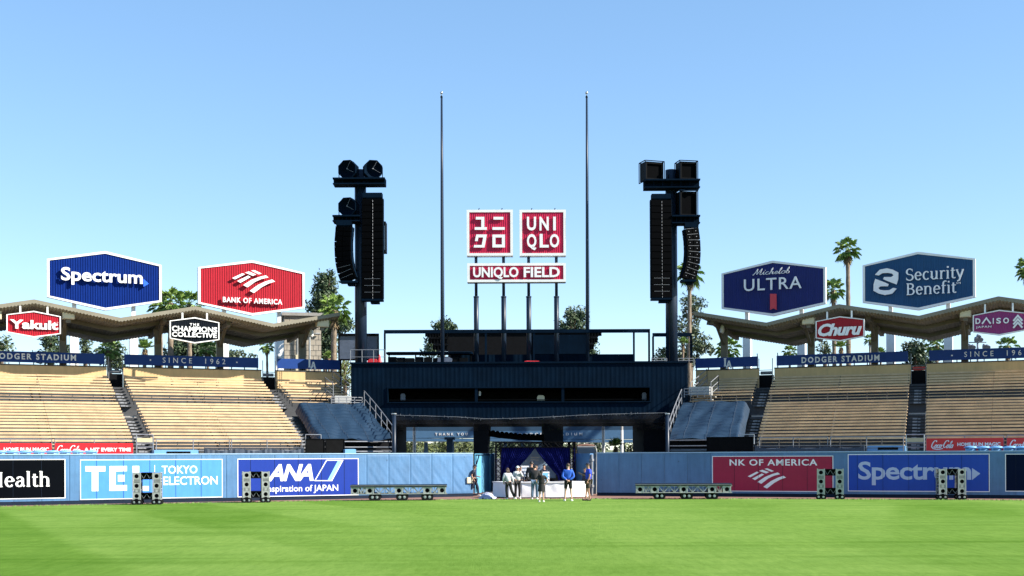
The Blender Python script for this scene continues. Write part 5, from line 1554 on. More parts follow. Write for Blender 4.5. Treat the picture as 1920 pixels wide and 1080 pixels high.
def drape(mb, edge_top, edge_bot, outer_top, outer_bot, zt, zb, cc, folds=15, amp=.045):
    nu, nv = folds * 6, 20
    V = []
    for j in range(nv + 1):
        q = j / nv; z = lerp(zt, zb, q)
        e = edge_top + (edge_bot - edge_top) * (q ** 1.15 if q < .62 else .62 ** 1.15 + (q - .62) * .15)
        ou = lerp(outer_top, outer_bot, q)
        for i in range(nu + 1):
            s_ = i / nu
            V.append(fb(lerp(ou, e, s_), z, cc + amp * math.sin(s_ * folds * 2 * math.pi + q * 1.2) + .03 * math.sin(s_ * folds * 1.3 + q * 4)))
    w = nu + 1
    return mb.add(V, [(j * w + i, j * w + i + 1, (j + 1) * w + i + 1, (j + 1) * w + i) for j in range(nv) for i in range(nu)])
ap = hit(fb, 1003, 843)[0]
lw, rw = hit(fb, 968, 880)[0], hit(fb, 1040, 880)[0]
eb = lambda x: ap + (x - ap) * 1.05
zt = b1 - .30
mb = MB(); drape(mb, ap, ap - 2.35, a0 + .35, a0 + .2, zt, .1, -.25); mb.build('curtain', M['curtain'], o, smooth=True)
mb = MB(); drape(mb, ap, ap + 2.1, a1 - .3, a1 - .2, zt, .1, -.25); mb.build('curtain', M['curtain'], o, smooth=True)
mb = MB()
for aa in (a0 + .28, a1 - .25):
    pass
mb.box(fb, a0 + .02, a0 + .06, .05, b1 - .3, -2.4, -.3); mb.box(fb, a1 - .06, a1 - .02, .05, b1 - .3, -2.4, -.3); mb.build('side_curtain', M['curtain'], o)
mb = MB(); mb.box(fb, a0 + .1, a1 - .1, b1 - .02, b1 + .0, -2.4, 0); mb.build('canopy', M['black_metal'], o)
# backdrop board inside
f8 = fb.shift(0, 0, -2.0)
o = thing('backdrop_board', 'grey blue printed backdrop inside the booth with rows of small white print', 'backdrop', f8(ap, 0))
q0, q1, _, _ = rect_px(f8, 962, 850, 1042, 880)
mb = MB(); mb.box(f8, q0, q1, .9, b1 - .35, -.05, 0); p = mb.build('board', M['print_board'], o)
mb = MB(); rnd = random.Random(4)
for y0, x0, x1 in ((856.5, 995, 1011.5), (860.5, 995, 1003.5), (860.5, 1004.2, 1011), (863, 1004.2, 1010.5), (864, 984, 988)):
    c0, c1, d0, d1 = rect_px(f8, x0, y0, x1, y0 + (2.6 if x1 - x0 > 7.5 else 1.2))
    x = c0
    while x < c1:
        w_ = rnd.uniform(.03, .07); mb.box(f8, x, min(c1, x + w_), d0, d1, .001, .006); x += w_ + .02
mb.build('small_print', M['letter_white'], p)
# counters
for x0, x1, y0, y1, Y, lab, m in [(976, 991.5, 873.5, 893.5, 68.2, 'white counter with pale ledges inside the booth', 'cover_white'), (1014, 1030, 884.5, 903, 67.2, 'white framed display panel on the stage beside the standing group', 'cover_white'), (976, 992, 894, 905, 68.0, 'dark equipment trunk under the white counter', 'black_metal')]:
    f = upright((0, Y, 0)); c0, c1, d0, d1 = rect_px(f, x0, y0, x1, y1)
    o = thing('display_panel' if 'panel' in lab else 'counter' if 'counter' in lab else 'trunk', lab, 'panel' if 'panel' in lab else 'counter' if 'counter' in lab else 'trunk', f(c0, d0))
    mb = MB(); mb.box(f, c0, c1, d0 + .001, d1, -.5, -.05)
    for k in range(3): mb.box(f, c0 - .02, c1 + .02, lerp(d0, d1, .25 + .3 * k), lerp(d0, d1, .25 + .3 * k) + .03, -.55, .0)
    mb.build('carcass', M[m], o)
    if 'panel' in lab:
        mb = MB(); mb.box(f, c0 + .06, c1 - .08, d0 + .1, d1 - .06, .003, .012); mb.build('screen', M['ad_cyan'], o)
# white covered stage boxes, set in a shallow bow
bx = [((924.5, 932.6), (953, 934.4)), ((953.8, 934.4), (978, 934.3)), ((978.8, 934.3), (1022, 934.2)), ((1022.8, 934.2), (1060, 934)), ((1060.8, 934), (1103, 932.3))]
for i, ((x0, y0), (x1, y1)) in enumerate(bx):
    p0, p1 = G(x0, y0), G(x1, y1)
    f = upright(p0, math.atan2(p1.y - p0.y, p1.x - p0.x)); L = math.hypot(p1.x - p0.x, p1.y - p0.y)
    lab = ['white covered stage box at the left end of the row', 'white covered stage box behind the two people in pale tops', 'white covered stage box behind the group in black', 'white covered stage box left of the person in the blue jacket', 'white covered stage box at the right end of the row'][i]
    o = thing('stage_box', lab, 'stage box', p0, 0, 'white covered stage boxes at the gate')
    mb = MB(); rnd = random.Random(i)
    nu, nv = 14, 8; V = []
    for j in range(nv + 1):
        for k in range(nu + 1):
            s_, q = k / nu, j / nv
            V.append(f(s_ * L, .05 + q * .73, .008 * math.sin(s_ * 9 + i) + .008 * math.sin(q * 5 + s_ * 8 + i * 2)))
    w = nu + 1
    mb.add(V, [(j * w + k, j * w + k + 1, (j + 1) * w + k + 1, (j + 1) * w + k) for j in range(nv) for k in range(nu)])
    mb.build('cover', M['cover_white'], o, smooth=True)
    mb = MB(); mb.box(f, .0, L, .05, .76, -1.4, -.03); mb.build('carcass', M['cover_white'], o)
    mb = MB(); mb.box(f, -.01, L + .01, .782, .82, -1.42, .05); mb.build('top', M['cover_white'], o)
    mb = MB(); mb.box(f, .04, L - .04, .02, .05, -1.3, -.1); mb.build('plinth', M['black_metal'], o)
# crumpled sheet on the track
mb = MB(); V = []
c = G(914, 935.5); rnd = random.Random(2)
nu = 26
for j in range(14):
    for k in range(nu):
        q, t = j / 13, 2 * math.pi * k / nu
        rr = (1 - q) ** .6
        V.append(c + Vector((.42 * rr * math.cos(t) * (1 + .2 * math.sin(3 * t)), .35 * rr * math.sin(t), .02 + q * .30 + .05 * math.sin(5 * t + q * 9) * rr + .03 * math.sin(11 * t))))
mb.add(V, [(j * nu + k, j * nu + (k + 1) % nu, (j + 1) * nu + (k + 1) % nu, (j + 1) * nu + k) for j in range(13) for k in range(nu)])
tag(mb.build('crumpled_sheet', M['plastic_lilac'], smooth=True), 'crumpled pale plastic sheet lying on the dirt track by the gate', 'sheet')

# ---------------------------------------------------------------- rolling truss carts
def plate(mb, fr, x, y, w, h, r, c0, c1, mi=0):
    """square plate with a round hole"""
    n_ = 16
    inn = [(x + r * math.cos(2 * math.pi * k / n_), y + r * math.sin(2 * math.pi * k / n_)) for k in range(n_)]
    ou = []
    for k in range(n_):
        t = 2 * math.pi * k / n_; s_ = max(abs(math.cos(t)), abs(math.sin(t)))
        ou.append((x + w / 2 * math.cos(t) / s_, y + h / 2 * math.sin(t) / s_))
    mb.ring(fr, ou, inn, c0, c1, mi)
def caster(o, fr, a, c, r, w, twin=True):
    for s_ in ((-.11, .11) if twin else (0,)):
        mb = MB(); q = fr(a + s_, r, c)
        ax = fr.w
        mb.tube([q - ax * w / 2, q - ax * w * .42, q + ax * w * .42, q + ax * w / 2], [r * .86, r, r, r * .86], 18); wh = mb.build('wheel', M['tyre'], o, local=True, smooth=False)
        mb = MB(); mb.tube([q + ax * (w / 2 + .001), q + ax * (w / 2 + .015)], [r * .38, r * .34], 14); mb.build('rim', M['steel'], wh, local=True)
        mb = MB(); mb.tube([q + ax * (w / 2 + .016), q + ax * (w / 2 + .03)], [r * .2, r * .15], 8); mb.build('hub', M['steel'], wh, local=True)
    mb = MB(); mb.box(fr, a - .06, a + .06, r * 1.05, r * 2.15, c - .06, c + .06); mb.box(fr, a - .15, a + .15, r * .92, r * 1.08, c - .03, c + .03); mb.build('fork', M['black_metal'], o, local=True)
CF = upright((0, 0, 0))
def tall_cart():
    o = thing('truss_cart', '', 'cart', (0, 0, 0), 0, 'rolling aluminium truss carts standing by the wall')
    w, h, z0, dp = 1.20, 1.22, .24, .72
    for s_ in (-1, 1):
        x = s_ * (w / 2 - .17)
        for c in (0, -dp):
            mb = MB()
            for k, yy in enumerate((.17, .62, 1.05)): plate(mb, CF, x, z0 + yy, .33, .30, .095, c - .02, c, 0)
            for yy in (.335, .385, .43): mb.box(CF, x - .16, x + .16, z0 + yy, z0 + yy + .025, c - .02, c, 0)
            mb.box(CF, x - .05, x + .05, z0 + .33, z0 + .46, c - .018, c - .002, 0)
            for yy in (.80, .855): mb.box(CF, x - .16, x + .16, z0 + yy, z0 + yy + .03, c - .02, c, 0)
            for e in (-.16, .16): mb.box(CF, x + e - .025, x + e + .025, z0, z0 + h, c - .03, c + .005, 0)
            mb.build('hole_plate', M['aluminium'], o, local=True)
        mb = MB()
        for yy in (.0, .30, .46, .78, .9, 1.18): mb.box(CF, x + s_ * .16 - .02, x + s_ * .16 + .02, z0 + yy, z0 + yy + .04, -dp + .005, -.035)
        for y0, y1 in ((.04, .30), (.46, .78), (.9, 1.18)): mb.bar(CF(x + s_ * .16, z0 + y0, -dp), CF(x + s_ * .16, z0 + y1, -.04), .035)
        mb.build('side_frame', M['aluminium'], o, local=True)
        mb = MB(); mb.box(CF, x - .13, x + .13, z0 + .02, z0 + h - .02, -dp + .1, -.12); mb.build('core', M['black_metal'], o, local=True)
    for y0, y1 in ((.02, .31), (.90, 1.21)):
        mb = MB()
        xl = w / 2 - .335
        for c in (-.02, -dp + .02):
            mb.box(CF, -xl, xl, z0 + y0, z0 + y0 + .045, c - .02, c + .02); mb.box(CF, -xl, xl, z0 + y1 - .045, z0 + y1, c - .02, c + .02)
        mb.box(CF, -xl, xl, z0 + y0 + .05, z0 + y1 - .05, -dp * .6, -dp * .55)
        mb.box(CF, -xl, xl, z0 + y1 - .03, z0 + y1 - .01, -dp + .04, -.05)
        mb.build('cross_beam', M['black_metal'], o, local=True)
        mb = MB()
        for k in range(4): mb.bar(CF(lerp(-xl, xl, k / 4), z0 + (y0 + .04 if k % 2 else y1 - .04), -.06), CF(lerp(-xl, xl, (k + 1) / 4), z0 + (y1 - .04 if k % 2 else y0 + .04), -.06), .014)
        mb.build('lattice', M['rail'], o, local=True)
    for s_ in (-1, 1):
        for c in (-.05, -dp + .05): caster(o, CF, s_ * (w / 2 - .17), c, .135, .08)
    return o
def long_cart():
    o = thing('platform_cart', '', 'cart', (0, 0, 0), 0, 'long low truss platform carts by the wall')
    L, z0, h, dp = 4.6, .32, .36, 1.3
    mb = MB(); mb.box(CF, -L / 2, L / 2 - .02, z0 + h + .002, z0 + h + .07, -dp - .05, .05); mb.box(CF, -L / 2, L / 2, z0 + h + .071, z0 + h + .09, -dp, .0); mb.build('deck', M['pad_base'], o, local=True)
    mb = MB(); mb.box(CF, -L / 2 - .005, L / 2 - .015, z0 + h + .045, z0 + h + .062, .051, .06); mb.build('deck_edge', M['aluminium'], o, local=True)
    xs = (-2.08, -1.38, .0, 1.35, 2.05)
    for x in xs:
        for c in (0, -dp):
            mb = MB(); plate(mb, CF, x, z0 + h / 2, .36, h, .105, c - .02, c)
            for e in (-.165, .165): mb.box(CF, x + e - .03, x + e + .03, z0, z0 + h, c - .05, c + .012)
            mb.build('hole_plate', M['aluminium'], o, local=True)
        mb = MB(); mb.box(CF, x - .14, x + .14, z0 + .02, z0 + h - .02, -dp + .1, -.25); mb.build('core', M['black_metal'], o, local=True)
    mb = MB()
    for c in (-.01, -dp + .01):
        for b_ in (z0 + .02, z0 + h - .02): mb.tube([CF(-L / 2, b_, c), CF(L / 2, b_, c)], .022, 6)
        for x0, x1, k in ((-1.9, -1.56, 3), (-1.2, -.18, 4), (.18, 1.17, 4), (1.53, 1.87, 2)):
            for i in range(k):
                t0, t1 = lerp(x0, x1, i / k), lerp(x0, x1, (i + 1) / k)
                mb.bar(CF(t0, z0 + (.03 if i % 2 else h - .03), c), CF(t1, z0 + (h - .03 if i % 2 else .03), c), .032)
                mb.bar(CF(t1, z0 + .02, c), CF(t1, z0 + h - .02, c), .02)
    mb.build('lattice', M['aluminium'], o, local=True)
    mb = MB()
    for k in range(9): mb.bar(CF(-L / 2 + .1 + k * .55, z0 + .05, 0), CF(-L / 2 + .1 + k * .55, z0 + .05, -dp), .04)
    mb.build('cross_bar', M['black_metal'], o, local=True)
    for x in (-1.15, .15, 1.35):
        for c in (-.1, -dp + .12): caster(o, CF, x, c, .185, .12)
    return o
tc0 = tall_cart()
TCG = 'rolling aluminium truss carts standing by the wall'
first = True
for x, y, rz, lab in [(275, 947.2, R(10), 'upright aluminium truss cart in front of the sky blue advert'), (480.5, 943.4, R(14), 'upright aluminium truss cart in front of the royal blue advert'),
                      (1557, 937, R(-14), 'upright aluminium truss cart in front of the dark red advert'), (1786, 937.4, R(-8), 'upright aluminium truss cart in front of the blue advert with wide lettering')]:
    p = G(x, y)
    if first: tc0.location = p; tc0.rotation_euler = (0, 0, rz); tc0['label'] = lab; first = False
    else: dup(tc0, p, rz, lab, TCG)
lc0 = long_cart()
p = G(748, 939.5); lc0.location = p; lc0.rotation_euler = (0, 0, R(4)); lc0['label'] = 'long low truss platform cart by the loose blue pads left of the gate'
dup(lc0, G(1282, 937.0), R(-5), 'long low truss platform cart by the plain pads right of the gate', 'long low truss platform carts by the wall')
# ---------------------------------------------------------------- people
dm('skin_light', (.50, .30, .21), .55, var=.08)
dm('skin_tan', (.36, .20, .13), .55, var=.08)
dm('hair_brown', (.045, .024, .014), .6, var=.3)
dm('hair_black', (.010, .008, .007), .6, var=.3)
dm('cloth_navy', (.012, .017, .038), .85, var=.2)
dm('cloth_black', (.009, .009, .010), .85, var=.25)
dm('cloth_grey', (.46, .47, .50), .9, var=.12, scale=9)
dm('cloth_blue', (.012, .09, .46), .8, var=.12, scale=8)
dm('cloth_royal', (.018, .055, .52), .8, var=.12, scale=8)
dm('cloth_denim', (.075, .13, .21), .85, var=.25, scale=12)
dm('cloth_brown', (.060, .045, .036), .85, var=.35, scale=14)
dm('cloth_white', (.78, .78, .76), .8, var=.06)
dm('eye_dark', (.01, .01, .01), .3, var=.1)
def skin(nodes, edges, sub=1):
    """grow a tapering surface along connected edges"""
    names = list(nodes)
    me = bpy.data.meshes.new('s')
    me.from_pydata([nodes[k][0] for k in names], [(names.index(a), names.index(b)) for a, b in edges], [])
    o = bpy.data.objects.new('s', me); COL.objects.link(o)
    o.modifiers.new('Skin', 'SKIN').use_smooth_shade = True
    sv = me.skin_vertices[0].data
    for i, k in enumerate(names):
        r = nodes[k][1]
        sv[i].radius = r if isinstance(r, tuple) else (r, r)
        sv[i].use_root = (i == 0)
    m = o.modifiers.new('Sub', 'SUBSURF'); m.levels = sub
    dg = bpy.context.evaluated_depsgraph_get()
    ev = o.evaluated_get(dg); em = ev.to_mesh()
    mb = MB(); mb.add([tuple(v.co) for v in em.vertices], [tuple(p.vertices) for p in em.polygons])
    ev.to_mesh_clear()
    bpy.data.objects.remove(o); bpy.data.meshes.remove(me)
    return mb
def person(label, loc, rz, h, pose, top, legs, shoes, skin_m, hair=None, cap=None, long_sleeve=True, shorts=False, skirt=None, ponytail=False, long_hair=False, loose=.0, group=None):
    k = h / 1.75
    J = {'hip': (0, 0, .95), 'waist': (0, 0, 1.10), 'chest': (0, 0, 1.30), 'nb': (0, .01, 1.45), 'neck': (0, -.005, 1.51), 'h0': (0, -.03, 1.565), 'h1': (0, -.02, 1.64), 'h2': (0, -.005, 1.705),
         'sL': (.175, .01, 1.405), 'eL': (.235, .03, 1.13), 'wL': (.245, -.06, .89), 'sR': (-.175, .01, 1.405), 'eR': (-.235, .03, 1.13), 'wR': (-.245, -.06, .89),
         'lL': (.09, 0, .90), 'kL': (.105, -.02, .50), 'aL': (.11, .03, .09), 'tL': (.125, -.13, .045), 'lR': (-.09, 0, .90), 'kR': (-.105, -.02, .50), 'aR': (-.11, .03, .09), 'tR': (-.125, -.13, .045)}
    J.update(pose)
    J = {a: Vector(b) * k for a, b in J.items()}
    RD = {'hip': (.145, .115), 'waist': (.125, .10), 'chest': (.15, .11), 'nb': .075, 'neck': .052, 'h0': (.066, .075), 'h1': (.076, .094), 'h2': (.058, .072), 's': .058, 'e': .043, 'w': .029, 'l': .088, 'k': .057, 'a': .038, 't': .034}
    rad = lambda n, ex=0: tuple(x * k + ex for x in (RD[n] if n in RD and isinstance(RD[n], tuple) else (RD.get(n, RD.get(n[0])),) * 2)) if True else 0
    def sk(ns, es, ex=0, over=None):
        nd = {n: (J[n], rad(n, ex if not over or n not in over else over[n])) for n in ns}
        return skin(nd, es)
    P = thing('person', label, 'person', loc, rz, group)
    allj = ['hip', 'waist', 'chest', 'nb', 'neck', 'h0', 'h1', 'h2', 'sL', 'eL', 'wL', 'sR', 'eR', 'wR', 'lL', 'kL', 'aL', 'tL', 'lR', 'kR', 'aR', 'tR']
    ed = [('hip', 'waist'), ('waist', 'chest'), ('chest', 'nb'), ('nb', 'neck'), ('neck', 'h0'), ('h0', 'h1'), ('h1', 'h2'), ('chest', 'sL'), ('sL', 'eL'), ('eL', 'wL'), ('chest', 'sR'), ('sR', 'eR'), ('eR', 'wR'), ('hip', 'lL'), ('lL', 'kL'), ('kL', 'aL'), ('aL', 'tL'), ('hip', 'lR'), ('lR', 'kR'), ('kR', 'aR'), ('aR', 'tR')]
    mb = sk(allj, ed)
    hd = J['h1']; fwd = Vector((0, -1, 0))
    mb.add([hd + Vector((-.012, -.088, -.03)) * k, hd + Vector((.012, -.088, -.03)) * k, hd + Vector((0, -.088, .02)) * k, hd + Vector((0, -.118, -.028)) * k], [(0, 1, 3), (1, 2, 3), (2, 0, 3), (0, 2, 1)])
    for s_ in (-1, 1): mb.sphere(hd + Vector((s_ * .078, .005, -.01)) * k, .012 * k, .022 * k, .032 * k, 8, 6)
    mb.box(Frame(hd + Vector((0, -.088, -.06)) * k, (1, 0, 0), (0, 0, 1), (0, -1, 0)), -.022 * k, .022 * k, -.004, .004, 0, .006, 1)
    for s_ in (-1, 1): mb.sphere(hd + Vector((s_ * .03, -.084, .008)) * k, .011 * k, .010, .008, 8, 6, 1)
    for s_ in 'LR':                                                       # hands: palm, four fingers, thumb
        w, e = J['w' + s_], J['e' + s_]
        d = (w - e).normalized(); sd = Vector((0, -1, 0)) if abs(d.y) < .8 else Vector((1, 0, 0))
        sd = (sd - d * sd.dot(d)).normalized(); nn = d.cross(sd)
        mb.tube([w, w + d * .045 * k, w + d * .09 * k], [.026 * k, .036 * k, .032 * k], 8)
        for i, (off, ln) in enumerate(((-.027, .062), (-.009, .075), (.009, .070), (.026, .055))):
            b0 = w + d * .085 * k + sd * off * k
            b1 = b0 + d * ln * .55 * k + nn * .008 * k; b2 = b1 + d * ln * .38 * k + nn * .022 * k
            mb.tube([b0, b1, b2], [.0095 * k, .0085 * k, .006 * k], 6)
        tb = w + d * .03 * k + sd * -.03 * k
        mb.tube([tb, tb + (d * .6 - sd * .7).normalized() * .035 * k, tb + (d * .85 - sd * .4).normalized() * .062 * k], [.012 * k, .011 * k, .007 * k], 6)
    mb.build('body', [M[skin_m], M['eye_dark']], P, local=True, smooth=True)
    T = ['chest', 'waist', 'hip', 'nb', 'sL', 'eL', 'sR', 'eR'] + (['wL', 'wR'] if long_sleeve else [])
    TE = [('chest', 'waist'), ('waist', 'hip'), ('chest', 'nb'), ('chest', 'sL'), ('sL', 'eL'), ('chest', 'sR'), ('sR', 'eR')] + ([('eL', 'wL'), ('eR', 'wR')] if long_sleeve else [])
    nd = {n: (J[n] if n != 'nb' else J[n] - Vector((0, 0, .02)) * k, rad(n, (.016 + loose) if n in ('chest', 'waist', 'hip') else .014 + loose * .3)) for n in T}
    if long_sleeve:
        for n in ('wL', 'wR'): nd[n] = (J[n].lerp(J['e' + n[1]], .08), rad(n, .020))
    else:
        for n in ('eL', 'eR'): nd[n] = (J[n].lerp(J['s' + n[1]], .25), rad(n, .030))
    nd['hip'] = (J['hip'] + Vector((0, 0, -.01)) * k, rad('hip', .018 + loose))
    skin(nd, TE).build('top', M[top], P, local=True, smooth=True)
    if skirt:
        V = []; n_ = 22
        mb = MB()
        for j in range(6):
            q = j / 5; z = lerp(1.02, skirt, q) * k
            for i in range(n_):
                t = 2 * math.pi * i / n_; rr = lerp(.145, .20, q) + .012 * q * math.sin(5 * t)
                V.append(Vector((rr * 1.08 * k * math.cos(t) + J['hip'].x, rr * .85 * k * math.sin(t) + J['hip'].y, z)))
        mb.add(V, [(j * n_ + i, j * n_ + (i + 1) % n_, (j + 1) * n_ + (i + 1) % n_, (j + 1) * n_ + i) for j in range(5) for i in range(n_)])
        mb.build('skirt', M[legs], P, local=True, smooth=True)
    else:
        nd = {'hip': (J['hip'], rad('hip', .010))}
        for s_ in 'LR':
            nd['l' + s_] = (J['l' + s_], rad('l', .016))
            if shorts: nd['k' + s_] = (J['k' + s_].lerp(J['l' + s_], .12), (.088 * k, .088 * k))
            else:
                nd['k' + s_] = (J['k' + s_], rad('k', .018)); nd['a' + s_] = (J['a' + s_] + Vector((0, 0, .02)), rad('a', .028))
        es = [('hip', 'lL'), ('lL', 'kL'), ('hip', 'lR'), ('lR', 'kR')] + ([] if shorts else [('kL', 'aL'), ('kR', 'aR')])
        skin(nd, es).build('trousers' if not shorts else 'shorts', M[legs], P, local=True, smooth=True)
    for s_ in 'LR':
        a, t = J['a' + s_], J['t' + s_]
        d = (t - a); d.z = 0
        heel = a - d.normalized() * .05 * k; heel.z = max(.045, a.z - .05 * k)
        mid = a.lerp(t, .5); mid.z = max(.05, min(a.z, t.z + .02))
        mb = skin({'m': (mid, (.046 * k, .042 * k)), 'h': (heel, .042 * k), 't': (t, (.044 * k, .034 * k)), 'c': (a + Vector((0, 0, .02)), .048 * k)}, [('m', 'h'), ('m', 't'), ('h', 'c')])
        mb.build('shoe', M[shoes], P, local=True, smooth=True)
    if hair:
        mb = MB(); n_, m_ = 16, 8; V = []
        c = hd + Vector((0, .012, .018)) * k
        for j in range(m_ + 1):
            t = math.pi * .62 * j / m_
            for i in range(n_):
                p = 2 * math.pi * i / n_
                cut_ = 1.0
                tt = t
                if math.sin(p) < -.2: tt = min(t, math.pi * .36)             # keep the face free
                V.append(c + Vector((.086 * math.sin(tt) * math.cos(p), .104 * math.sin(tt) * math.sin(p), .098 * math.cos(tt))) * k * (1 + .02 * math.sin(i * 5 + j * 3)))
        mb.add(V, [(j * n_ + i, (j + 1) * n_ + i, (j + 1) * n_ + (i + 1) % n_, j * n_ + (i + 1) % n_) for j in range(m_) for i in range(n_)])
        if ponytail: mb.tube([hd + Vector((0, .09, .03)) * k, hd + Vector((0, .14, -.04)) * k, hd + Vector((.01, .15, -.22)) * k, hd + Vector((.015, .16, -.42)) * k], [.03 * k, .038 * k, .034 * k, .010 * k], 8)
        if long_hair:
            for x in (-.05, -.017, .017, .05): mb.tube([hd + Vector((x, .06, .04)) * k, hd + Vector((x * 1.3, .095, -.08)) * k, hd + Vector((x * 1.5, .11, -.24)) * k, hd + Vector((x * 1.4, .105, -.36)) * k], [.035 * k, .038 * k, .034 * k, .014 * k], 8)
        mb.build('hair', M[hair], P, local=True, smooth=True)
    if cap:
        mb = MB(); V = []; n_ = 18
        c = hd + Vector((0, .004, .028)) * k
        for j in range(7):
            t = math.pi * .5 * j / 6
            for i in range(n_):
                p = 2 * math.pi * i / n_
                V.append(c + Vector((.094 * math.sin(t) * math.cos(p), .110 * math.sin(t) * math.sin(p), .088 * math.cos(t))) * k)
        mb.add(V, [(j * n_ + i, (j + 1) * n_ + i, (j + 1) * n_ + (i + 1) % n_, j * n_ + (i + 1) % n_) for j in range(6) for i in range(n_)])
        br = [c + Vector((.075 * math.cos(t), -.085 - .085 * math.sin(t) ** .8 if math.sin(t) > 0 else -.085, -.004 + .008 * abs(math.cos(t)))) * k for t in [math.pi * i / 10 for i in range(11)]]
        mb.add(br + [p - Vector((0, 0, .008)) for p in br], [tuple(range(11)), tuple(range(21, 10, -1))] + [(i, i + 11, (i + 1) % 11 + 11, (i + 1) % 11) for i in range(11)])
        mb.build('cap', M[cap], P, local=True, smooth=True)
    return P
def shift(d, **kw): d = dict(d); d.update(kw); return d
# guard by the left gate leaf, striding
person('person in navy uniform and cap striding past the open pale gate leaf', G(889.5, 931.0), R(78), 1.70,
       {'lL': (.085, 0, .90), 'kL': (.09, -.17, .50), 'aL': (.09, -.20, .09), 'tL': (.09, -.36, .05), 'kR': (-.09, .10, .50), 'aR': (-.09, .33, .13), 'tR': (-.09, .22, .04), 'eL': (.23, .05, 1.14), 'wL': (.16, -.20, 1.08), 'eR': (-.23, .10, 1.14), 'wR': (-.22, -.02, .92), 'h0': (0, -.05, 1.56), 'h1': (0, -.05, 1.635), 'h2': (0, -.04, 1.70)},
       'cloth_navy', 'cloth_navy', 'cloth_white', 'skin_tan', hair='hair_black', cap='cloth_navy', long_sleeve=False)
person('person in a pale grey jacket and black leggings with long brown hair', G(953.5, 937.2), R(196), 1.56,
       {'kL': (.10, -.06, .50), 'aL': (.06, -.06, .09), 'tL': (.08, -.21, .045), 'lR': (-.08, .02, .90), 'kR': (-.16, .05, .50), 'aR': (-.30, .14, .12), 'tR': (-.33, -.0, .045), 'waist': (.02, -.02, 1.10), 'chest': (.05, -.04, 1.30), 'nb': (.05, -.05, 1.45), 'neck': (.04, -.07, 1.51), 'h0': (.03, -.10, 1.56), 'h1': (.03, -.10, 1.635), 'h2': (.03, -.09, 1.70), 'sL': (.22, -.03, 1.40), 'sR': (-.13, -.03, 1.40), 'eR': (-.24, .02, 1.14), 'wR': (-.28, -.04, .92), 'eL': (.28, -.02, 1.14), 'wL': (.22, -.14, .94)},
       'cloth_grey', 'cloth_black', 'cloth_white', 'skin_light', hair='hair_brown', long_hair=True, loose=.030)
person('person in a grey sweatshirt and white cap lifting a hand to the face', G(970.5, 936.2), R(12), 1.64,
       {'eL': (.27, -.06, 1.17), 'wL': (.10, -.20, 1.42), 'eR': (-.24, .0, 1.14), 'wR': (-.17, -.20, 1.04), 'h1': (0, -.03, 1.635)},
       'cloth_grey', 'cloth_black', 'cloth_white', 'skin_light', hair='hair_brown', cap='cloth_white', loose=.02)
person('person in a black jacket and blue jeans bending towards the booth, seen from behind', G(1003, 937.3), R(172), 1.74,
       {'waist': (.0, -.05, 1.10), 'chest': (.02, -.13, 1.29), 'nb': (.03, -.19, 1.43), 'neck': (.03, -.22, 1.48), 'h0': (.03, -.27, 1.52), 'h1': (.03, -.29, 1.58), 'h2': (.03, -.28, 1.65), 'sL': (.20, -.13, 1.37), 'sR': (-.16, -.13, 1.37), 'eL': (.27, -.16, 1.12), 'wL': (.18, -.38, 1.06), 'eR': (-.24, -.14, 1.12), 'wR': (-.14, -.36, 1.08), 'kL': (.12, -.02, .50), 'aL': (.13, .03, .09), 'tL': (.15, -.12, .045)},
       'cloth_black', 'cloth_denim', 'cloth_white', 'skin_tan', hair='hair_black', loose=.03)
person('small person in black top and short black skirt, hand on hip and long ponytail', G(1015.5, 942.3), R(184), 1.47,
       {'eL': (.30, .06, 1.17), 'wL': (.20, -.02, 1.04), 'eR': (-.33, .10, 1.18), 'wR': (-.19, .02, 1.02), 'kL': (.09, -.01, .50), 'aL': (.12, .03, .09), 'kR': (-.09, -.01, .50), 'aR': (-.10, .03, .09)},
       'cloth_black', 'cloth_black', 'cloth_white', 'skin_light', hair='hair_black', ponytail=True, long_sleeve=False, skirt=.60, loose=.02)
person('person in a bright blue jacket and black shorts, hands clasped behind the back', G(1065.5, 940.4), R(176), 1.78,
       {'eL': (.27, .10, 1.14), 'wL': (.05, .17, .98), 'eR': (-.27, .10, 1.14), 'wR': (-.05, .18, .97), 'kL': (.12, -.01, .50), 'aL': (.155, .03, .09), 'tL': (.19, -.12, .045), 'kR': (-.12, -.01, .50), 'aR': (-.155, .03, .09), 'tR': (-.19, -.12, .045)},
       'cloth_blue', 'cloth_black', 'cloth_white', 'skin_light', hair='hair_brown', shorts=True, loose=.035)
person('person in a royal blue T-shirt and cap gesturing with one raised hand', G(1103.5, 939.5), R(-78), 1.80,
       {'eR': (-.22, -.06, 1.15), 'wR': (-.18, -.30, 1.24), 'eL': (.24, .0, 1.14), 'wL': (.23, -.10, .90), 'kL': (.11, -.04, .50), 'aL': (.11, .04, .09), 'kR': (-.11, -.06, .50), 'aR': (-.12, -.10, .09), 'tR': (-.13, -.27, .045)},
       'cloth_royal', 'cloth_brown', 'cloth_black', 'skin_tan', hair='hair_black', cap='cloth_navy', long_sleeve=False, shorts=True, loose=.03)
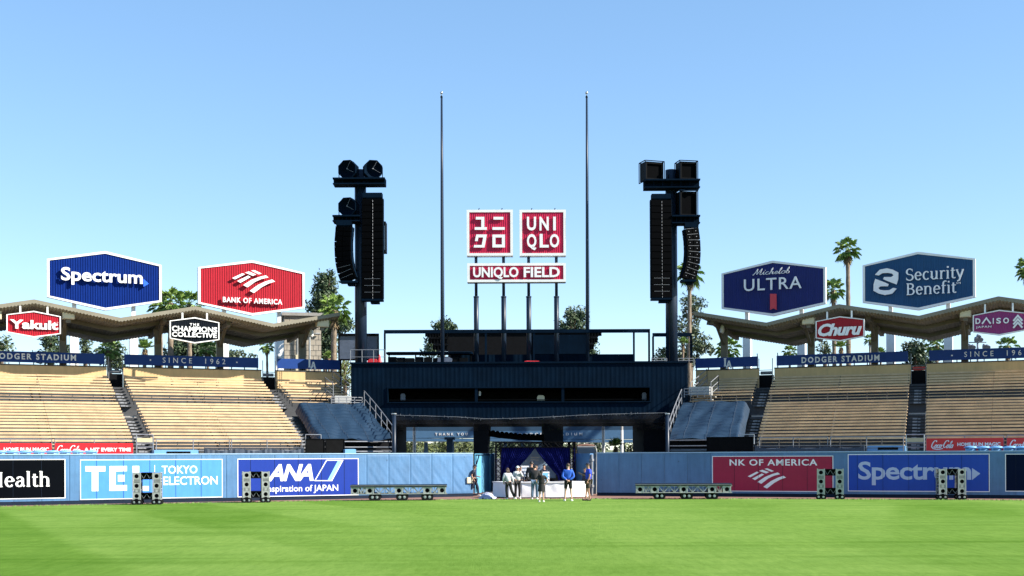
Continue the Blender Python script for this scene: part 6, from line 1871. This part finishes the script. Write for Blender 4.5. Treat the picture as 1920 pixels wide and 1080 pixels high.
for x, y, Y, h, rz, top, lab in [(996.5, 864.6, 65.9, 1.80, 165, 'cloth_black', 'tall dark haired person in black standing on the stage behind the jeans wearer'), (1005, 871.5, 66.9, 1.66, 20, 'cloth_black', 'dark haired person inside the booth facing out, half hidden by the group'), (1020.5, 871, 67.6, 1.72, -30, 'cloth_navy', 'person in dark clothes inside the booth beside the right curtain'), (975.5, 874, 66.6, 1.62, 30, 'cloth_navy', 'person in dark clothes behind the white cap wearer'), (1097, 878, 67.0, 1.66, -60, 'cloth_navy', 'person in dark clothes behind the one gesturing in royal blue')]:
    p = W(x, y, Y); p.z = max(.03, p.z - h) if Y < 68 else 0
    p.z = 0
    hh = W(x, y, Y).z
    person(lab, p, R(rz), min(1.9, max(1.5, hh)), {}, top, 'cloth_black', 'cloth_black', 'skin_tan', hair='hair_black', loose=.02)
# ---------------------------------------------------------------- trees
def leaf_clump(V, Fc, c, rad, n_, size, rnd, flat=.8, up=.3):
    for _ in range(n_):
        d = Vector((rnd.gauss(0, 1), rnd.gauss(0, 1), rnd.gauss(0, flat)))
        d = d.normalized() * rad * rnd.random() ** .45
        p = c + d
        nrm = (Vector((rnd.gauss(0, 1), rnd.gauss(0, 1), rnd.gauss(up, 1)))).normalized()
        a = nrm.orthogonal().normalized(); b_ = nrm.cross(a)
        t = rnd.random() * 6.28; a, b_ = a * math.cos(t) + b_ * math.sin(t), b_ * math.cos(t) - a * math.sin(t)
        s_ = size * rnd.uniform(.6, 1.3); w_ = s_ * .38
        i = len(V)
        V += [p - a * s_, p + b_ * w_, p + a * s_, p - b_ * w_]
        Fc.append((i, i + 1, i + 2, i + 3))
def tree(label, px, y_top, Y, blobs, m, seed, clump=.55, per=22, size=.16, dens=1.0, group='trees behind the stadium', name='tree', trunk_r=.22):
    """blobs: crown lobes as (px, py, rx px, ry px); the trunk stands on the ground under px"""
    rnd = random.Random(seed)
    base = W(px, y_top, Y); base.z = 0
    o = thing(name, label, 'tree', base, 0, group)
    V, Fc = [], []
    s = Y / F
    lobes = []
    for bx, by, rx, ry in blobs:
        c = W(bx, by, Y); lobes.append((c, rx * s, ry * s))
    low = min(c.z - rz for c, rx, rz in lobes); topz = max(c.z + rz * .4 for c, rx, rz in lobes)
    mt = MB()
    lean = (lobes[0][0].x - base.x)
    tp = [base, base + Vector((lean * .3, 0, low * .6)), base + Vector((lean * .6, 0, low)), Vector((lobes[0][0].x, Y, topz))]
    mt.tube(tp, [trunk_r * 1.3, trunk_r, trunk_r * .85, trunk_r * .2], 9)
    for c, rx, rz in lobes:
        ry = rx
        n_ = int(dens * max(10, 5.5 * (rx * ry + rx * rz + ry * rz) / clump ** 2 * .55))
        for _ in range(n_):
            d = Vector((rnd.gauss(0, 1), rnd.gauss(0, 1), rnd.gauss(0, 1))).normalized()
            q = rnd.random() ** .38
            wob = 1 + .22 * math.sin(d.x * 5 + seed) * math.sin(d.z * 4 + seed * 2)
            p = c + Vector((d.x * rx, d.y * ry, d.z * rz)) * q * wob
            leaf_clump(V, Fc, p, clump * rnd.uniform(.6, 1.15), per, size, rnd)
            if rnd.random() < .16:
                z0 = min(p.z - .2, lerp(low, topz, rnd.uniform(.0, .6)))
                st_ = base + Vector((lean * .6, 0, 0)); st_.z = max(low * .8, z0 - abs(p.x - st_.x) * .4)
                mt.tube([st_, st_.lerp(p, .55) + Vector((0, 0, .15)), p], [trunk_r * .32, trunk_r * .2, .02], 5, cap=False)
    mt.build('trunk', M['bark'], o)
    mb = MB(); mb.add(V, Fc); mb.build('crown', M[m], o)
    return o
def palm_proto(seed, H, crown, n_f, spiky=False):
    """fan palm: leaning ringed trunk, skirt of dead fronds, crown of fans"""
    rnd = random.Random(seed)
    o = thing('palm_tree', '', 'palm tree', (0, 0, 0), 0, 'palm trees around the stadium')
    mt = MB(); P, rr = [], []
    bend = rnd.uniform(-.3, .3)
    for i in range(30):
        q = i / 29
        P.append((bend * math.sin(q * 2.2) * .6, .1 * math.sin(q * 3), H * q)); rr.append((.26 - .09 * q + .05 * max(0, 1 - q * 8)) * (1.10 if i % 2 else .94))
    mt.tube(P, rr, 12)
    mt.build('trunk', M['palm_bark'], o, local=True)
    top = Vector(P[-1])
    ms = MB()
    for i in range(70):
        a = rnd.random() * 6.28; z = rnd.uniform(-1.5 * crown * .55, .05)
        p = top + Vector((.20 * math.cos(a), .20 * math.sin(a), z))
        e = p + Vector((.22 * math.cos(a), .22 * math.sin(a), -.35 * crown * rnd.uniform(.6, 1.2)))
        t = Vector((-math.sin(a), math.cos(a), 0)) * .09
        ms.add([p - t, p + t, e], [(0, 1, 2)])
    ms.build('dead_fronds', M['palm_skirt'], o, local=True)
    mc = MB()
    for i in range(n_f):
        a = i * 2.399 + rnd.uniform(-.3, .3)
        el = R(lerp(82, -48, (i / (n_f - 1)) ** .8)) if not spiky else R(lerp(85, 5, i / (n_f - 1)))
        pl = crown * rnd.uniform(.42, .58)
        hor = Vector((math.cos(a), math.sin(a), 0)); up = Vector((0, 0, 1))
        d = hor * math.cos(el) + up * math.sin(el)
        st_ = top + Vector((0, 0, rnd.uniform(-.1, .18)))
        en = st_ + d * pl
        mc.tube([st_, st_.lerp(en, .5) + up * .03 * pl, en], [.022, .016, .012], 4, mi=0, cap=False)
        side = hor.cross(up); nn = side.cross(d).normalized()
        L = crown * rnd.uniform(.48, .62)
        m_ = 17
        for k in range(m_):
            th = R(lerp(-100, 100, k / (m_ - 1)))
            dd = (d * math.cos(th) + side * math.sin(th) * .92)
            ln = L * (1 - .30 * abs(th) / R(100)) * rnd.uniform(.88, 1.05)
            fold = nn * (.10 if k % 2 else -.02) * L
            mid = en + dd * ln * .55 + fold
            tip = en + dd * ln - up * ln * rnd.uniform(.18, .48) * (1.0 if not spiky else .15)
            wv = (d * -math.sin(th) + side * math.cos(th)) * L * .085
            mc.add([en, mid - wv, tip, mid + wv], [(0, 1, 2), (0, 2, 3)])
    mc.build('crown', M['palm_green'], o, local=True)
    return o
PAL = [palm_proto(11, 10, 1.35, 22), palm_proto(23, 10, 1.5, 19), palm_proto(37, 10, 1.2, 18, True)]
used = [False] * 3
PG = 'palm trees around the stadium'
def palm(kind, px, py, Y, rpx, label, rz=0):
    p = W(px, py, Y); top = p.z; p.z = 0
    r = rpx * Y / F
    s_ = r / (1.35, 1.5, 1.2)[kind] * 1.02
    o = PAL[kind]
    if used[kind]: o = dup(o, p, rz, label, PG)
    else: used[kind] = True; o.location = p; o.rotation_euler = (0, 0, rz); o['label'] = label
    o.scale = (s_, s_, top / 10.0)
    # keep the fans in proportion when the trunk is stretched
    for ch in o.children:
        if not ch.name.startswith('trunk'):
            k = s_ / (top / 10.0)
            ch.scale = (1, 1, k); ch.location = (0, 0, 10 - 10 * k)
    return o
for a in [(0, 320, 568, 100, 34, 'broad fan palm between the royal blue and the red hexagon signs', .3), (1, 357, 570, 103, 32, 'fan palm half hidden by the left edge of the red hexagon sign', 1.9), (1, 303, 575, 106, 26, 'fan palm just right of the royal blue hexagon sign', 4),
          (0, 205, 655, 98, 24, 'short fan palm in the gap at the head of the left aisle', 1), (2, 272, 655, 100, 22, 'pale fan palm under the left canopy, left of the black hexagon sign', 2), (1, 388, 654, 99, 20, 'low fan palm under the black hexagon sign', .5),
          (1, 500, 648, 101, 17, 'thin fan palm seen between the board ends right of the founding year', 5), (0, 627, 582, 97, 35, 'sunlit fan palm in front of the pine by the left speaker tower', 2.2), (2, 616, 672, 99, 15, 'low pale fan palm behind the end of the left canopy', 0),
          (1, 1293, 512, 108, 30, 'tall fan palm hidden behind the right curved line array', 1.2), (2, 1281, 645, 104, 14, 'small fan palm inside the frame beside the right tower', 3), (0, 1364, 655, 102, 26, 'fan palm behind the roof column at the inner end of the right canopy', .8), (1, 1482, 660, 104, 16, 'low bushy fan palm between the two white posts, right', 2.6),
          (0, 1562, 545, 104, 25, 'fan palm between the navy hexagon sign and the tallest palm', 4.4), (0, 1589, 470, 106, 28, 'tallest fan palm, rising between the two large hexagon signs on the right', 3.4), (2, 1577, 652, 101, 17, 'low fan palm under the small script sign', 1.4), (1, 1630, 636, 103, 13, 'fan palm trunk right of the small script sign', .2), (2, 1652, 662, 103, 12, 'short spiky fan palm beside the white post, right', 2),
          (1, 1757, 648, 100, 24, 'fan palm right of the thin tree at the right aisle', 3.9), (1, 1889, 650, 99, 24, 'fan palm under the magenta hexagon sign', .9), (0, 1925, 506, 104, 26, 'fan palm cut by the right edge of the view', 2.4)]:
    palm(*a)
TG = 'trees behind the stadium'
for a in [('tall dense dark pine rising left of the left speaker tower', 608, 600, 118, [(610, 538, 19, 33), (604, 572, 25, 26), (612, 610, 26, 26), (648, 610, 17, 12), (606, 652, 26, 24)], 'pine_green', 3),
          ('dark pine behind the column beside the red drink sign', 96, 650, 112, [(95, 640, 17, 14), (110, 662, 22, 14), (80, 668, 18, 12)], 'pine_green', 5),
          ('bushy green tree at the left edge of the view', 3, 650, 112, [(3, 650, 15, 16), (-12, 664, 20, 16)], 'olive_green', 6),
          ('grey green tree beside the first white post, left', 163, 655, 115, [(158, 645, 11, 18), (168, 664, 14, 12)], 'olive_green', 7),
          ('round olive tree behind the short palm at the left aisle', 208, 665, 116, [(205, 662, 25, 22), (222, 680, 16, 14)], 'olive_green', 8),
          ('dark spreading tree behind the black hexagon sign', 345, 655, 113, [(338, 655, 30, 20), (372, 650, 30, 18)], 'pine_green', 9),
          ('bright green low tree under the right end of the left canopy', 415, 665, 113, [(402, 660, 26, 14), (446, 668, 22, 8)], 'olive_green', 10),
          ('round tree top behind the left flagpole', 831, 630, 128, [(831, 612, 20, 12), (815, 650, 22, 18)], 'pine_green', 12),
          ('dark tall tree behind the roof of the rear pavilion', 1077, 620, 124, [(1078, 592, 21, 19), (1070, 618, 26, 18), (1105, 650, 12, 22)], 'pine_green', 13),
          ('airy grey green gum tree behind the right speaker tower', 1295, 620, 122, [(1296, 575, 21, 26), (1290, 615, 24, 26), (1308, 645, 22, 16), (1326, 654, 10, 10), (1285, 670, 26, 16)], 'olive_green', 14),
          ('bright bush in the gap between the left bleachers and the dark building', 648, 690, 106, [(646, 690, 14, 16), (650, 715, 14, 14)], 'hedge_green', 19),
          ('thin leaved bush left of the right speaker tower', 1240, 670, 122, [(1243, 662, 9, 12), (1236, 676, 10, 8)], 'olive_green', 15),
          ('dark airy tree in the gap at the head of the right aisle', 1718, 670, 112, [(1716, 655, 22, 17), (1722, 680, 24, 16)], 'pine_green', 16),
          ('pale olive tree behind the far right column', 1548, 660, 118, [(1546, 655, 9, 16)], 'olive_green', 17)]:
    lab, px, yt, Y, bl, m, sd = a
    tree(lab, px, yt, Y, bl, m, sd, clump=.62, per=34, size=.19, dens=1.8 if sd == 3 else 1.25 if m == 'pine_green' else .75)
# seen through the openings under the dark building
for a in [('yellow green tree through the left opening, beside the net pole', 775, 840, 122, [(765, 846, 22, 20), (795, 838, 22, 18)], 'hedge_green', 21),
          ('olive tree through the left opening, behind the white pole', 840, 835, 124, [(835, 840, 34, 20), (868, 845, 18, 18)], 'hedge_green', 22),
          ('dark tree through the middle opening above the booth', 950, 830, 126, [(935, 838, 30, 14), (985, 836, 36, 14)], 'pine_green', 23),
          ('grey green tree through the right opening, left of the small palm', 1110, 835, 124, [(1115, 838, 22, 16), (1085, 838, 22, 13)], 'olive_green', 24),
          ('dark green tree through the right opening, right of the small palm', 1190, 840, 126, [(1182, 842, 24, 16), (1214, 842, 22, 20)], 'hedge_green', 25)]:
    lab, px, yt, Y, bl, m, sd = a
    tree(lab, px, yt, Y, bl, m, sd, clump=.6, per=24, size=.16, dens=.9, group='trees beyond the openings')
palm(2, 1154, 838, 96, 19, 'small bright palm through the right opening', 1.0)
# ---------------------------------------------------------------- far structures
ff = upright((0, 112, 0))
for x0, x1, lab, txt in [(738, 905, 'long blue lettered canopy seen through the left opening', ('THANK YOU', 816, 877)), (905, 1022, 'blue canopy with scalloped valance seen through the middle opening', None), (1030, 1245, 'long blue lettered canopy seen through the right opening', ('DODGER STADIUM', 973, 1092))]:
    a0, a1, b0, b1 = rect_px(ff, x0, 800, x1, 829 if x0 > 1000 else 827)
    o = thing('blue_canopy', lab, 'canopy', ff(a0, 0), 0, 'blue canopies beyond the openings')
    mb = MB(); mb.box(ff, a0, a1, b0 + .28, b1 + .6, -3, 0); mb.prism(ff, [(a0, b0), (a1, b0 - .05), (a1, b0 + .20), (a0, b0 + .26)], -3, .06); p = mb.build('fascia', M['far_blue'], o)
    if txt:
        mb = MB(); text_px(mb, ff, txt[0], txt[1], 811.5, txt[2], 816.5, spacing=1.9, bold=.03, depth=.03, off=.002)
        mb.build('lettering', M['letter_white'], p)
    mb = MB()
    for k in range(4): aa = lerp(a0 + .4, a1 - .4, k / 3); mb.box(ff, aa - .16, aa + .16, 0, b0 - .06, -1.6, -1.3)
    mb.build('post', M['far_blue'], o)
f5 = upright((0, 88.5, 0))
o = thing('string_shade', 'dark scalloped shade hanging under the dark building in the middle opening', 'shade', W(965, 815, 88.5))
mb = MB(); P = [(912, 811), (940, 815), (975, 818.5), (1021, 820)]
for (x0, y0), (x1, y1) in zip(P, P[1:]):
    q0, q1 = W(x0, y0, 88.5), W(x1, y1, 88.5); mb.bar(q0 - Vector((0, 0, .10)), q1 - Vector((0, 0, .10)), .22, .30)
mb.build('valance', M['black_void'], o)
for i in range(13):
    x = 916 + i * 8.4; y = interp(P, x)
    mb = MB(); q = W(x, y - 2, 88.5); mb.sphere(q, .17, .17, .16, 10, 6); mb.build('scallop', M['black_void'], o)
for i, (x, Y, lab) in enumerate([(777, 100, 'slim white pole through the left opening'), (1131.5, 100, 'slim white pole left of the small bright palm'), (1166, 106, 'slim white pole right of the small bright palm')]):
    p = W(x, 850, Y); p.z = 0
    mb = MB(); mb.tube([p, p + Vector((0, 0, 7))], [.13, .11], 10); mb.tube([p, p + Vector((0, 0, .25))], .2, 10)
    o = thing('light_pole', lab, 'pole', p, 0, 'white poles beyond the openings'); mb.build('shaft', M['white_paint'], o)
for x, lab in [(843.5, 'blue square post through the left opening')]:
    p = W(x, 850, 98); p.z = 0; f = upright(p)
    mb = MB(); mb.box(f, -.24, .24, 0, 3.4, -.24, .24); mb.box(f, -.4, .4, 3.401, 3.6, -.4, .4); tag(mb.build('square_post', M['far_blue']), lab, 'post')
# parked cars and fence far behind, glimpsed below the trees
def far_car(label, px, py, Y, m, rz):
    p = W(px, py, Y); p.z = 0
    o = thing('parked_car', label, 'car', p, rz, 'cars parked beyond the openings')
    prof = [(-2.2, .35), (2.2, .35), (2.25, .75), (1.9, .95), (1.1, 1.02), (.55, 1.48), (-1.0, 1.50), (-1.75, 1.05), (-2.22, .95)]
    f = Frame((0, 0, 0), (1, 0, 0), (0, 0, 1), (0, -1, 0))
    mb = MB(); mb.prism(f, prof, -.85, .85); mb.build('body', M[m], o, local=True)
    mb = MB(); mb.prism(f, [(.95, 1.05), (.50, 1.42), (-.95, 1.44), (-1.55, 1.06)], .851, .86); mb.build('window', M['black_metal'], o, local=True)
    for x in (-1.35, 1.4):
        mb = MB(); mb.tube([f(x, .33, .72), f(x, .33, .88)], .33, 16); w_ = mb.build('wheel', M['tyre'], o, local=True)
        mb = MB(); mb.tube([f(x, .33, .881), f(x, .33, .89)], .2, 12); mb.build('rim', M['steel'], w_, local=True)
far_car('white parked car beyond the left opening', 800, 850, 118, 'white_paint', .1)
far_car('dark parked car beyond the left opening', 862, 850, 116, 'black_metal', .2)
far_car('silver parked car beyond the right opening', 1196, 850, 116, 'aluminium', -.1)
far_car('white parked car beyond the right opening beside the white poles', 1116, 850, 119, 'white_paint', .05)
# block building behind the left canopy end
fb2 = upright((0, 104, 0), R(12))
a0, a1, b0, b1 = rect_px(fb2, 533, 590, 602, 700)
o = thing('block_building', 'grey stone block building behind the end of the left canopy', 'building', fb2(a0, 0))
mb = MB(); mb.box(fb2, a0, a1, 0, b1 - .1, -6, 0); mb.build('wall', M['block_wall'], o)
mb = MB()
nb = int((b1 - .1) / .42)
for j in range(nb):
    mb.box(fb2, a0, a1, j * .42 - .015, j * .42 + .015, .001, .006)
    for k in range(7):
        x = a0 + (k + (.5 if j % 2 else 0)) * (a1 - a0) / 7
        mb.box(fb2, x - .012, x + .012, j * .42 + .016, (j + 1) * .42 - .016, .001, .006)
mb.build('joint', M['concrete_dark'], o)
mb = MB(); mb.box(fb2, a0 - .2, a1 + .2, b1 - .099, b1 + .15, -6.2, .2); mb.build('roof_slab', M['concrete'], o)
mb = MB()
for k, (x, z) in enumerate(((.35, .2), (.5, .25), (.68, .3))): mb.tube([fb2(lerp(a0, a1, x), 2, .2), fb2(lerp(a0, a1, x), b1 - 1.5 - z, .2), fb2(lerp(a0, a1, x) + .3, b1 - 1.2 - z, .2), fb2(lerp(a0, a1, x) + .8, b1 - 1.2 - z, .2)], .08, 6)
mb.build('pipe', M['aluminium'], o)
mb = MB(); mb.box(fb2, lerp(a0, a1, .3), lerp(a0, a1, .5), 4, b1 - 3.2, .01, .5); mb.build('cabinet', M['box_cream'], o)
# floodlight cluster, right
p = W(1833, 640, 118); 
o = thing('floodlight_mast', 'grey mast with a cluster of floodlights seen under the magenta sign', 'floodlight', (p.x, p.y, 0))
mb = MB(); mb.tube([(p.x, p.y, 0), (p.x, p.y, p.z + .6)], [.16, .09], 8); mb.bar((p.x - .8, p.y, p.z - .1), (p.x + .8, p.y, p.z - .1), .1); mb.build('mast', M['rail'], o)
for dx, dz in ((-.8, -.3), (-.5, -.35), (.55, -.3), (.85, -.35), (0, .6), (-.2, .35), (.2, .35)):
    mb = MB(); q = Vector((p.x + dx, p.y, p.z + dz)); mb.tube([q, q + Vector((0, -.18, -.16)), q + Vector((0, -.3, -.26))], [.10, .2, .24], 10); mb.build('lamp', M['rail'], o)
# low hills far away keep the horizon from being a bare line
hb = MB(); V = []
for i in range(61):
    x = -1800 + 60 * i
    V += [(x, 1500, -2), (x, 1500 + 40, 14 + 7 * math.sin(i * .5) + 4 * math.sin(i * 1.3))]
hb.add(V, [(2 * i, 2 * i + 2, 2 * i + 3, 2 * i + 1) for i in range(60)])
dm('hill_green', (.09, .11, .06), .9, var=.3, scale=.01)
struct(hb.build('hills', M['hill_green']))
